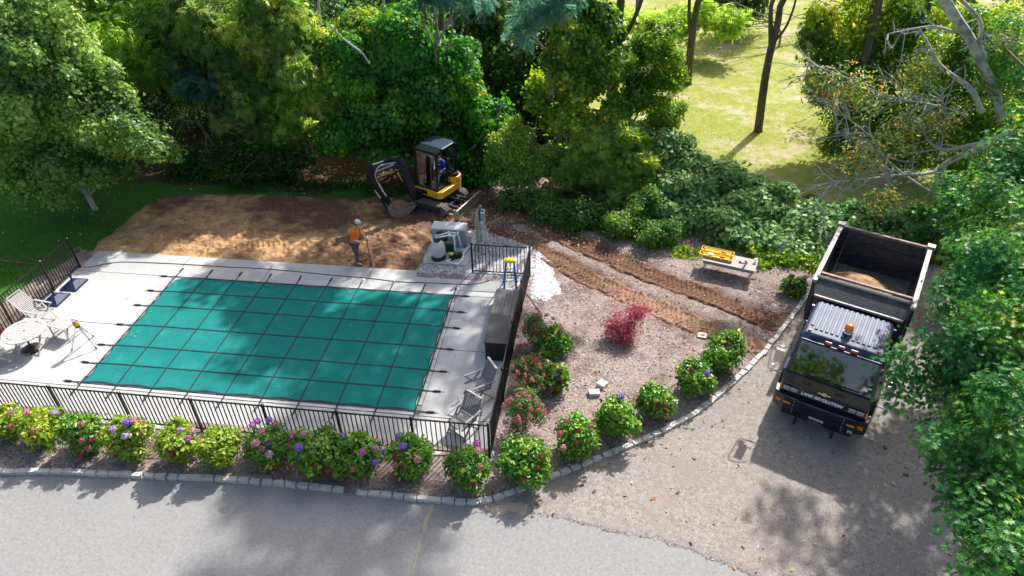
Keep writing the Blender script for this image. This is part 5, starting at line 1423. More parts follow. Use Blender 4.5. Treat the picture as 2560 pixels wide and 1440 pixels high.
# ------------------------------------------------------------------ people
def skin_mesh(name, nodes, edges, m, parent, M=None, sub=2, root=0):
    """nodes: (x,y,z,rx,ry) -> one continuous skinned mesh"""
    me = bpy.data.meshes.new(name); me.from_pydata([n[:3] for n in nodes], edges, [])
    o = bpy.data.objects.new(name, me); col.objects.link(o)
    sm = o.modifiers.new('skin', 'SKIN'); sm.use_smooth_shade = True
    for i, n in enumerate(nodes): me.skin_vertices[0].data[i].radius = (n[3], n[4] if len(n) > 4 else n[3])
    me.skin_vertices[0].data[root].use_root = True
    ss = o.modifiers.new('sub', 'SUBSURF'); ss.levels = sub; ss.render_levels = sub
    dg = bpy.context.evaluated_depsgraph_get(); m2 = bpy.data.meshes.new_from_object(o.evaluated_get(dg))
    bpy.data.objects.remove(o)
    m2.materials.clear(); m2.materials.append(m)
    m2.polygons.foreach_set('use_smooth', [True] * len(m2.polygons))
    q = bpy.data.objects.new(name, m2); col.objects.link(q); q.parent = parent
    if M is not None: m2.transform(M)
    return q
m_skin = mat('skin', (.50, .27, .19), .55)
m_orange = mat('orange_shirt', (.90, .20, .008), .75, c2=(.85, .16, .006), nscale=9)
m_jean = mat('grey_jeans', (.055, .060, .085), .85, c2=(.085, .09, .12), nscale=10)
m_boot = mat('brown_boot', (.16, .085, .045), .75)
m_hair = mat('dark_hair', (.03, .02, .015), .8)
def hand(name, wrist, d, palmn, m, parent, curl=.8, s=1.0, M=None):
    """palm and five fingers curled; d: direction out of the wrist"""
    w = Vector(wrist); d = Vector(d).normalized(); n = Vector(palmn).normalized(); sd = d.cross(n).normalized()
    N = []; E = []
    def nd(p, r): N.append((*p, r * s, r * s)); return len(N) - 1
    a = nd(w, .024); c = nd(w + d * .04 * s, .030); e = nd(w + d * .075 * s, .028); E += [(a, c), (c, e)]
    for k, L in enumerate((.068, .078, .073, .058)):
        off = sd * (k - 1.5) * .021 * s
        p0 = w + d * .085 * s + off; p1 = p0 + (d * math.cos(curl * .7) + n * math.sin(curl * .7)) * L * .5 * s; p2 = p1 + (d * math.cos(curl * 1.9) + n * math.sin(curl * 1.9)) * L * .5 * s
        i0 = nd(p0, .0100); i1 = nd(p1, .0090); i2 = nd(p2, .0075); E += [(e, i0), (i0, i1), (i1, i2)]
    t0 = w + d * .03 * s - sd * .030 * s + n * .01; t1 = t0 + (d * .6 - sd * .5 + n * .5).normalized() * .035 * s; t2 = t1 + (d * .7 + n * .7).normalized() * .03 * s
    i0 = nd(t0, .012); i1 = nd(t1, .0105); i2 = nd(t2, .009); E += [(c, i0), (i0, i1), (i1, i2)]
    return skin_mesh(name, N, E, m, parent, M, 1)
def head(parent, c, fwd, up, m, M=None):
    c = Vector(c); f = Vector(fwd).normalized(); u = Vector(up).normalized(); s = u.cross(f).normalized()
    B = Matrix((( f.x, s.x, u.x, c.x), (f.y, s.y, u.y, c.y), (f.z, s.z, u.z, c.z), (0, 0, 0, 1)))
    if M is not None: B = M @ B
    return B
def face_parts(parent, B):
    for s in (-1, 1):
        b = MB(); b.M = B; b.lathe([(.008, -.012), (.016, -.004), (.016, .004), (.008, .012)], (-.005, s * .078, 0), 8); b.build('ear', m_skin, parent)
        b = MB(); b.M = B; b.lathe([(.003, -.008), (.010, 0), (.003, .008)], (.088, s * .032, .01), 8); b.build('eye', m_hair, parent)
    b = MB(); b.M = B; b.add([(.092, 0, .025), (.090, .014, -.022), (.090, -.014, -.022), (.118, 0, -.020)], [(0, 1, 3), (0, 3, 2), (1, 2, 3)]); b.build('nose', m_skin, parent)
    b = MB(); b.M = B; b.box((.088, 0, -.052), (.006, .042, .008)); b.build('mouth', mat('lips', (.30, .10, .09), .6), parent)

# standing worker in an orange shirt, facing right, leaning on the shovel
W = thing('person', 'worker in orange shirt, dark trousers and pale cap standing with a shovel', 'person', (6.02, 1.50, .06), R(-8))
hipL, hipR = (-.02, .10, .90), (-.02, -.10, .90)
nodes = [(-.02, 0, .95, .13, .11), (.02, 0, 1.15, .125, .10), (.10, 0, 1.36, .15, .105), (.15, 0, 1.47, .075, .07), (.185, 0, 1.54, .058), (.215, 0, 1.62, .082, .075), (.225, 0, 1.70, .088, .08), (.22, 0, 1.755, .06, .055),
         (-.02, .10, .88, .095), (-.06, .12, .48, .062), (-.10, .12, .10, .045), (.06, .12, .04, .045),
         (-.02, -.10, .88, .095), (.07, -.12, .48, .062), (.05, -.13, .10, .045), (.22, -.13, .04, .045),
         (.10, .20, 1.40, .062), (.10, .27, 1.14, .045), (.34, .16, 1.06, .033),
         (.10, -.20, 1.40, .062), (.07, -.26, 1.12, .045), (.33, -.12, .99, .033)]
edges = [(0, 1), (1, 2), (2, 3), (3, 4), (4, 5), (5, 6), (6, 7), (0, 8), (8, 9), (9, 10), (10, 11), (0, 12), (12, 13), (13, 14), (14, 15), (2, 16), (16, 17), (17, 18), (2, 19), (19, 20), (20, 21)]
skin_mesh('body', nodes, edges, m_skin, W)
sh = [(-.03, 0, .84, .165, .145), (-.01, 0, 1.0, .160, .14), (.03, 0, 1.18, .160, .135), (.10, 0, 1.37, .175, .13), (.145, 0, 1.47, .085, .08),
      (.10, .21, 1.405, .082), (.10, .27, 1.22, .075), (.13, .275, 1.15, .070), (.10, -.21, 1.405, .082), (.08, -.26, 1.20, .075), (.11, -.265, 1.13, .070)]
skin_mesh('shirt', sh, [(0, 1), (1, 2), (2, 3), (3, 4), (3, 5), (5, 6), (6, 7), (3, 8), (8, 9), (9, 10)], m_orange, W, root=1)
tr = [(-.02, 0, .92, .15, .125), (-.02, .095, .84, .112), (-.04, .115, .62, .095), (-.06, .12, .46, .080), (-.09, .12, .26, .072), (-.10, .12, .12, .070), (-.02, -.095, .84, .112), (.03, -.115, .62, .095), (.07, -.12, .46, .080), (.06, -.125, .26, .072), (.05, -.13, .12, .070)]
skin_mesh('trousers', tr, [(0, 1), (1, 2), (2, 3), (3, 4), (4, 5), (0, 6), (6, 7), (7, 8), (8, 9), (9, 10)], m_jean, W)
for nm, x, y in (('boot', -.10, .12), ('boot', .05, -.13)):
    skin_mesh('boot', [(x - .01, y, .14, .062), (x, y, .06, .062, .055), (x + .10, y, .045, .052, .045), (x + .18, y, .035, .045, .035)], [(0, 1), (1, 2), (2, 3)], m_boot, W)
B = head(W, (.228, 0, 1.665), (1, 0, -.45), (.45, 0, 1), m_skin); face_parts(W, B)
b = MB(); b.M = B; b.lathe([(.094, .02), (.098, .05), (.090, .09), (.06, .118), (.01, .128)], (-.008, 0, 0), 18, 1.12, 1.0); cp = b.build('cap', mat('pale_cap', (.50, .55, .58), .8), W, smooth=True)
b = MB(); b.M = B; b.prism([(.06, -.075), (.06, .075), (.13, .070), (.185, .035), (.185, -.035), (.13, -.070)], .028, .038); b.build('peak', mat('cap_peak', (.06, .10, .17), .7), cp)
b = MB(); b.M = B; b.lathe([(.090, -.05), (.094, .02)], (-.022, 0, 0), 14, .95, .95); b.build('hair', m_hair, W, smooth=True)
m_gl = mat('white_glove', (.70, .72, .76), .8); m_gy = mat('yellow_glove', (.70, .48, .08), .8)
hand('glove', (.33, .165, 1.065), (.9, -.35, .05), (0, -.6, -.8), m_gl, W, 1.0, 1.35)
hand('glove', (.32, -.12, .99), (.9, .35, -.25), (0, .5, -.85), m_gy, W, 1.0, 1.35)
shovel('shovel with brown wooden handle held upright by the worker in orange', W.matrix_basis @ Vector((.43, .06, 1.16)), W.matrix_basis @ Vector((.52, -.06, -.02)), Vector((.15, 1, 0)))

# operator seated in the excavator cab
OP = thing('person', 'machine operator in blue jacket and khaki trousers sitting in the excavator cab', 'person', EX.location)
hx = -.42
nodes = [(hx, .02, 1.26, .14, .12), (hx + .0, .02, 1.46, .13, .11), (hx + .03, .02, 1.66, .15, .11), (hx + .05, .02, 1.77, .07), (hx + .06, .02, 1.83, .058), (hx + .075, .02, 1.92, .085, .078), (hx + .08, .02, 2.0, .085, .08), (hx + .075, .02, 2.05, .055),
         (hx + .05, .12, 1.24, .09), (.02, .22, 1.28, .07), (.06, .24, .97, .05), (.20, .25, .90, .045),
         (hx + .05, -.08, 1.24, .09), (.03, -.14, 1.30, .07), (.10, -.15, .97, .05), (.24, -.15, .90, .045),
         (hx + .03, .23, 1.68, .062), (hx + .02, .31, 1.44, .048), (hx + .26, .33, 1.44, .036),
         (hx + .03, -.19, 1.68, .062), (hx + .02, -.27, 1.44, .048), (hx + .26, -.28, 1.46, .036)]
skin_mesh('body', nodes, edges, m_skin, OP, MH)
m_jk = mat('blue_jacket', (.012, .03, .26), .7, c2=(.02, .045, .33), nscale=8)
sh = [(hx, .02, 1.22, .165, .15), (hx, .02, 1.45, .160, .14), (hx + .03, .02, 1.67, .172, .13), (hx + .05, .02, 1.79, .08), (hx + .03, .24, 1.69, .078), (hx + .02, .32, 1.45, .068), (hx + .24, .335, 1.44, .055), (hx + .03, -.20, 1.69, .078), (hx + .02, -.28, 1.45, .068), (hx + .24, -.285, 1.455, .055)]
skin_mesh('jacket', sh, [(0, 1), (1, 2), (2, 3), (2, 4), (4, 5), (5, 6), (2, 7), (7, 8), (8, 9)], m_jk, OP, MH, root=1)
b = MB(); b.M = MH; b.box((hx + .185, .10, 1.62), (.01, .09, .03)); b.build('chest_logo', m_white, OP)
tr = [(hx + .02, .02, 1.24, .15, .13), (hx + .12, .13, 1.24, .105), (.0, .22, 1.27, .088), (.05, .235, 1.12, .075), (.07, .24, .98, .070), (hx + .12, -.09, 1.24, .105), (.0, -.14, 1.29, .088), (.07, -.15, 1.12, .075), (.10, -.15, .98, .070)]
skin_mesh('trousers', tr, [(0, 1), (1, 2), (2, 3), (3, 4), (0, 5), (5, 6), (6, 7), (7, 8)], mat('khaki', (.26, .22, .19), .85), OP, MH)
for y, x in ((.24, .07), (-.15, .10)):
    skin_mesh('boot', [(x - .01, y, 1.0, .06), (x, y, .92, .06, .055), (x + .10, y, .905, .05, .045), (x + .17, y, .90, .042, .035)], [(0, 1), (1, 2), (2, 3)], m_boot, OP, MH)
hand('hand', (hx + .26, .33, 1.44), (1, -.1, .1), (0, 0, -1), m_skin, OP, 1.0, 1.05, MH)
hand('hand', (hx + .26, -.28, 1.46), (1, .1, .1), (0, 0, -1), m_skin, OP, 1.0, 1.05, MH)
B = head(OP, (hx + .08, .02, 1.955), (1, .15, -.2), (.2, 0, 1), m_skin, MH); face_parts(OP, B)
b = MB(); b.M = B; b.lathe([(.094, .0), (.099, .05), (.088, .09), (.05, .118), (.01, .125)], (-.012, 0, 0), 18, 1.05, 1.0); b.build('hair', m_hair, OP, smooth=True)
b = MB(); b.M = B; b.box((.078, 0, -.075), (.03, .10, .05)); b.build('beard', m_hair, OP, bevel=.012)

# ------------------------------------------------------------------ vegetation
m_bark = mat('grey_bark', (.16, .13, .11), .9, c2=(.28, .25, .22), nscale=9, bump=.8, bscale=30, stretch=(1, 1, .25))
m_bark_d = mat('dark_bark', (.075, .055, .042), .92, c2=(.15, .12, .10), nscale=10, bump=.9, bscale=30, stretch=(1, 1, .2))
m_bark_p = mat('pale_bark', (.36, .36, .34), .85, c2=(.55, .55, .53), nscale=7, bump=.6, bscale=25, c3=(.22, .21, .19), n3=3)
m_dead = mat('dead_wood', (.33, .33, .32), .85, c2=(.46, .46, .45), nscale=8, bump=.3)
m_stem = mat('brown_stem', (.09, .06, .04), .9)

L_hyd = leaf_mat('hydrangea_leaf', [(0, (.018, .09, .008)), (.35, (.05, .185, .012)), (.7, (.12, .29, .018)), (.93, (.28, .42, .04)), (1, (.54, .56, .12))], .38, .30, .5)
L_hyy = leaf_mat('yellowing_hydrangea_leaf', [(0, (.04, .13, .008)), (.3, (.11, .24, .012)), (.65, (.23, .35, .018)), (.9, (.42, .46, .04)), (1, (.62, .58, .12))], .38, .30, .5)
L_rose = leaf_mat('small_shrub_leaf', [(0, (.02, .08, .015)), (.5, (.055, .15, .03)), (.85, (.12, .23, .04)), (1, (.25, .34, .08))], .5, .25, .3)
L_map = leaf_mat('grey_green_leaf', [(0, (0.038, 0.102, 0.022)), (.35, (0.104, 0.219, 0.044)), (.75, (0.226, 0.368, 0.082)), (1, (0.452, 0.564, 0.163))], .42, .48, .5)
L_yel = leaf_mat('yellow_green_leaf', [(0, (0.048, 0.140, 0.019)), (.4, (0.119, 0.266, 0.028)), (.8, (0.262, 0.448, 0.054)), (1, (0.428, 0.588, 0.108))], .45, .48, .4)
L_olv = leaf_mat('olive_leaf', [(0, (0.035, 0.095, 0.015)), (.45, (0.089, 0.183, 0.031)), (.85, (0.190, 0.307, 0.067)), (1, (0.316, 0.394, 0.111))], .45, .48, .4)
L_vin = leaf_mat('vine_leaf', [(0, (0.007, 0.074, 0.008)), (.4, (0.025, 0.168, 0.016)), (.80, (0.069, 0.282, 0.023)), (.96, (0.215, 0.443, 0.034)), (1, (0.540, 0.563, 0.053))], .42, .48, .4)
L_vin2 = leaf_mat('mixed_vine_leaf', [(0, (0.021, 0.087, 0.008)), (.4, (0.079, 0.204, 0.014)), (.75, (0.211, 0.350, 0.022)), (.94, (0.527, 0.554, 0.051)), (1, (0.750, 0.700, 0.101))], .42, .48, .4)
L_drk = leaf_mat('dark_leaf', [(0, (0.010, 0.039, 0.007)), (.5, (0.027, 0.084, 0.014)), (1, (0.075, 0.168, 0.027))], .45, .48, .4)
L_teal = leaf_mat('blue_green_leaf', [(0, (0.016, 0.081, 0.061)), (.5, (0.047, 0.162, 0.115)), (1, (0.135, 0.297, 0.216))], .45, .48, .4)
L_bush = leaf_mat('lance_leaf', [(0, (0.021, 0.095, 0.014)), (.5, (0.079, 0.212, 0.035)), (.9, (0.176, 0.321, 0.051)), (1, (0.386, 0.482, 0.091))], .45, .48, .4)
L_ivy = leaf_mat('ivy_leaf', [(0, (.020, .080, .022)), (.35, (.065, .185, .048)), (.75, (.16, .32, .10)), (1, (.36, .48, .22))], .42, .42, .35)
L_oak = leaf_mat('oak_leaf', [(0, (0.010, 0.077, 0.026)), (.4, (0.032, 0.147, 0.042)), (.75, (0.089, 0.257, 0.042)), (.95, (0.202, 0.385, 0.061)), (1, (0.531, 0.513, 0.073))], .40, .38, .28)
L_red = leaf_mat('red_maple_leaf', [(0, (.20, .02, .03)), (.5, (.42, .07, .09)), (1, (.66, .22, .24))], .5, .3, .3)

HEADS = {}
def head_mesh(kind, c1, c2, r=.085, n=110, cone=False):
    if kind in HEADS: return HEADS[kind]
    d = rng.normal(size=(n, 3)); d /= np.linalg.norm(d, axis=1, keepdims=True)
    P = d * np.array([r, r, r * .78]) * rng.uniform(.86, 1.0, (n, 1))
    if cone:
        h = rng.random(n); a = rng.uniform(0, 6.28, n); rr = r * (1 - h * .75) * .8
        P = np.stack([rr * np.cos(a), rr * np.sin(a), h * r * 2.4 - r * .6], 1)
    m = leaf_mat('bloom_' + kind, [(0, c1), (1, c2)], .7, .25, .2, 1.1)
    HEADS[kind] = leaf_mesh('flower_head', P, d + rng.normal(size=(n, 3)) * .25, np.full(n, r * .42), rng.random(n), tmpl_oval(.9), m)
    # a solid core so the bloom is not see-through
    return HEADS[kind]
BLOOM = dict(violet=((.20, .09, .50), (.42, .26, .78)), lilac=((.36, .20, .46), (.62, .42, .66)), pink=((.50, .17, .25), (.74, .38, .46)), dusty=((.34, .10, .12), (.52, .24, .25)), dark=((.12, .018, .025), (.28, .06, .07)), magenta=((.42, .07, .40), (.62, .18, .58)), purple=((.07, .03, .07), (.16, .08, .14)))
for k_, (a_, b_) in BLOOM.items(): head_mesh(k_, a_, b_, .092 if k_ not in ('dark', 'purple') else .080)
head_mesh('rose', (.40, .012, .03), (.66, .05, .09), .062, 70)
head_mesh('salmon', (.55, .12, .12), (.78, .32, .30), .062, 80, True)

def shrub(name, label, c, r, mats, ncl, nl, leaf, tm, cr=.15, heads=(), group=None, rz=None, stems=7, cat='shrub', ymix=0.0):
    """c: centre of the foliage (x,y,z)"""
    t = thing(name, label, cat, (c[0], c[1], .03), 0, group)
    rr = random.Random(int(c[0] * 97 + c[1] * 31))
    blobs = [(0, 0, c[2] - .03, r * rr.uniform(.72, .84), r * rr.uniform(.72, .84), (rz or r) * .80)]
    for k in range(8):
        a = rr.uniform(0, 6.28); e = rr.uniform(-.3, 1.2)
        q_ = rr.uniform(.45, .78); blobs.append((math.cos(a) * r * q_ * math.cos(e), math.sin(a) * r * q_ * math.cos(e), c[2] - .03 + (rz or r) * q_ * math.sin(e), r * rr.uniform(.25, .45), r * rr.uniform(.25, .45), r * rr.uniform(.3, .42)))
    P, N, ct, od = clumps(blobs, ncl, nl, cr, (.55, 1.05), .5, .75)
    P[:, 2] = np.maximum(P[:, 2], .05)
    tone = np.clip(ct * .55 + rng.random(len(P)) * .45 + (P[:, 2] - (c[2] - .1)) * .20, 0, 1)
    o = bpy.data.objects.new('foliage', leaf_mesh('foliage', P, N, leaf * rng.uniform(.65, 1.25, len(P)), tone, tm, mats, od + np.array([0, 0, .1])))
    col.objects.link(o); o.parent = t; 
    b = MB()
    for k in range(stems):
        a = k * 6.28 / stems + rr.uniform(-.3, .3); q = r * rr.uniform(.4, .75)
        b.tube([(0.03 * math.cos(a), .03 * math.sin(a), -.04), (q * .5 * math.cos(a), q * .5 * math.sin(a), c[2] * .55), (q * math.cos(a), q * math.sin(a), c[2] * 1.1)], [.012, .009, .004], 5)
    b.build('stem', m_stem, t)
    for (x, y, z, kd) in heads:
        inst('flower_head', HEADS[kd], t, (x - c[0], y - c[1], z - .03), (rr.uniform(-.4, .4), rr.uniform(-.4, .4), rr.uniform(0, 6)), (rr.uniform(.85, 1.15) * (.85 if kd in ('dark', 'dusty') else 1),) * 3)
    return t

for (lb, c, r, yel, hs) in [("yellow green hydrangea cut by the photo's left edge", (-0.530, -7.285, 0.558), 0.534, 1, [(-0.19, -7.27, 0.97, 'dusty'), (-0.09, -7.51, 0.77, 'dusty')]),
('hydrangea with a lilac bloom at top right, second from the left edge', (0.541, -7.383, 0.651), 0.632, 1, [(0.52, -7.43, 1.28, 'pink'), (1.00, -7.17, 1.04, 'lilac'), (0.86, -7.78, 1.02, 'dusty'), (0.90, -7.88, 0.81, 'dark')]),
('hydrangea with many dusty red blooms on its right side, by the fence', (1.759, -7.401, 0.636), 0.616, 0, [(2.04, -7.57, 1.16, 'dusty'), (2.12, -7.82, 0.90, 'dusty'), (2.35, -7.48, 0.79, 'dusty'), (2.27, -7.70, 0.80, 'dark'), (2.05, -7.93, 0.53, 'dark'), (1.81, -7.88, 0.24, 'dusty'), (2.20, -7.83, 0.63, 'dusty')]),
('round yellow hydrangea with small lilac and red blooms at its rim', (2.952, -7.394, 0.651), 0.632, 1, [(3.18, -7.43, 1.24, 'violet'), (3.26, -7.30, 1.20, 'pink'), (2.95, -7.67, 1.22, 'lilac'), (3.28, -7.72, 1.08, 'lilac'), (3.45, -7.28, 1.03, 'dusty'), (3.53, -7.32, 0.91, 'dusty'), (3.48, -7.50, 0.98, 'dusty'), (3.06, -8.02, 0.68, 'dark')]),
('hydrangea with one vivid purple bloom and dark red blooms below', (4.296, -7.406, 0.636), 0.616, 1, [(4.57, -7.45, 1.18, 'lilac'), (4.77, -7.32, 1.02, 'pink'), (4.77, -7.55, 1.00, 'magenta'), (4.46, -7.91, 0.96, 'dark'), (4.54, -7.94, 0.83, 'dark'), (4.68, -7.84, 0.84, 'dark')]),
('yellow green hydrangea without open blooms between two flowering ones', (5.357, -7.398, 0.622), 0.602, 1, []),
('hydrangea crowded with pink and purple blooms, the most flowery one', (6.568, -7.312, 0.658), 0.640, 0, [(6.31, -6.95, 1.14, 'magenta'), (6.25, -7.09, 1.17, 'magenta'), (6.53, -6.83, 1.10, 'violet'), (6.63, -7.37, 1.29, 'pink'), (6.80, -6.99, 1.16, 'dusty'), (6.58, -7.65, 1.20, 'pink'), (6.76, -7.72, 1.11, 'dusty'), (6.92, -7.75, 0.97, 'lilac'), (6.40, -7.73, 1.11, 'dark'), (6.86, -7.60, 1.15, 'purple'), (6.97, -7.79, 0.52, 'dark'), (7.19, -7.32, 0.82, 'pink')]),
('hydrangea with one purple bloom raised high at its right', (7.799, -7.330, 0.671), 0.654, 0, [(7.29, -7.18, 1.07, 'pink'), (7.65, -7.33, 1.31, 'pink'), (7.66, -7.67, 1.21, 'violet'), (8.12, -6.82, 0.95, 'magenta'), (8.07, -7.89, 0.86, 'dark'), (8.23, -7.81, 0.61, 'dark'), (8.08, -7.90, 0.52, 'dark')]),
('hydrangea with violet blooms low at its right side', (8.942, -7.260, 0.631), 0.611, 0, [(8.51, -7.03, 1.02, 'magenta'), (9.14, -7.56, 1.12, 'magenta'), (9.38, -7.35, 1.05, 'pink'), (9.42, -7.59, 0.82, 'violet'), (9.54, -7.16, 0.71, 'violet'), (8.95, -7.84, 0.82, 'dusty')]),
('hydrangea with two violet blooms stacked at its top left', (10.200, -7.231, 0.627), 0.607, 0, [(10.07, -7.34, 1.21, 'violet'), (9.86, -6.90, 1.03, 'violet'), (9.92, -7.56, 1.05, 'dark'), (9.94, -7.68, 0.93, 'dusty'), (10.46, -7.56, 1.06, 'pink'), (10.18, -7.76, 0.93, 'dark')]),
('hydrangea at the fence corner with purple and pink blooms on top', (11.601, -7.347, 0.618), 0.598, 0, [(11.74, -6.88, 0.99, 'magenta'), (11.82, -7.23, 1.16, 'pink'), (11.94, -7.60, 1.04, 'dusty'), (11.84, -7.88, 0.75, 'dark')]),
('large green hydrangea standing by itself at the bend of the kerb', (12.867, -6.977, 0.669), 0.652, 0, [(13.30, -7.19, 1.11, 'dark'), (13.23, -7.42, 0.98, 'dark'), (12.96, -7.62, 0.75, 'dark'), (13.11, -7.58, 0.58, 'dusty')]),
('hydrangea with dark pink blooms dotted all over', (14.099, -6.113, 0.632), 0.613, 0, [(13.78, -6.05, 1.15, 'dusty'), (13.67, -6.35, 1.00, 'dusty'), (14.11, -6.37, 1.19, 'dark'), (14.39, -6.18, 1.17, 'dusty'), (13.77, -6.60, 0.80, 'pink'), (14.08, -6.60, 1.00, 'dark')]),
('tall deep green hydrangea with one tiny violet bloom on top', (15.043, -5.345, 0.639), 0.620, 0, [(15.09, -5.15, 1.22, 'violet'), (15.51, -5.75, 0.63, 'dusty')]),
('small hydrangea with brown faded blooms at its lower right', (16.086, -4.523, 0.540), 0.516, 0, [(16.09, -4.94, 0.84, 'dark'), (16.27, -4.93, 0.80, 'dark'), (16.26, -5.00, 0.64, 'dark')]),
('hydrangea with one violet bloom at its right edge', (17.062, -3.555, 0.573), 0.551, 0, [(17.35, -3.79, 0.98, 'violet'), (16.94, -3.82, 1.04, 'dark')]),
('hydrangea farthest up the kerb, nearest the truck', (17.989, -2.532, 0.668), 0.651, 0, [(17.99, -2.86, 1.23, 'dark')])]:
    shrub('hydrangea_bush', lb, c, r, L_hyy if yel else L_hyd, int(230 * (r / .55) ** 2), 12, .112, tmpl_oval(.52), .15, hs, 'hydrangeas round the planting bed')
for (lb, c, r, kd, hs) in [('red flowering shrub by the fence, farthest from the kerb', (12.721, -2.286, 0.626), 0.606, 'r', [(12.63, -2.53, 1.17, 'rose'), (12.36, -2.57, 1.02, 'rose'), (13.12, -1.97, 0.98, 'rose'), (12.60, -2.68, 1.07, 'rose'), (12.74, -2.69, 1.08, 'rose'), (12.94, -1.92, 1.07, 'rose'), (12.69, -2.12, 1.21, 'rose'), (12.12, -2.41, 0.58, 'rose'), (12.24, -2.58, 0.37, 'rose'), (12.43, -2.82, 0.64, 'rose'), (12.94, -2.75, 0.96, 'rose'), (12.51, -2.82, 0.83, 'rose')]),
('green hydrangea with pale leaf edges right of the red flowering shrub', (13.241, -2.481, 0.535), 0.511, 'g', [(13.40, -2.41, 1.02, 'dusty'), (13.39, -2.59, 1.01, 'purple')]),
('pink flowering shrub in the middle of the row beside the fence', (12.621, -3.980, 0.615), 0.595, 'r', [(12.94, -4.16, 1.08, 'salmon'), (12.61, -4.31, 1.11, 'salmon'), (12.59, -4.44, 1.00, 'salmon'), (13.07, -4.25, 0.89, 'salmon'), (12.58, -4.54, 0.81, 'salmon'), (12.50, -4.08, 1.19, 'salmon'), (13.08, -3.70, 0.89, 'salmon'), (12.91, -3.79, 1.10, 'salmon'), (12.22, -4.19, 1.00, 'salmon'), (12.30, -4.42, 0.85, 'salmon'), (12.71, -3.99, 1.20, 'rose'), (12.82, -4.01, 1.17, 'rose'), (12.40, -4.37, 1.00, 'salmon'), (12.79, -4.48, 0.89, 'salmon')]),
('hydrangea with dark faded blooms right of the middle pink shrub', (13.354, -3.836, 0.483), 0.456, 'g', [(13.50, -4.03, 0.87, 'purple'), (13.42, -4.17, 0.79, 'purple'), (13.25, -3.94, 0.91, 'dark'), (13.30, -4.29, 0.51, 'dusty'), (13.27, -4.27, 0.39, 'dusty'), (13.51, -4.23, 0.65, 'dark')]),
('pink flowering shrub nearest the fence corner, covered in salmon blooms', (12.666, -5.452, 0.680), 0.663, 'r', [(12.40, -5.63, 1.26, 'salmon'), (12.56, -5.58, 1.32, 'salmon'), (12.68, -5.47, 1.34, 'salmon'), (12.83, -5.59, 1.31, 'salmon'), (12.61, -5.80, 1.24, 'salmon'), (12.20, -5.70, 1.08, 'salmon'), (12.91, -5.81, 1.18, 'salmon'), (12.61, -6.00, 1.05, 'salmon'), (12.89, -5.94, 1.07, 'salmon'), (12.50, -6.04, 0.94, 'salmon'), (12.64, -6.06, 0.95, 'salmon'), (12.90, -6.05, 0.83, 'salmon'), (12.32, -6.01, 0.78, 'salmon'), (12.42, -6.07, 0.64, 'salmon'), (12.67, -6.11, 0.73, 'salmon'), (13.16, -5.58, 1.11, 'salmon'), (13.24, -5.71, 0.88, 'salmon'), (13.23, -5.62, 0.98, 'salmon'), (13.10, -5.73, 1.09, 'salmon'), (12.31, -5.65, 1.20, 'salmon'), (13.00, -5.57, 1.24, 'salmon')])]:
    if kd == 'g': shrub('hydrangea_bush', lb, c, r, L_hyd, 100, 12, .13, tmpl_oval(.62), .16, hs)
    else: shrub('flowering_shrub', lb, c, r, L_rose, 230, 16, .055, tmpl_oval(.55), .14, hs)

# red Japanese maple
t = thing('red_maple', 'small feathery red leaved maple standing alone in the mulch bed', 'shrub', (15.165, -1.696))
bl = [(0, .15, .55, .55, .42, .45), (.30, .30, .80, .40, .35, .32), (.42, .42, .95, .30, .28, .22), (-.28, .05, .42, .34, .32, .30), (.1, -.05, .32, .4, .3, .28)]
P, N, ct, od = clumps(bl, 260, 11, .15, (.3, 1.15), .4, .5)
o = bpy.data.objects.new('foliage', leaf_mesh('foliage', P, N, .075 * rng.uniform(.6, 1.3, len(P)), ct * .5 + rng.random(len(P)) * .5, tmpl_spray(5, .7, .12), L_red, od)); col.objects.link(o); o.parent = t
b = MB()
for k in range(9):
    a = k * .7; b.tube([(0, 0, 0), (.10 * math.cos(a), .10 * math.sin(a) + .05, .3), (.42 * math.cos(a), .35 * math.sin(a) + .2, .62)], [.02, .014, .005], 5)
b.build('stem', mat('red_stem', (.14, .04, .035), .8), t)

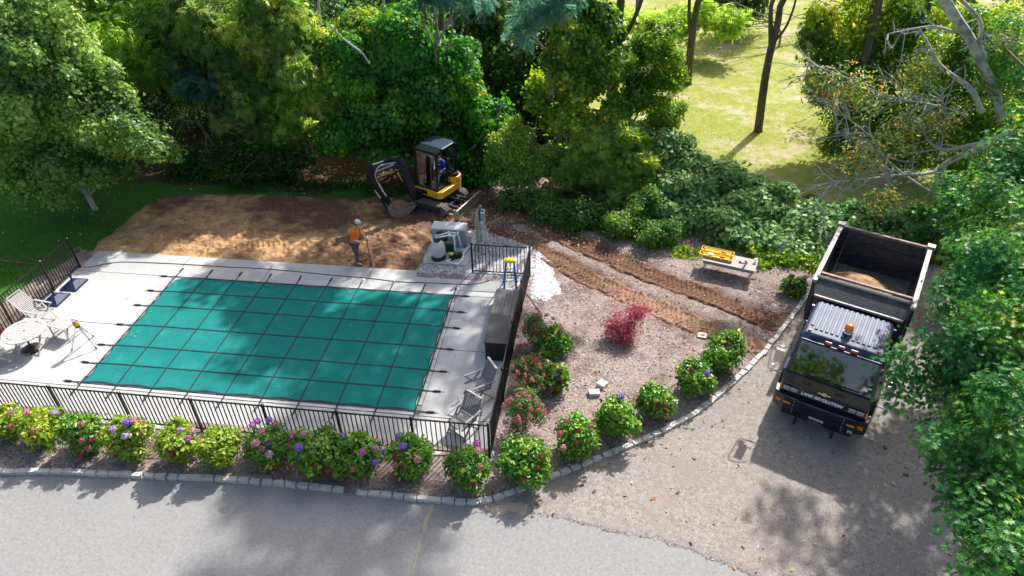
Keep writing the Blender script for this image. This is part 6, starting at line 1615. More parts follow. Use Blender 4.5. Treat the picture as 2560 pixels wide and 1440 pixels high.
def limb(b, p, q, r0, r1, rr, n=8, wob=.06, segs=5):
    p = Vector(p); q = Vector(q); L = (q - p).length; pts = [p + (q - p) * (i / segs) + (Vector([rr.uniform(-1, 1) for _ in range(3)]) * wob * L if 0 < i < segs else Vector((0, 0, 0))) for i in range(segs + 1)]
    pts = [Vector(x) for x in smooth([tuple(x) for x in pts], 1)]
    m_ = len(pts); b.tube(pts, [r0 + (r1 - r0) * i / (m_ - 1) for i in range(m_)], n); return pts
def tree(name, label, base, blobs, L, tm, leaf, ncl, nl, cr, trunk_r=.15, bark=None, H=None, cat='tree', group=None, shell=(.45, 1.05), up=.5, flat=.5, nlimb=9, trunk_pts=None, crown='crown', bright=0, rough=.12, droop=.1):
    rr = random.Random(hash(label) % 1000 if False else sum(map(ord, label)))
    t = thing(name, label, cat, (base[0], base[1], 0), 0, group)
    bl = [(x - base[0], y - base[1], z, a, b_, c) for (x, y, z, a, b_, c) in blobs]
    ext = []
    for (x, y, z, a, b_, c) in bl:
        for _ in range(5):
            u_ = rr.uniform(0, 6.28); w_ = rr.uniform(-.7, 1.0); cw = math.sqrt(max(0, 1 - w_ * w_)); f_ = rr.uniform(.22, .46)
            ext.append((x + math.cos(u_) * cw * a * .95, y + math.sin(u_) * cw * b_ * .95, z + w_ * c * .95, a * f_, b_ * f_, c * f_ * .8))
    bl0 = bl
    bl = [(x, y, z, a * .90, b_ * .90, c * .90) for (x, y, z, a, b_, c) in bl] + ext
    if ncl:
        P, N, ct, od = clumps(bl, ncl, nl, cr, shell, flat, up, None, rough)
        P[:, 2] = np.maximum(P[:, 2], .08)
        big = fbm(P[:, 0] + base[0] + P[:, 2] * .7, P[:, 1] + P[:, 2], .7, 3)
        tone = np.clip(ct * .40 + rng.random(len(P)) * .40 + (big - .5) * .9 + .12 + bright, 0, 1)
        o = bpy.data.objects.new(crown, leaf_mesh(crown, P, N, leaf * rng.uniform(.6, 1.3, len(P)), tone, tm, L, od - np.array([0, 0, droop]))); col.objects.link(o); o.parent = t
    b = MB()
    top = max(bl, key=lambda q: q[2] + q[5]); hz = H or max(top[2], 1.0)
    tp = trunk_pts or [(0, 0, -.1), (rr.uniform(-.1, .1) * hz * .3, rr.uniform(-.1, .1) * hz * .3, hz * .45), (top[0] * .7, top[1] * .7, hz)]
    sp_ = [Vector(x) for x in smooth(tp, 2)]; m_ = len(sp_)
    b.tube(sp_, [trunk_r * (1.35 if i == 0 else 1) * (1 - .75 * i / (m_ - 1)) for i in range(m_)], 10)
    b.build('trunk', bark or m_bark, t, smooth=True)
    if nlimb:
        b = MB()
        for k in range(nlimb):
            q = bl[k % len(bl)]; s_ = sp_[min(int(m_ * rr.uniform(.35, .9)), m_ - 1)]
            d = Vector((rr.uniform(-1, 1), rr.uniform(-1, 1), rr.uniform(-.3, .8))).normalized()
            limb(b, s_, (q[0] + d.x * q[3] * .75, q[1] + d.y * q[4] * .75, q[2] + d.z * q[5] * .75), trunk_r * .4, .012, rr, 6)
        b.build('limb', bark or m_bark, t, smooth=True)
    return t

SP = tmpl_spray()
# left lawn tree
tree('maple_tree', 'broad grey green leafy tree with a pale forked trunk on the left lawn', (-5.699, 4.127),
     [(-6.346, 4.400, 4.739, 2.500, 2.200, 2.200), (-4.535, 4.200, 4.576, 1.600, 1.500, 1.500), (-3.056, 3.900, 3.461, 1.300, 1.200, 0.900), (-2.285, 4.200, 2.803, 0.900, 0.800, 0.450), (-3.508, 4.200, 4.008, 1.100, 1.000, 1.000), (-6.142, 3.400, 2.523, 1.600, 1.300, 1.100), (-4.557, 3.500, 2.223, 1.200, 1.000, 0.650), (-6.255, 2.800, 1.670, 0.900, 0.800, 0.450), (-6.506, 3.200, 4.161, 1.800, 1.500, 1.600), (-4.912, 4.600, 6.160, 1.500, 1.400, 1.500), (-5.813, 4.000, 6.872, 2.200, 1.600, 1.800), (-5.183, 4.600, 7.901, 1.600, 1.400, 1.500)],
     L_map, tmpl_maple(), .135, 3200, 22, .36, .13, m_bark_p, 4.5, shell=(.55, 1.04), up=.45, trunk_pts=[(0, 0, -.1), (-.10, .0, .7), (-.25, -.05, 1.6), (-.5, 0, 4.5)])
b = MB()
bt = bpy.data.objects['maple_tree']; b.tube([(-.12, 0, .75), (-.32, .05, 1.25), (-.7, .1, 2.6)], [.085, .07, .03], 8); b.build('limb', m_bark_p, bt, smooth=True)

# row behind, left to right
tree('locust_tree', 'bright yellow green tree with narrow leaves rising behind the left lawn tree', (-7.5, 10.5), [(-5.315, 9.500, 5.731, 2.400, 1.800, 2.200), (-4.345, 9.000, 4.100, 1.500, 1.300, 1.000), (-6.880, 10.000, 6.207, 2.400, 2.000, 2.400)], L_yel, SP, .46, 1100, 8, .42, .16, bright=.2)
tree('olive_tree', 'dull olive green tree above the dark hollow left of the ivy', (-3.2, 10.0), [(-2.133, 9.200, 5.878, 1.900, 1.500, 1.700), (-0.927, 8.800, 4.592, 1.200, 1.100, 1.000), (-3.615, 9.400, 4.822, 1.400, 1.300, 1.200), (-2.341, 9.000, 3.648, 1.000, 0.900, 0.500)], L_olv, SP, .44, 1000, 8, .42, .15, bright=.15)
tree('sumac', 'low teal sumac with drooping compound leaves at the dark hollow', (-.9, 8.2), [(-1.672, 7.800, 3.854, 0.800, 0.700, 0.350), (-0.465, 7.900, 3.440, 0.700, 0.700, 0.400), (-2.366, 8.000, 4.172, 0.500, 0.600, 0.300)], L_teal, tmpl_frond(9), .62, 110, 3, .35, .05, m_bark, 2.6, nlimb=6, cat='shrub', droop=.5)
tree('sapling', 'pale tipped narrow leaved sapling leaning out over the dark hollow', (.2, 8.0), [(-0.691, 7.600, 2.704, 0.700, 0.600, 0.350), (-1.193, 7.800, 3.117, 0.600, 0.500, 0.300)], L_olv, SP, .36, 110, 7, .3, .05, nlimb=4, bright=.25)
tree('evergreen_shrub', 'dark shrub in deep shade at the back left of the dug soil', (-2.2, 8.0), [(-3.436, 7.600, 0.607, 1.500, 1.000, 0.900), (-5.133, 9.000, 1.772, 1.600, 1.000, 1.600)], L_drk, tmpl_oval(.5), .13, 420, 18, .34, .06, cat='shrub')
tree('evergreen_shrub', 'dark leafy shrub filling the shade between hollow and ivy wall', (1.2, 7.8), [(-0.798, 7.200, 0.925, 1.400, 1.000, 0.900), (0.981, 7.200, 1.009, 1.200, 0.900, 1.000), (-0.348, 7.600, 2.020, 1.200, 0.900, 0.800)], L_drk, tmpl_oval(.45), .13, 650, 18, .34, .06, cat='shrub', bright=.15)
tree('lance_leaved_tree', 'mid green tree with sunlit narrow leaves left of the ivy wall', (1.5, 9.2), [(1.122, 8.800, 6.055, 1.700, 1.300, 1.500), (1.931, 8.400, 4.480, 1.500, 1.200, 1.200), (2.588, 8.000, 3.669, 1.000, 0.800, 0.700), (0.126, 8.400, 3.268, 1.100, 1.000, 0.800), (0.887, 8.000, 2.072, 1.200, 1.000, 0.700)], L_bush, SP, .38, 1600, 8, .38, .12, bright=.34)
tree('vine_wall', 'tree smothered in bright green heart shaped ivy behind the excavator', (6.2, 9.6),
     [(4.151, 8.600, 4.313, 1.500, 1.100, 1.500), (6.122, 8.900, 5.058, 1.800, 1.200, 1.700), (7.331, 8.600, 3.431, 1.600, 1.200, 1.400), (5.413, 8.000, 2.596, 1.500, 1.100, 1.100), (8.243, 9.200, 4.221, 1.100, 1.000, 1.500), (7.558, 8.400, 1.638, 1.200, 1.000, 0.900), (3.562, 7.700, 1.961, 1.100, 0.900, 0.900), (9.014, 8.900, 2.355, 0.700, 0.800, 1.000), (5.299, 7.800, 1.281, 1.000, 0.700, 0.600), (-1.717, 10.200, 5.443, 0.800, 0.600, 0.700)],
     L_vin, tmpl_heart(), .150, 3600, 13, .32, .2, m_bark_d, 4.5, cat='tree', shell=(.75, 1.04), up=.3, flat=.35, nlimb=5, bright=.08)
tree('vine_shrub', 'bright sunlit vine clump on top of the ivy beneath a bare grey branch', (4.0, 9.4), [(3.352, 9.000, 5.273, 1.000, 0.900, 0.800), (4.477, 9.400, 5.952, 1.100, 0.900, 0.700), (2.958, 8.200, 4.258, 0.900, 0.800, 0.600)], L_vin2, tmpl_heart(), .13, 600, 12, .30, .1, cat='vine', shell=(.7, 1.04), bright=.15)
tree('vine_shrub', 'rounded ivy mound right beside the excavator roof', (9.8, 8.4), [(8.772, 7.900, 0.672, 0.600, 0.700, 0.600), (9.730, 9.600, 2.088, 0.900, 0.900, 1.000), (9.593, 7.500, 0.733, 0.600, 0.600, 0.500), (9.757, 8.200, 1.471, 0.600, 0.600, 0.600)], L_vin, tmpl_heart(), .14, 520, 12, .30, .08, cat='vine', bright=.0)
tree('locust_tree', 'tree with blue green feathery leaves hanging in at the top centre', (7.2, 9.5), [(8.025, 7.800, 7.644, 1.300, 1.000, 0.400), (9.064, 7.600, 7.506, 0.800, 0.700, 0.300)], L_teal, tmpl_frond(9), .50, 190, 3, .4, .14, H=6, nlimb=4, droop=.4)
tree('locust_tree', 'tree with pale blue green drooping foliage at top above the ivy column', (12.4, 8.6), [(11.750, 7.600, 7.147, 0.750, 0.700, 0.500), (12.573, 7.700, 7.534, 0.800, 0.600, 0.400), (11.180, 7.600, 6.383, 0.350, 0.400, 0.450)], L_teal, tmpl_frond(9), .42, 300, 3, .35, .14, H=5.5, nlimb=5, bright=.3, droop=.4)
tree('ivy_column', 'tall tree trunk wrapped in ivy right of the dark gap in the woods', (12.7, 8.8),
     [(12.873, 8.300, 5.711, 0.900, 0.800, 1.100), (13.085, 8.200, 4.091, 0.850, 0.750, 0.900), (12.513, 8.100, 2.826, 0.800, 0.700, 0.700), (13.501, 8.000, 1.730, 0.600, 0.700, 0.700), (14.244, 8.400, 4.823, 0.800, 0.700, 0.800), (14.660, 8.300, 3.150, 0.700, 0.700, 0.700), (11.681, 8.500, 3.775, 0.500, 0.600, 0.700), (13.849, 8.800, 6.306, 0.800, 0.800, 0.900), (12.566, 7.900, 1.212, 0.600, 0.600, 0.700), (13.409, 7.700, 0.462, 0.500, 0.500, 0.600), (13.775, 8.000, 2.587, 0.800, 0.700, 0.700)],
     L_vin2, tmpl_heart(), .14, 2900, 12, .28, .24, m_bark_d, 7, shell=(.6, 1.04), up=.3, flat=.4)
tree('ivy_shrub', 'sunlit mixed shrub with pale leaves left of the ivy column foot', (11.2, 7.8), [(10.834, 7.600, 2.309, 0.800, 0.700, 0.600), (10.217, 7.300, 1.394, 0.700, 0.600, 0.600), (11.816, 7.300, 1.469, 0.900, 0.700, 0.700), (11.051, 7.000, 0.882, 1.000, 0.600, 0.500)], L_bush, tmpl_oval(.6), .10, 900, 16, .26, .07, cat='shrub', bright=.2)
tree('small_tree', 'small dark green tree with its crown against the sunlit lawn', (15.2, 10.2), [(15.997, 9.600, 5.383, 0.900, 0.800, 0.800), (16.399, 9.200, 4.298, 0.700, 0.700, 0.600), (15.546, 9.200, 3.637, 0.800, 0.700, 0.900), (16.550, 8.900, 2.809, 0.800, 0.700, 0.700), (15.279, 9.800, 4.998, 0.500, 0.600, 0.600)], L_vin2, tmpl_oval(.6), .12, 1300, 14, .28, .12, m_bark_d, shell=(.5, 1.05), bright=-.08)
tree('lance_leaved_shrub', 'wide bush of narrow green leaves in front of the ivy mound', (14.4, 7.4), [(14.117, 7.300, 2.415, 0.900, 0.800, 0.500), (14.996, 7.200, 2.822, 0.700, 0.600, 0.400), (13.260, 6.900, 1.391, 0.900, 0.700, 0.550), (14.806, 6.800, 1.346, 1.100, 0.800, 0.600), (14.264, 6.400, 0.312, 1.000, 0.600, 0.500), (15.681, 7.000, 1.796, 0.700, 0.600, 0.500)], L_bush, SP, .30, 1600, 8, .28, .06, cat='shrub', nlimb=7, bright=.28)
tree('ivy_shrub', 'bright yellow green vine clump hanging at the right of the lance leaved bush', (15.6, 6.5), [(16.068, 6.400, 0.763, 0.500, 0.500, 0.600), (15.684, 6.000, -0.088, 0.500, 0.400, 0.400)], L_vin2, tmpl_heart(), .12, 300, 10, .24, .05, cat='vine', bright=.1)
tree('ivy_mound', 'large low mound of grey green ivy sloping down behind the grey table', (19.0, 6.2),
     [(16.6, 7.6, .9, 1.3, 1.3, 2.0), (17.6, 7.2, .6, 1.5, 1.2, 1.7), (17.6, 6.4, .3, 1.5, 1.3, 1.25), (18.6, 5.3, .2, 1.5, 1.1, .95), (17.3, 5.2, .2, 1.2, .9, .85), (19.8, 4.4, .1, 1.4, 1.0, .85), (18.9, 7.0, .5, 1.4, 1.1, 1.45), (20.2, 6.0, .3, 1.4, 1.2, 1.25), (21.8, 5.0, .2, 1.5, 1.1, .9), (21.2, 3.9, .1, 1.1, .8, .6), (16.2, 6.2, .3, .8, .9, 1.1), (23.6, 5.2, .2, 1.5, 1.1, .9), (16.9, 8.6, .4, .9, 1.0, 1.3), (25.5, 4.6, .2, 1.5, 1.2, 1.0)],
     L_ivy, tmpl_heart(), .150, 7000, 10, .27, .06, m_stem, 1.0, cat='vine', shell=(.85, 1.06), up=.55, flat=.3, nlimb=4, rough=.10, bright=.12)
# dark background trees closing the woods
for k, (lb, base, bl_) in enumerate((
        ('dark tree deep in the woods behind the left lawn tree', (-13, 12), [(-13, 12, 3.4, 4, 3, 3.2), (-9.5, 12.5, 3, 3, 2.5, 3)]),
        ('dark tree deep in the woods behind the hollow', (-4, 13), [(-5, 13, 3, 3.4, 2.6, 3.4), (-1.5, 13.5, 3, 3, 2.6, 3.2)]),
        ('dark tree deep in the woods behind the ivy wall', (3, 13.5), [(2.5, 13.5, 2.8, 3.4, 2.6, 3.2), (6.2, 13.5, 2.8, 2.6, 2.4, 3.2)]),
        ('dark tree in the gap between ivy wall and ivy column', (10.2, 12.8), [(9.8, 12.6, 2.8, 2.2, 2.0, 3.2), (12.0, 13.0, 2.6, 1.7, 1.6, 3.0)]),
        ('dark tree at the far back left of the woods', (-15, 21), [(-15, 21, 5, 6, 4, 6), (-6, 22, 5, 5, 4, 6), (2, 22, 5, 5, 4, 6)]),
        ('dark tree at the far back centre of the woods', (8, 20), [(8, 20, 4, 2.8, 3, 4.5), (4, 19, 4, 3, 3, 5)]))):
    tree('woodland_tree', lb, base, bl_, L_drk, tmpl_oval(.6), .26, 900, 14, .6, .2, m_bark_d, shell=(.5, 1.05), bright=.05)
tree('bare_shrub', 'brown leafless thicket in the dark gap of the woods', (10.6, 9.8), [(10.4, 9.8, 1.2, .9, .7, 1.1)], leaf_mat('brown_leaf', [(0, (.04, .03, .015)), (1, (.16, .11, .05))], .8, .1, .1), tmpl_diamond(.3), .12, 120, 10, .3, .05, m_bark, cat='shrub')

tree('woodland_shrub', 'row of dark green bushes along the wheel ruts below the lance leaved bush', (13.6, 6.4), [(11.010, 6.004, 0.350, 0.900, 0.600, 0.600), (12.481, 5.287, 0.400, 0.900, 0.600, 0.650), (13.716, 4.819, 0.400, 0.900, 0.600, 0.700), (15.048, 4.383, 0.400, 0.900, 0.600, 0.700), (16.334, 3.910, 0.350, 0.800, 0.500, 0.600), (15.762, 5.127, 0.600, 0.800, 0.600, 0.900)], L_bush, tmpl_oval(.6), .11, 1300, 12, .24, .05, m_stem, .9, cat='shrub', shell=(.6, 1.06), nlimb=3, bright=-.08)
# ground cover and low weeds at the edge of the woods
tree('ground_ivy', 'low creeping ivy along the edge of the woods by the wheel ruts', (13.6, 5.6),
     [(13.4, 6.4, .0, .8, .5, .45), (14.6, 5.7, .0, .9, .5, .45), (15.8, 4.9, .0, .9, .5, .45), (16.6, 4.0, .0, .8, .5, .4), (17.4, 3.3, .0, .6, .35, .22), (12.2, 7.0, .0, .9, .5, .4), (20.0, 3.2, .0, .7, .5, .35), (21.2, 3.1, .0, .9, .5, .35), (22.0, 2.6, 0, .7, .5, .3)],
     L_vin2, tmpl_heart(), .10, 600, 8, .22, .03, m_stem, .3, cat='vine', shell=(.7, 1.05), nlimb=0)
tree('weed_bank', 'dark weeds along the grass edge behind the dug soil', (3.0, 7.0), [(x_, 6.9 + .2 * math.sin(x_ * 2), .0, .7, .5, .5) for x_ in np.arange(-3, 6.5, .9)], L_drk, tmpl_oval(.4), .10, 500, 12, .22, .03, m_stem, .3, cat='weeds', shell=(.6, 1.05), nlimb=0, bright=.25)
# small flowering bush behind the truck's kerb end
t = shrub('flowering_shrub', 'low green bush with dark purple blooms between kerb end and truck bed', (20.620, 1.243, 0.300), .42, L_hyd, 90, 11, .11, tmpl_oval(.6), .15)
for p in ((20.390, 1.290, 0.550), (20.535, 1.495, 0.620), (20.741, 1.406, 0.620), (20.867, 1.341, 0.550), (20.628, 1.188, 0.500), (20.932, 1.477, 0.600), (20.485, 1.154, 0.450)):
    inst('flower_head', HEADS['purple'], t, (p[0] - t.location.x, p[1] - t.location.y, p[2] - .03))

# ------------------------------------------------------------------ far lawn trees
def bare_trunk(name, label, Y, pts, r, forks=(), bark=None, crown=None, **kw):
    """pts: world points of the main stem; forks: other stems"""
    base = pts[0]; t = thing(name, label, 'tree', (base[0], base[1], 0))
    def add(ps, r0, nm):
        b = MB(); q = [Vector(p) - Vector((base[0], base[1], 0)) for p in smooth(ps, 2)]; n = len(q)
        b.tube(q, [r0 * (1.3 if i == 0 and nm == 'trunk' else 1) * (1 - .45 * i / (n - 1)) for i in range(n)], 10); b.build(nm, bark or m_bark_d, t, smooth=True)
    add(pts, r, 'trunk')
    for ps, r0 in forks: add(ps, r0, 'limb')
    if crown:
        P, N, ct, od = clumps([(x - base[0], y - base[1], z, a, b_, c) for x, y, z, a, b_, c in crown[0]], crown[1], crown[2], .45, (.4, 1.05), .5, .5)
        o = bpy.data.objects.new('crown', leaf_mesh('crown', P, N, crown[3] * rng.uniform(.6, 1.3, len(P)), np.clip(ct * .5 + rng.random(len(P)) * .5, 0, 1), crown[4], crown[5], od)); col.objects.link(o); o.parent = t
    return t
bare_trunk('lawn_tree', 'dark forked trunk standing on the sunny lawn, the nearest and thickest one', 14, [(21.418, 14.200, 0.003), (21.308, 14.200, 1.558), (21.237, 14.200, 2.851), (21.254, 14.200, 4.085), (21.335, 14.200, 4.934), (21.236, 14.200, 6.071), (23.5, 14.2, 9)], .20,
           [([(21.237, 14.200, 3.999), (21.022, 14.200, 4.927), (20.833, 14.200, 6.065), (22.3, 14.6, 8.5)], .12), ([(21.387, 14.200, 4.260), (21.699, 14.200, 4.774), (21.853, 14.200, 5.600), (21.846, 14.200, 6.160), (24.6, 13.6, 8)], .06)],
           crown=([(22.6, 15.0, 10, 2.8, 2.6, 2.0)], 420, 12, .2, tmpl_oval(.5), L_olv))
bare_trunk('lawn_tree', 'brown trunk on the lawn edge left of the thick forked one', 20, [(18.549, 20.100, 0.017), (18.501, 20.100, 1.361), (18.461, 20.100, 2.610), (18.488, 20.100, 3.614), (18.554, 20.100, 4.587), (20.6, 20.1, 10)], .24,
           [([(18.447, 20.100, 2.404), (18.194, 20.100, 3.410), (18.082, 20.100, 4.580)], .13)], crown=([(20, 20.5, 11, 3, 2.6, 2.2)], 300, 12, .22, tmpl_oval(.5), L_olv))
bare_trunk('lawn_tree', 'thin pale trunk at the far edge of the lawn behind the small dark tree', 24, [(15.838, 25.500, 0.279), (15.766, 25.500, 1.643), (15.694, 25.500, 3.000), (15.753, 25.500, 3.878)], .17, bark=m_bark)
tree('lawn_shrub', 'bright yellow green shrub at the top edge of the lawn', (24.5, 27), [(19.755, 25.000, 2.310, 2.400, 1.200, 0.900), (18.138, 24.000, 2.112, 1.200, 1.000, 0.600), (20.824, 24.000, 1.945, 1.000, 0.800, 0.500), (15.952, 26.000, 1.738, 3.000, 1.200, 0.600)], L_yel, SP, .38, 420, 8, .45, .08, cat='shrub', bright=.25)
tree('dark_tree', 'dark evergreen at the top of the lawn behind the yellow shrub', (29.5, 31), [(21.818, 29.000, 2.220, 1.900, 1.400, 2.200), (22.915, 30.000, 2.227, 1.500, 1.400, 1.800)], L_drk, tmpl_oval(.5), .22, 400, 12, .5, .12, cat='tree')
# tangled trees at the upper right
tree('tangled_tree', 'tangle of green leaves round dark leaning trunks at upper right', (26.0, 13.5),
     [(24.429, 13.000, 5.333, 1.900, 1.300, 1.600), (24.150, 12.500, 3.526, 1.400, 1.200, 1.100), (25.730, 12.500, 4.068, 1.400, 1.200, 1.300), (25.645, 12.000, 2.217, 1.200, 1.000, 0.900), (26.215, 12.500, 5.509, 1.500, 1.200, 1.300)], L_vin2, tmpl_oval(.6), .17, 1500, 12, .36, .26, m_bark_d, shell=(.3, 1.1), nlimb=10, bright=.12)
tree('tangled_shrub', 'leafy undergrowth in the tangle below the dark leaning trunks', (27.0, 11.0), [(25.550, 11.000, 1.580, 1.200, 1.000, 0.900), (26.966, 10.500, 2.029, 1.200, 1.000, 1.000), (24.238, 11.800, 1.894, 0.800, 0.800, 0.800), (28.259, 9.500, 1.170, 1.200, 1.000, 0.900), (26.586, 10.400, 0.654, 0.900, 0.800, 0.500), (23.366, 12.800, 4.403, 0.900, 0.800, 0.900), (26.764, 11.000, 4.124, 1.100, 1.000, 1.000)], L_vin2, tmpl_oval(.5), .16, 1300, 11, .36, .08, m_bark_d, cat='shrub', shell=(.3, 1.1))
tree('tangled_shrub', 'olive leaved sapling fringe at the lawn edge left of the tangle', (25.5, 12.5), [(23.270, 12.200, 2.927, 0.600, 0.600, 0.600), (24.118, 11.000, 0.983, 0.600, 0.600, 0.400), (22.640, 13.000, 4.977, 0.600, 0.600, 0.600)], L_olv, SP, .34, 220, 7, .36, .05, m_bark_d, cat='shrub', shell=(.2, 1.1), bright=.2)
bare_trunk('leaning_trunk', 'dark leaning trunk inside the tangle at upper right', 12, [(24.672, 12.000, 1.012), (24.559, 12.000, 2.700), (24.509, 12.000, 4.363), (24.461, 12.000, 5.918), (24.394, 12.000, 6.947)], .22)
bare_trunk('leaning_trunk', 'second dark trunk inside the tangle, right of the first', 12, [(26.520, 12.200, 3.199), (26.381, 12.200, 4.665), (26.348, 12.200, 6.197), (26.262, 12.200, 6.925)], .18)
tree('woodland_tree', 'leafy tree in half shade behind the pale curved trunk', (29.5, 9.5), [(26.693, 9.000, 5.253, 1.600, 1.300, 1.500), (28.025, 8.000, 3.461, 1.400, 1.200, 1.400), (27.365, 8.500, 2.754, 1.300, 1.100, 1.000), (27.759, 8.500, 6.132, 1.500, 1.200, 1.600), (26.451, 9.500, 3.567, 1.200, 1.100, 1.100)], L_vin2, tmpl_oval(.6), .13, 1700, 12, .34, .16, m_bark_d, shell=(.4, 1.08))
tree('woodland_tree', 'dark tree behind the dead branches at the right edge', (33, 13), [(31, 12, 4, 3, 2.5, 4), (36, 12, 5, 4, 3, 5), (28, 17, 4, 3, 2.5, 4)], L_drk, tmpl_oval(.6), .24, 900, 13, .6, .2, m_bark_d)

# dead grey branches reaching in from the right
dt = thing('dead_tree', 'bare grey lichen covered tree reaching in with dead branches from the right', 'tree', (29.0, 4.6, 0))
DB = Vector((29.0, 4.6, 0)); rr_ = random.Random(4)
def dead(ps, r0, r1, m, nm, twigs=0, tl=1.0):
    q = [Vector(p) - DB for p in smooth(ps, 2)]; n = len(q)
    b = MB(); b.tube(q, [r0 + (r1 - r0) * i / (n - 1) for i in range(n)], 8); o = b.build(nm, m, dt, smooth=True)
    if twigs:
        b = MB()
        for _ in range(twigs):
            i = rr_.randrange(n // 4, n); p = q[i]; d = (q[min(i + 1, n - 1)] - q[max(i - 1, 0)]).normalized()
            e = (d * .5 + Vector([rr_.uniform(-1, 1) for _ in range(3)]) * .8 + Vector((-.25, 0, 0))).normalized(); L = tl * rr_.uniform(.4, 1.3)
            p2 = p + e * L * .5 + Vector([rr_.uniform(-.1, .1) for _ in range(3)]); p3 = p + e * L + Vector((0, 0, rr_.uniform(-.2, .1)))
            b.tube([p, p2, p3], [.020, .014, .005], 4, False)
            for _ in range(3):
                f = (e + Vector([rr_.uniform(-1, 1) for _ in range(3)]) * .7).normalized(); s = p + (p3 - p) * rr_.uniform(.3, .95)
                b.tube([s, s + f * L * .25, s + f * L * .45 + Vector((0, 0, -.05))], [.008, .006, .002], 3, False)
        tag(b.build('twigs', m_dead, o), kind='stuff')

dead([(24.046, 6.000, 8.236), (24.675, 6.000, 7.547), (25.361, 6.000, 6.898), (25.686, 6.000, 6.472), (26.285, 6.000, 5.787), (26.735, 6.000, 5.277), (27.203, 6.000, 4.272)], .17, .11, m_bark_p, 'trunk', 8, 1.0)
dead([(24.559, 6.000, 8.129), (25.283, 6.000, 7.617), (25.580, 6.000, 7.266), (25.692, 6.000, 6.721), (26.032, 6.000, 6.229)], .05, .08, m_bark_p, 'limb', 6, .8)
dead([(24.801, 6.000, 7.069), (24.253, 6.000, 7.239), (23.689, 6.000, 7.167), (22.917, 6.000, 6.967)], .06, .02, m_dead, 'limb', 9, .9)
dead([(26.298, 5.500, 4.720), (25.725, 5.500, 5.497), (25.007, 5.500, 5.862), (24.473, 5.500, 6.228), (23.986, 5.500, 6.835), (23.624, 5.500, 7.250)], .10, .03, m_bark_p, 'limb', 14, .9)
dead([(26.877, 4.500, 4.495), (26.052, 4.500, 3.849), (25.495, 4.500, 3.544), (25.152, 4.500, 3.099), (25.207, 4.500, 2.737), (25.434, 4.500, 2.227), (25.541, 4.500, 1.542)], .13, .04, m_bark_p, 'limb', 10, .8)
dead([(26.977, 4.500, 4.231), (25.811, 4.400, 4.091), (25.188, 4.400, 3.815), (24.656, 4.400, 3.972), (24.191, 4.400, 4.497)], .07, .03, m_dead, 'limb', 14, .9)
dead([(25.166, 4.500, 3.056), (24.519, 4.200, 3.046), (23.703, 4.000, 3.108), (22.702, 3.800, 2.973), (21.669, 3.600, 2.952)], .07, .02, m_dead, 'limb', 26, 1.0)
dead([(25.382, 4.500, 2.194), (24.690, 4.300, 2.594), (23.882, 4.200, 3.116), (23.095, 4.200, 3.718), (22.842, 4.200, 4.191), (22.255, 4.200, 4.574), (21.375, 4.200, 5.202), (20.678, 4.200, 5.629)], .05, .012, m_dead, 'limb', 46, 1.2)
dead([(25.676, 5.000, 4.768), (24.872, 5.000, 5.032), (23.991, 5.000, 5.172), (22.982, 5.000, 5.335), (21.752, 5.000, 5.880), (20.704, 5.000, 6.231)], .05, .012, m_dead, 'limb', 46, 1.2)
dead([(25.038, 4.500, 3.452), (24.953, 4.600, 4.373), (24.830, 4.600, 5.034), (24.455, 4.600, 5.538)], .03, .012, m_dead, 'limb', 22, .9)
dead([(21.669, 3.600, 2.952), (21.510, 3.500, 2.484), (21.589, 3.400, 1.793), (21.936, 3.300, 0.939)], .018, .006, m_dead, 'limb', 8, .6)
dead([(21.509, 3.600, 2.578), (21.239, 3.500, 2.019), (20.932, 3.400, 1.287), (20.583, 3.300, 0.687)], .014, .005, m_dead, 'limb', 6, .5)
bb_ = [(*(Vector(c) - DB), r_, r_, r_ * .8) for c, r_ in (((21.983, 4.300, 5.698), 1.2), ((20.869, 4.300, 5.915), .8), ((23.561, 4.400, 4.404), 1.1), ((24.752, 4.700, 4.725), .9), ((22.348, 4.000, 3.569), .9), ((23.722, 4.000, 2.182), .7), ((23.814, 5.000, 6.130), .9))]
P, N, ct, od = clumps(bb_, 750, 5, .3, (.1, 1.1), .6, .3)
o = bpy.data.objects.new('leaves', leaf_mesh('leaves', P, N, .17 * rng.uniform(.5, 1.3, len(P)), np.clip(rng.random(len(P)), 0, 1), tmpl_diamond(.38), leaf_mat('sparse_leaf', [(0, (.03, .08, .02)), (.5, (.12, .20, .04)), (.85, (.34, .42, .10)), (.93, (.5, .35, .06)), (1, (.6, .16, .03))], .5, .3, .4), od)); col.objects.link(o); o.parent = dt
# fallen grey branch across the ivy wall
b = MB(); q = [Vector(p) for p in smooth([(3.953, 7.600, 6.420), (4.284, 7.600, 6.021), (4.798, 7.500, 5.652), (5.081, 7.500, 5.480), (5.363, 7.400, 5.070)], 2)]
b.tube(q, [.035 + .02 * math.sin(i) * 0 for i in range(len(q))], 7); tag(b.build('fallen_branch', m_dead, smooth=True), 'bare grey branch lying slanting across the ivy wall', 'branch')
bare_trunk('snag', 'pale dead stem poking up from the ivy top at the left', 9, [(2.749, 9.600, 5.862), (2.815, 9.600, 6.475), (2.895, 9.600, 7.072)], .06, bark=m_dead)
bare_trunk('snag', 'pale dead stem at the top edge above the ivy wall', 9, [(5.600, 9.400, 6.126), (5.561, 9.400, 6.574), (5.527, 9.400, 7.158)], .06, bark=m_dead)

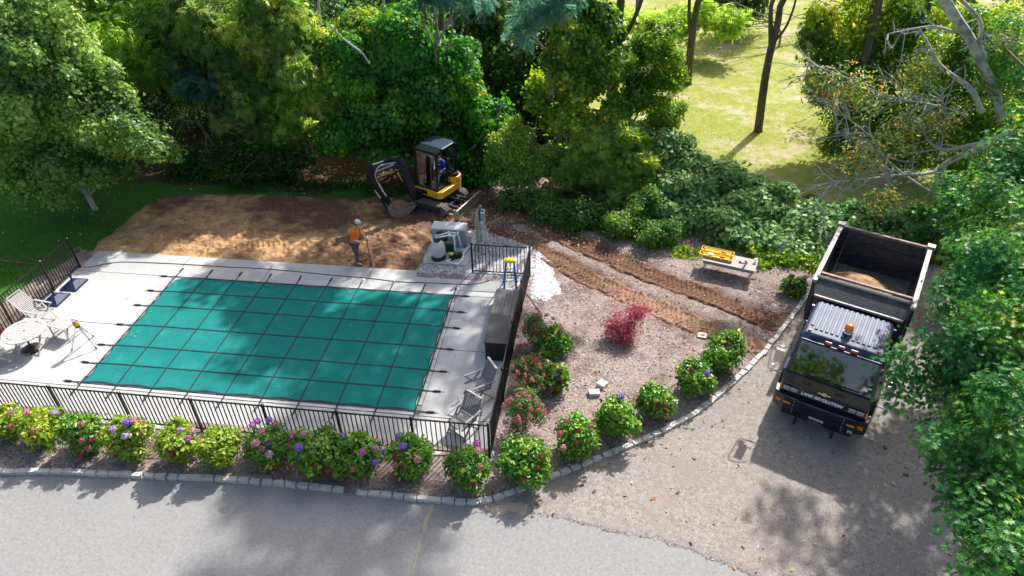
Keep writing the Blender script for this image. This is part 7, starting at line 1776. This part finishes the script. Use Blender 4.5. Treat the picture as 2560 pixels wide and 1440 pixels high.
# ------------------------------------------------------------------ foreground oak at the right
oak_bl = [(20.522, -7.321, 4.600, 0.800, 0.650, 0.400), (21.283, -7.066, 4.800, 0.900, 0.800, 0.600), (21.619, -7.255, 5.200, 1.300, 1.100, 1.000), (20.853, -8.456, 4.200, 0.700, 0.600, 0.500), (20.944, -9.239, 4.400, 0.900, 0.800, 0.800), (21.313, -9.026, 4.800, 1.200, 1.100, 1.000),
          (20.698, -9.609, 4.000, 0.600, 0.500, 0.450), (20.717, -10.286, 4.400, 0.900, 0.900, 0.700), (20.560, -10.868, 4.200, 0.600, 0.600, 0.500), (20.608, -11.185, 4.600, 1.000, 0.800, 0.700), (22.909, -4.160, 4.800, 0.900, 0.900, 0.800), (22.962, -4.270, 5.400, 1.400, 1.200, 1.300), (23.746, -1.416, 5.200, 1.100, 1.000, 1.100), (24.682, -0.362, 5.800, 1.300, 1.100, 1.400), (23.931, -1.201, 4.400, 0.700, 0.700, 0.600), (22.500, -6.248, 5.600, 1.400, 1.400, 1.400), (27.028, 6.166, 6.200, 1.000, 1.000, 1.400),
          (28.6, -2.8, 7.4, 2.3, 2.4, 1.7), (30.0, -5.2, 6.2, 2.0, 1.8, 1.6), (30.4, -.2, 6.4, 2.0, 1.8, 1.8), (31.0, -3, 4.6, 1.8, 1.8, 1.4), (27.2, -4.6, 6.9, 1.5, 1.4, 1.0)]
tree('oak_tree', 'large oak with lobed leaves filling the right edge beside the truck', (27.5, -2.5), oak_bl, L_oak, tmpl_oak(), .135, 6400, 10, .33, .3, m_bark_d, 6.0, shell=(.35, 1.08), up=.65, flat=.35, nlimb=18, trunk_pts=[(0, 0, -.1), (-.1, 0, 2), (-.4, .1, 4), (-.8, .2, 6.5)])
tree('oak_sapling', 'young green oak growth on the ground right of the truck bed', (26.3, 1.6), [(25.395, 1.399, 1.800, 0.800, 0.700, 0.800), (24.957, -1.137, 1.600, 0.900, 0.800, 0.800), (25.250, 0.833, 1.300, 0.500, 0.500, 0.500), (25.401, 3.602, 1.600, 0.900, 0.700, 0.700), (24.861, -2.103, 1.400, 1.000, 0.900, 0.700), (26.070, -0.056, 2.000, 1.200, 1.000, 1.200)], L_oak, tmpl_oak(), .15, 1200, 9, .30, .06, m_bark_d, cat='tree', shell=(.5, 1.06), up=.5)

# ------------------------------------------------------------------ tall crowns above the frame that dapple the ground
tree('tall_tree', 'tall tree whose crown stands above the ivy column', (14.6, 10.6), [(11.6, 8.2, 12.4, 2.6, 2.2, 1.6), (14.6, 8.6, 13.4, 2.6, 2.2, 1.8), (16.8, 7.6, 12.2, 2.0, 1.8, 1.5), (17.2, 7.0, 18.2, 2.8, 2.2, 2.0), (14.8, 8.4, 17.0, 2.0, 2.0, 1.6)], L_vin2, tmpl_oval(.6), .27, 900, 11, .55, .24, m_bark_d, 17)
tree('tall_tree', 'tall tree whose crown stands over the ivy wall', (7.4, 10.4), [(8.6, 8.6, 10.4, 2.0, 1.6, 1.4), (6.0, 8.8, 9.6, 1.3, 1.2, .9)], L_vin2, tmpl_oval(.6), .26, 260, 11, .5, .2, m_bark_d)
tree('tall_tree', 'tall tree whose crown stands beside the oak', (29.5, 2.5), [(28.6, 2.6, 9.2, 2.4, 2.2, 2.0), (30.0, -2.0, 8.6, 2.4, 2.4, 2.0), (26.5, 1.0, 10.4, 1.5, 1.3, .8), (24.2, 1.6, 10.8, 1.2, 1.0, .6)], L_oak, tmpl_oval(.6), .26, 420, 10, .55, .25, m_bark_d)
for k, x_ in enumerate((-8, 2, 13, 25, 36)):
    tree('roadside_tree', 'tree across the road behind the viewer, ' + ('first', 'second', 'third', 'fourth', 'fifth')[k] + ' from the left', (x_, -36), [(x_, -36, 6.5, 4.5, 3.5, 4.5)], L_olv, tmpl_oval(.6), .55, 260, 10, .9, .3, m_bark_d, bright=.1)
b = MB(); b.add([(-60, -90, .03), (70, -90, .03), (70, -28, .03), (-60, -28, .03)], [(0, 1, 2, 3)]); tag(b.build('verge', m_far), kind='structure')

# ------------------------------------------------------------------ fallen leaves
m_fl = leaf_mat('fallen_leaf', [(0, (.10, .04, .02)), (.35, (.28, .12, .04)), (.65, (.50, .30, .14)), (.85, (.55, .52, .30)), (1, (.45, .55, .10))], .7, .2, .3)
def ok_all(x, y): return np.minimum((x > -9) * 1.0, 1.0)
scatter('fallen_leaves', 520, 11, 27, -12, 6, lambda x, y: np.maximum(bed_sd(x, y), dr_sd(x, y)), lambda x, y: np.where(bed_sd(x, y) > 0, bed_h(x, y), .04), .085, m_fl, .5, .6, .02)
scatter('leaf_litter', 5200, -3, 24, 3, 9, lambda x, y: np.maximum(fl_sd(x, y), (sd_poly(x, y, BED) > 0) * (y > 3.5) * 1.0 - .5), lambda x, y: 0 * x + .07, .075, m_fl, .5, .6, .02)
scatter('red_leaf_litter', 1500, 12, 25, -10, 4, lambda x, y: .55 - np.abs(sd_line(x, y, CURB[-16:])[0] - .3), lambda x, y: 0 * x + .07, .06, leaf_mat('rust_leaf', [(0, (.12, .03, .015)), (.6, (.32, .10, .05)), (1, (.5, .28, .18))], .8, .1, .2), .5, .5, .01)
scatter('lawn_leaves', 260, -10, 6.5, -3, 7.5, lambda x, y: np.where((dirt_sd(x, y) < 0) & ((x < -4.2) | (y > 1.4)), 1., -1.), lambda x, y: 0 * x + .07, .075, m_fl, .4, .6, .01)

scatter('deck_leaves', 70, -3.5, 11.8, -6.4, 1.2, lambda x, y: 0 * x + 1, lambda x, y: np.where((x > -.1) & (x < 9.8) & (y < .05) & (y > -5.25), .115, .07), .045, m_fl, .3, .6, .004)
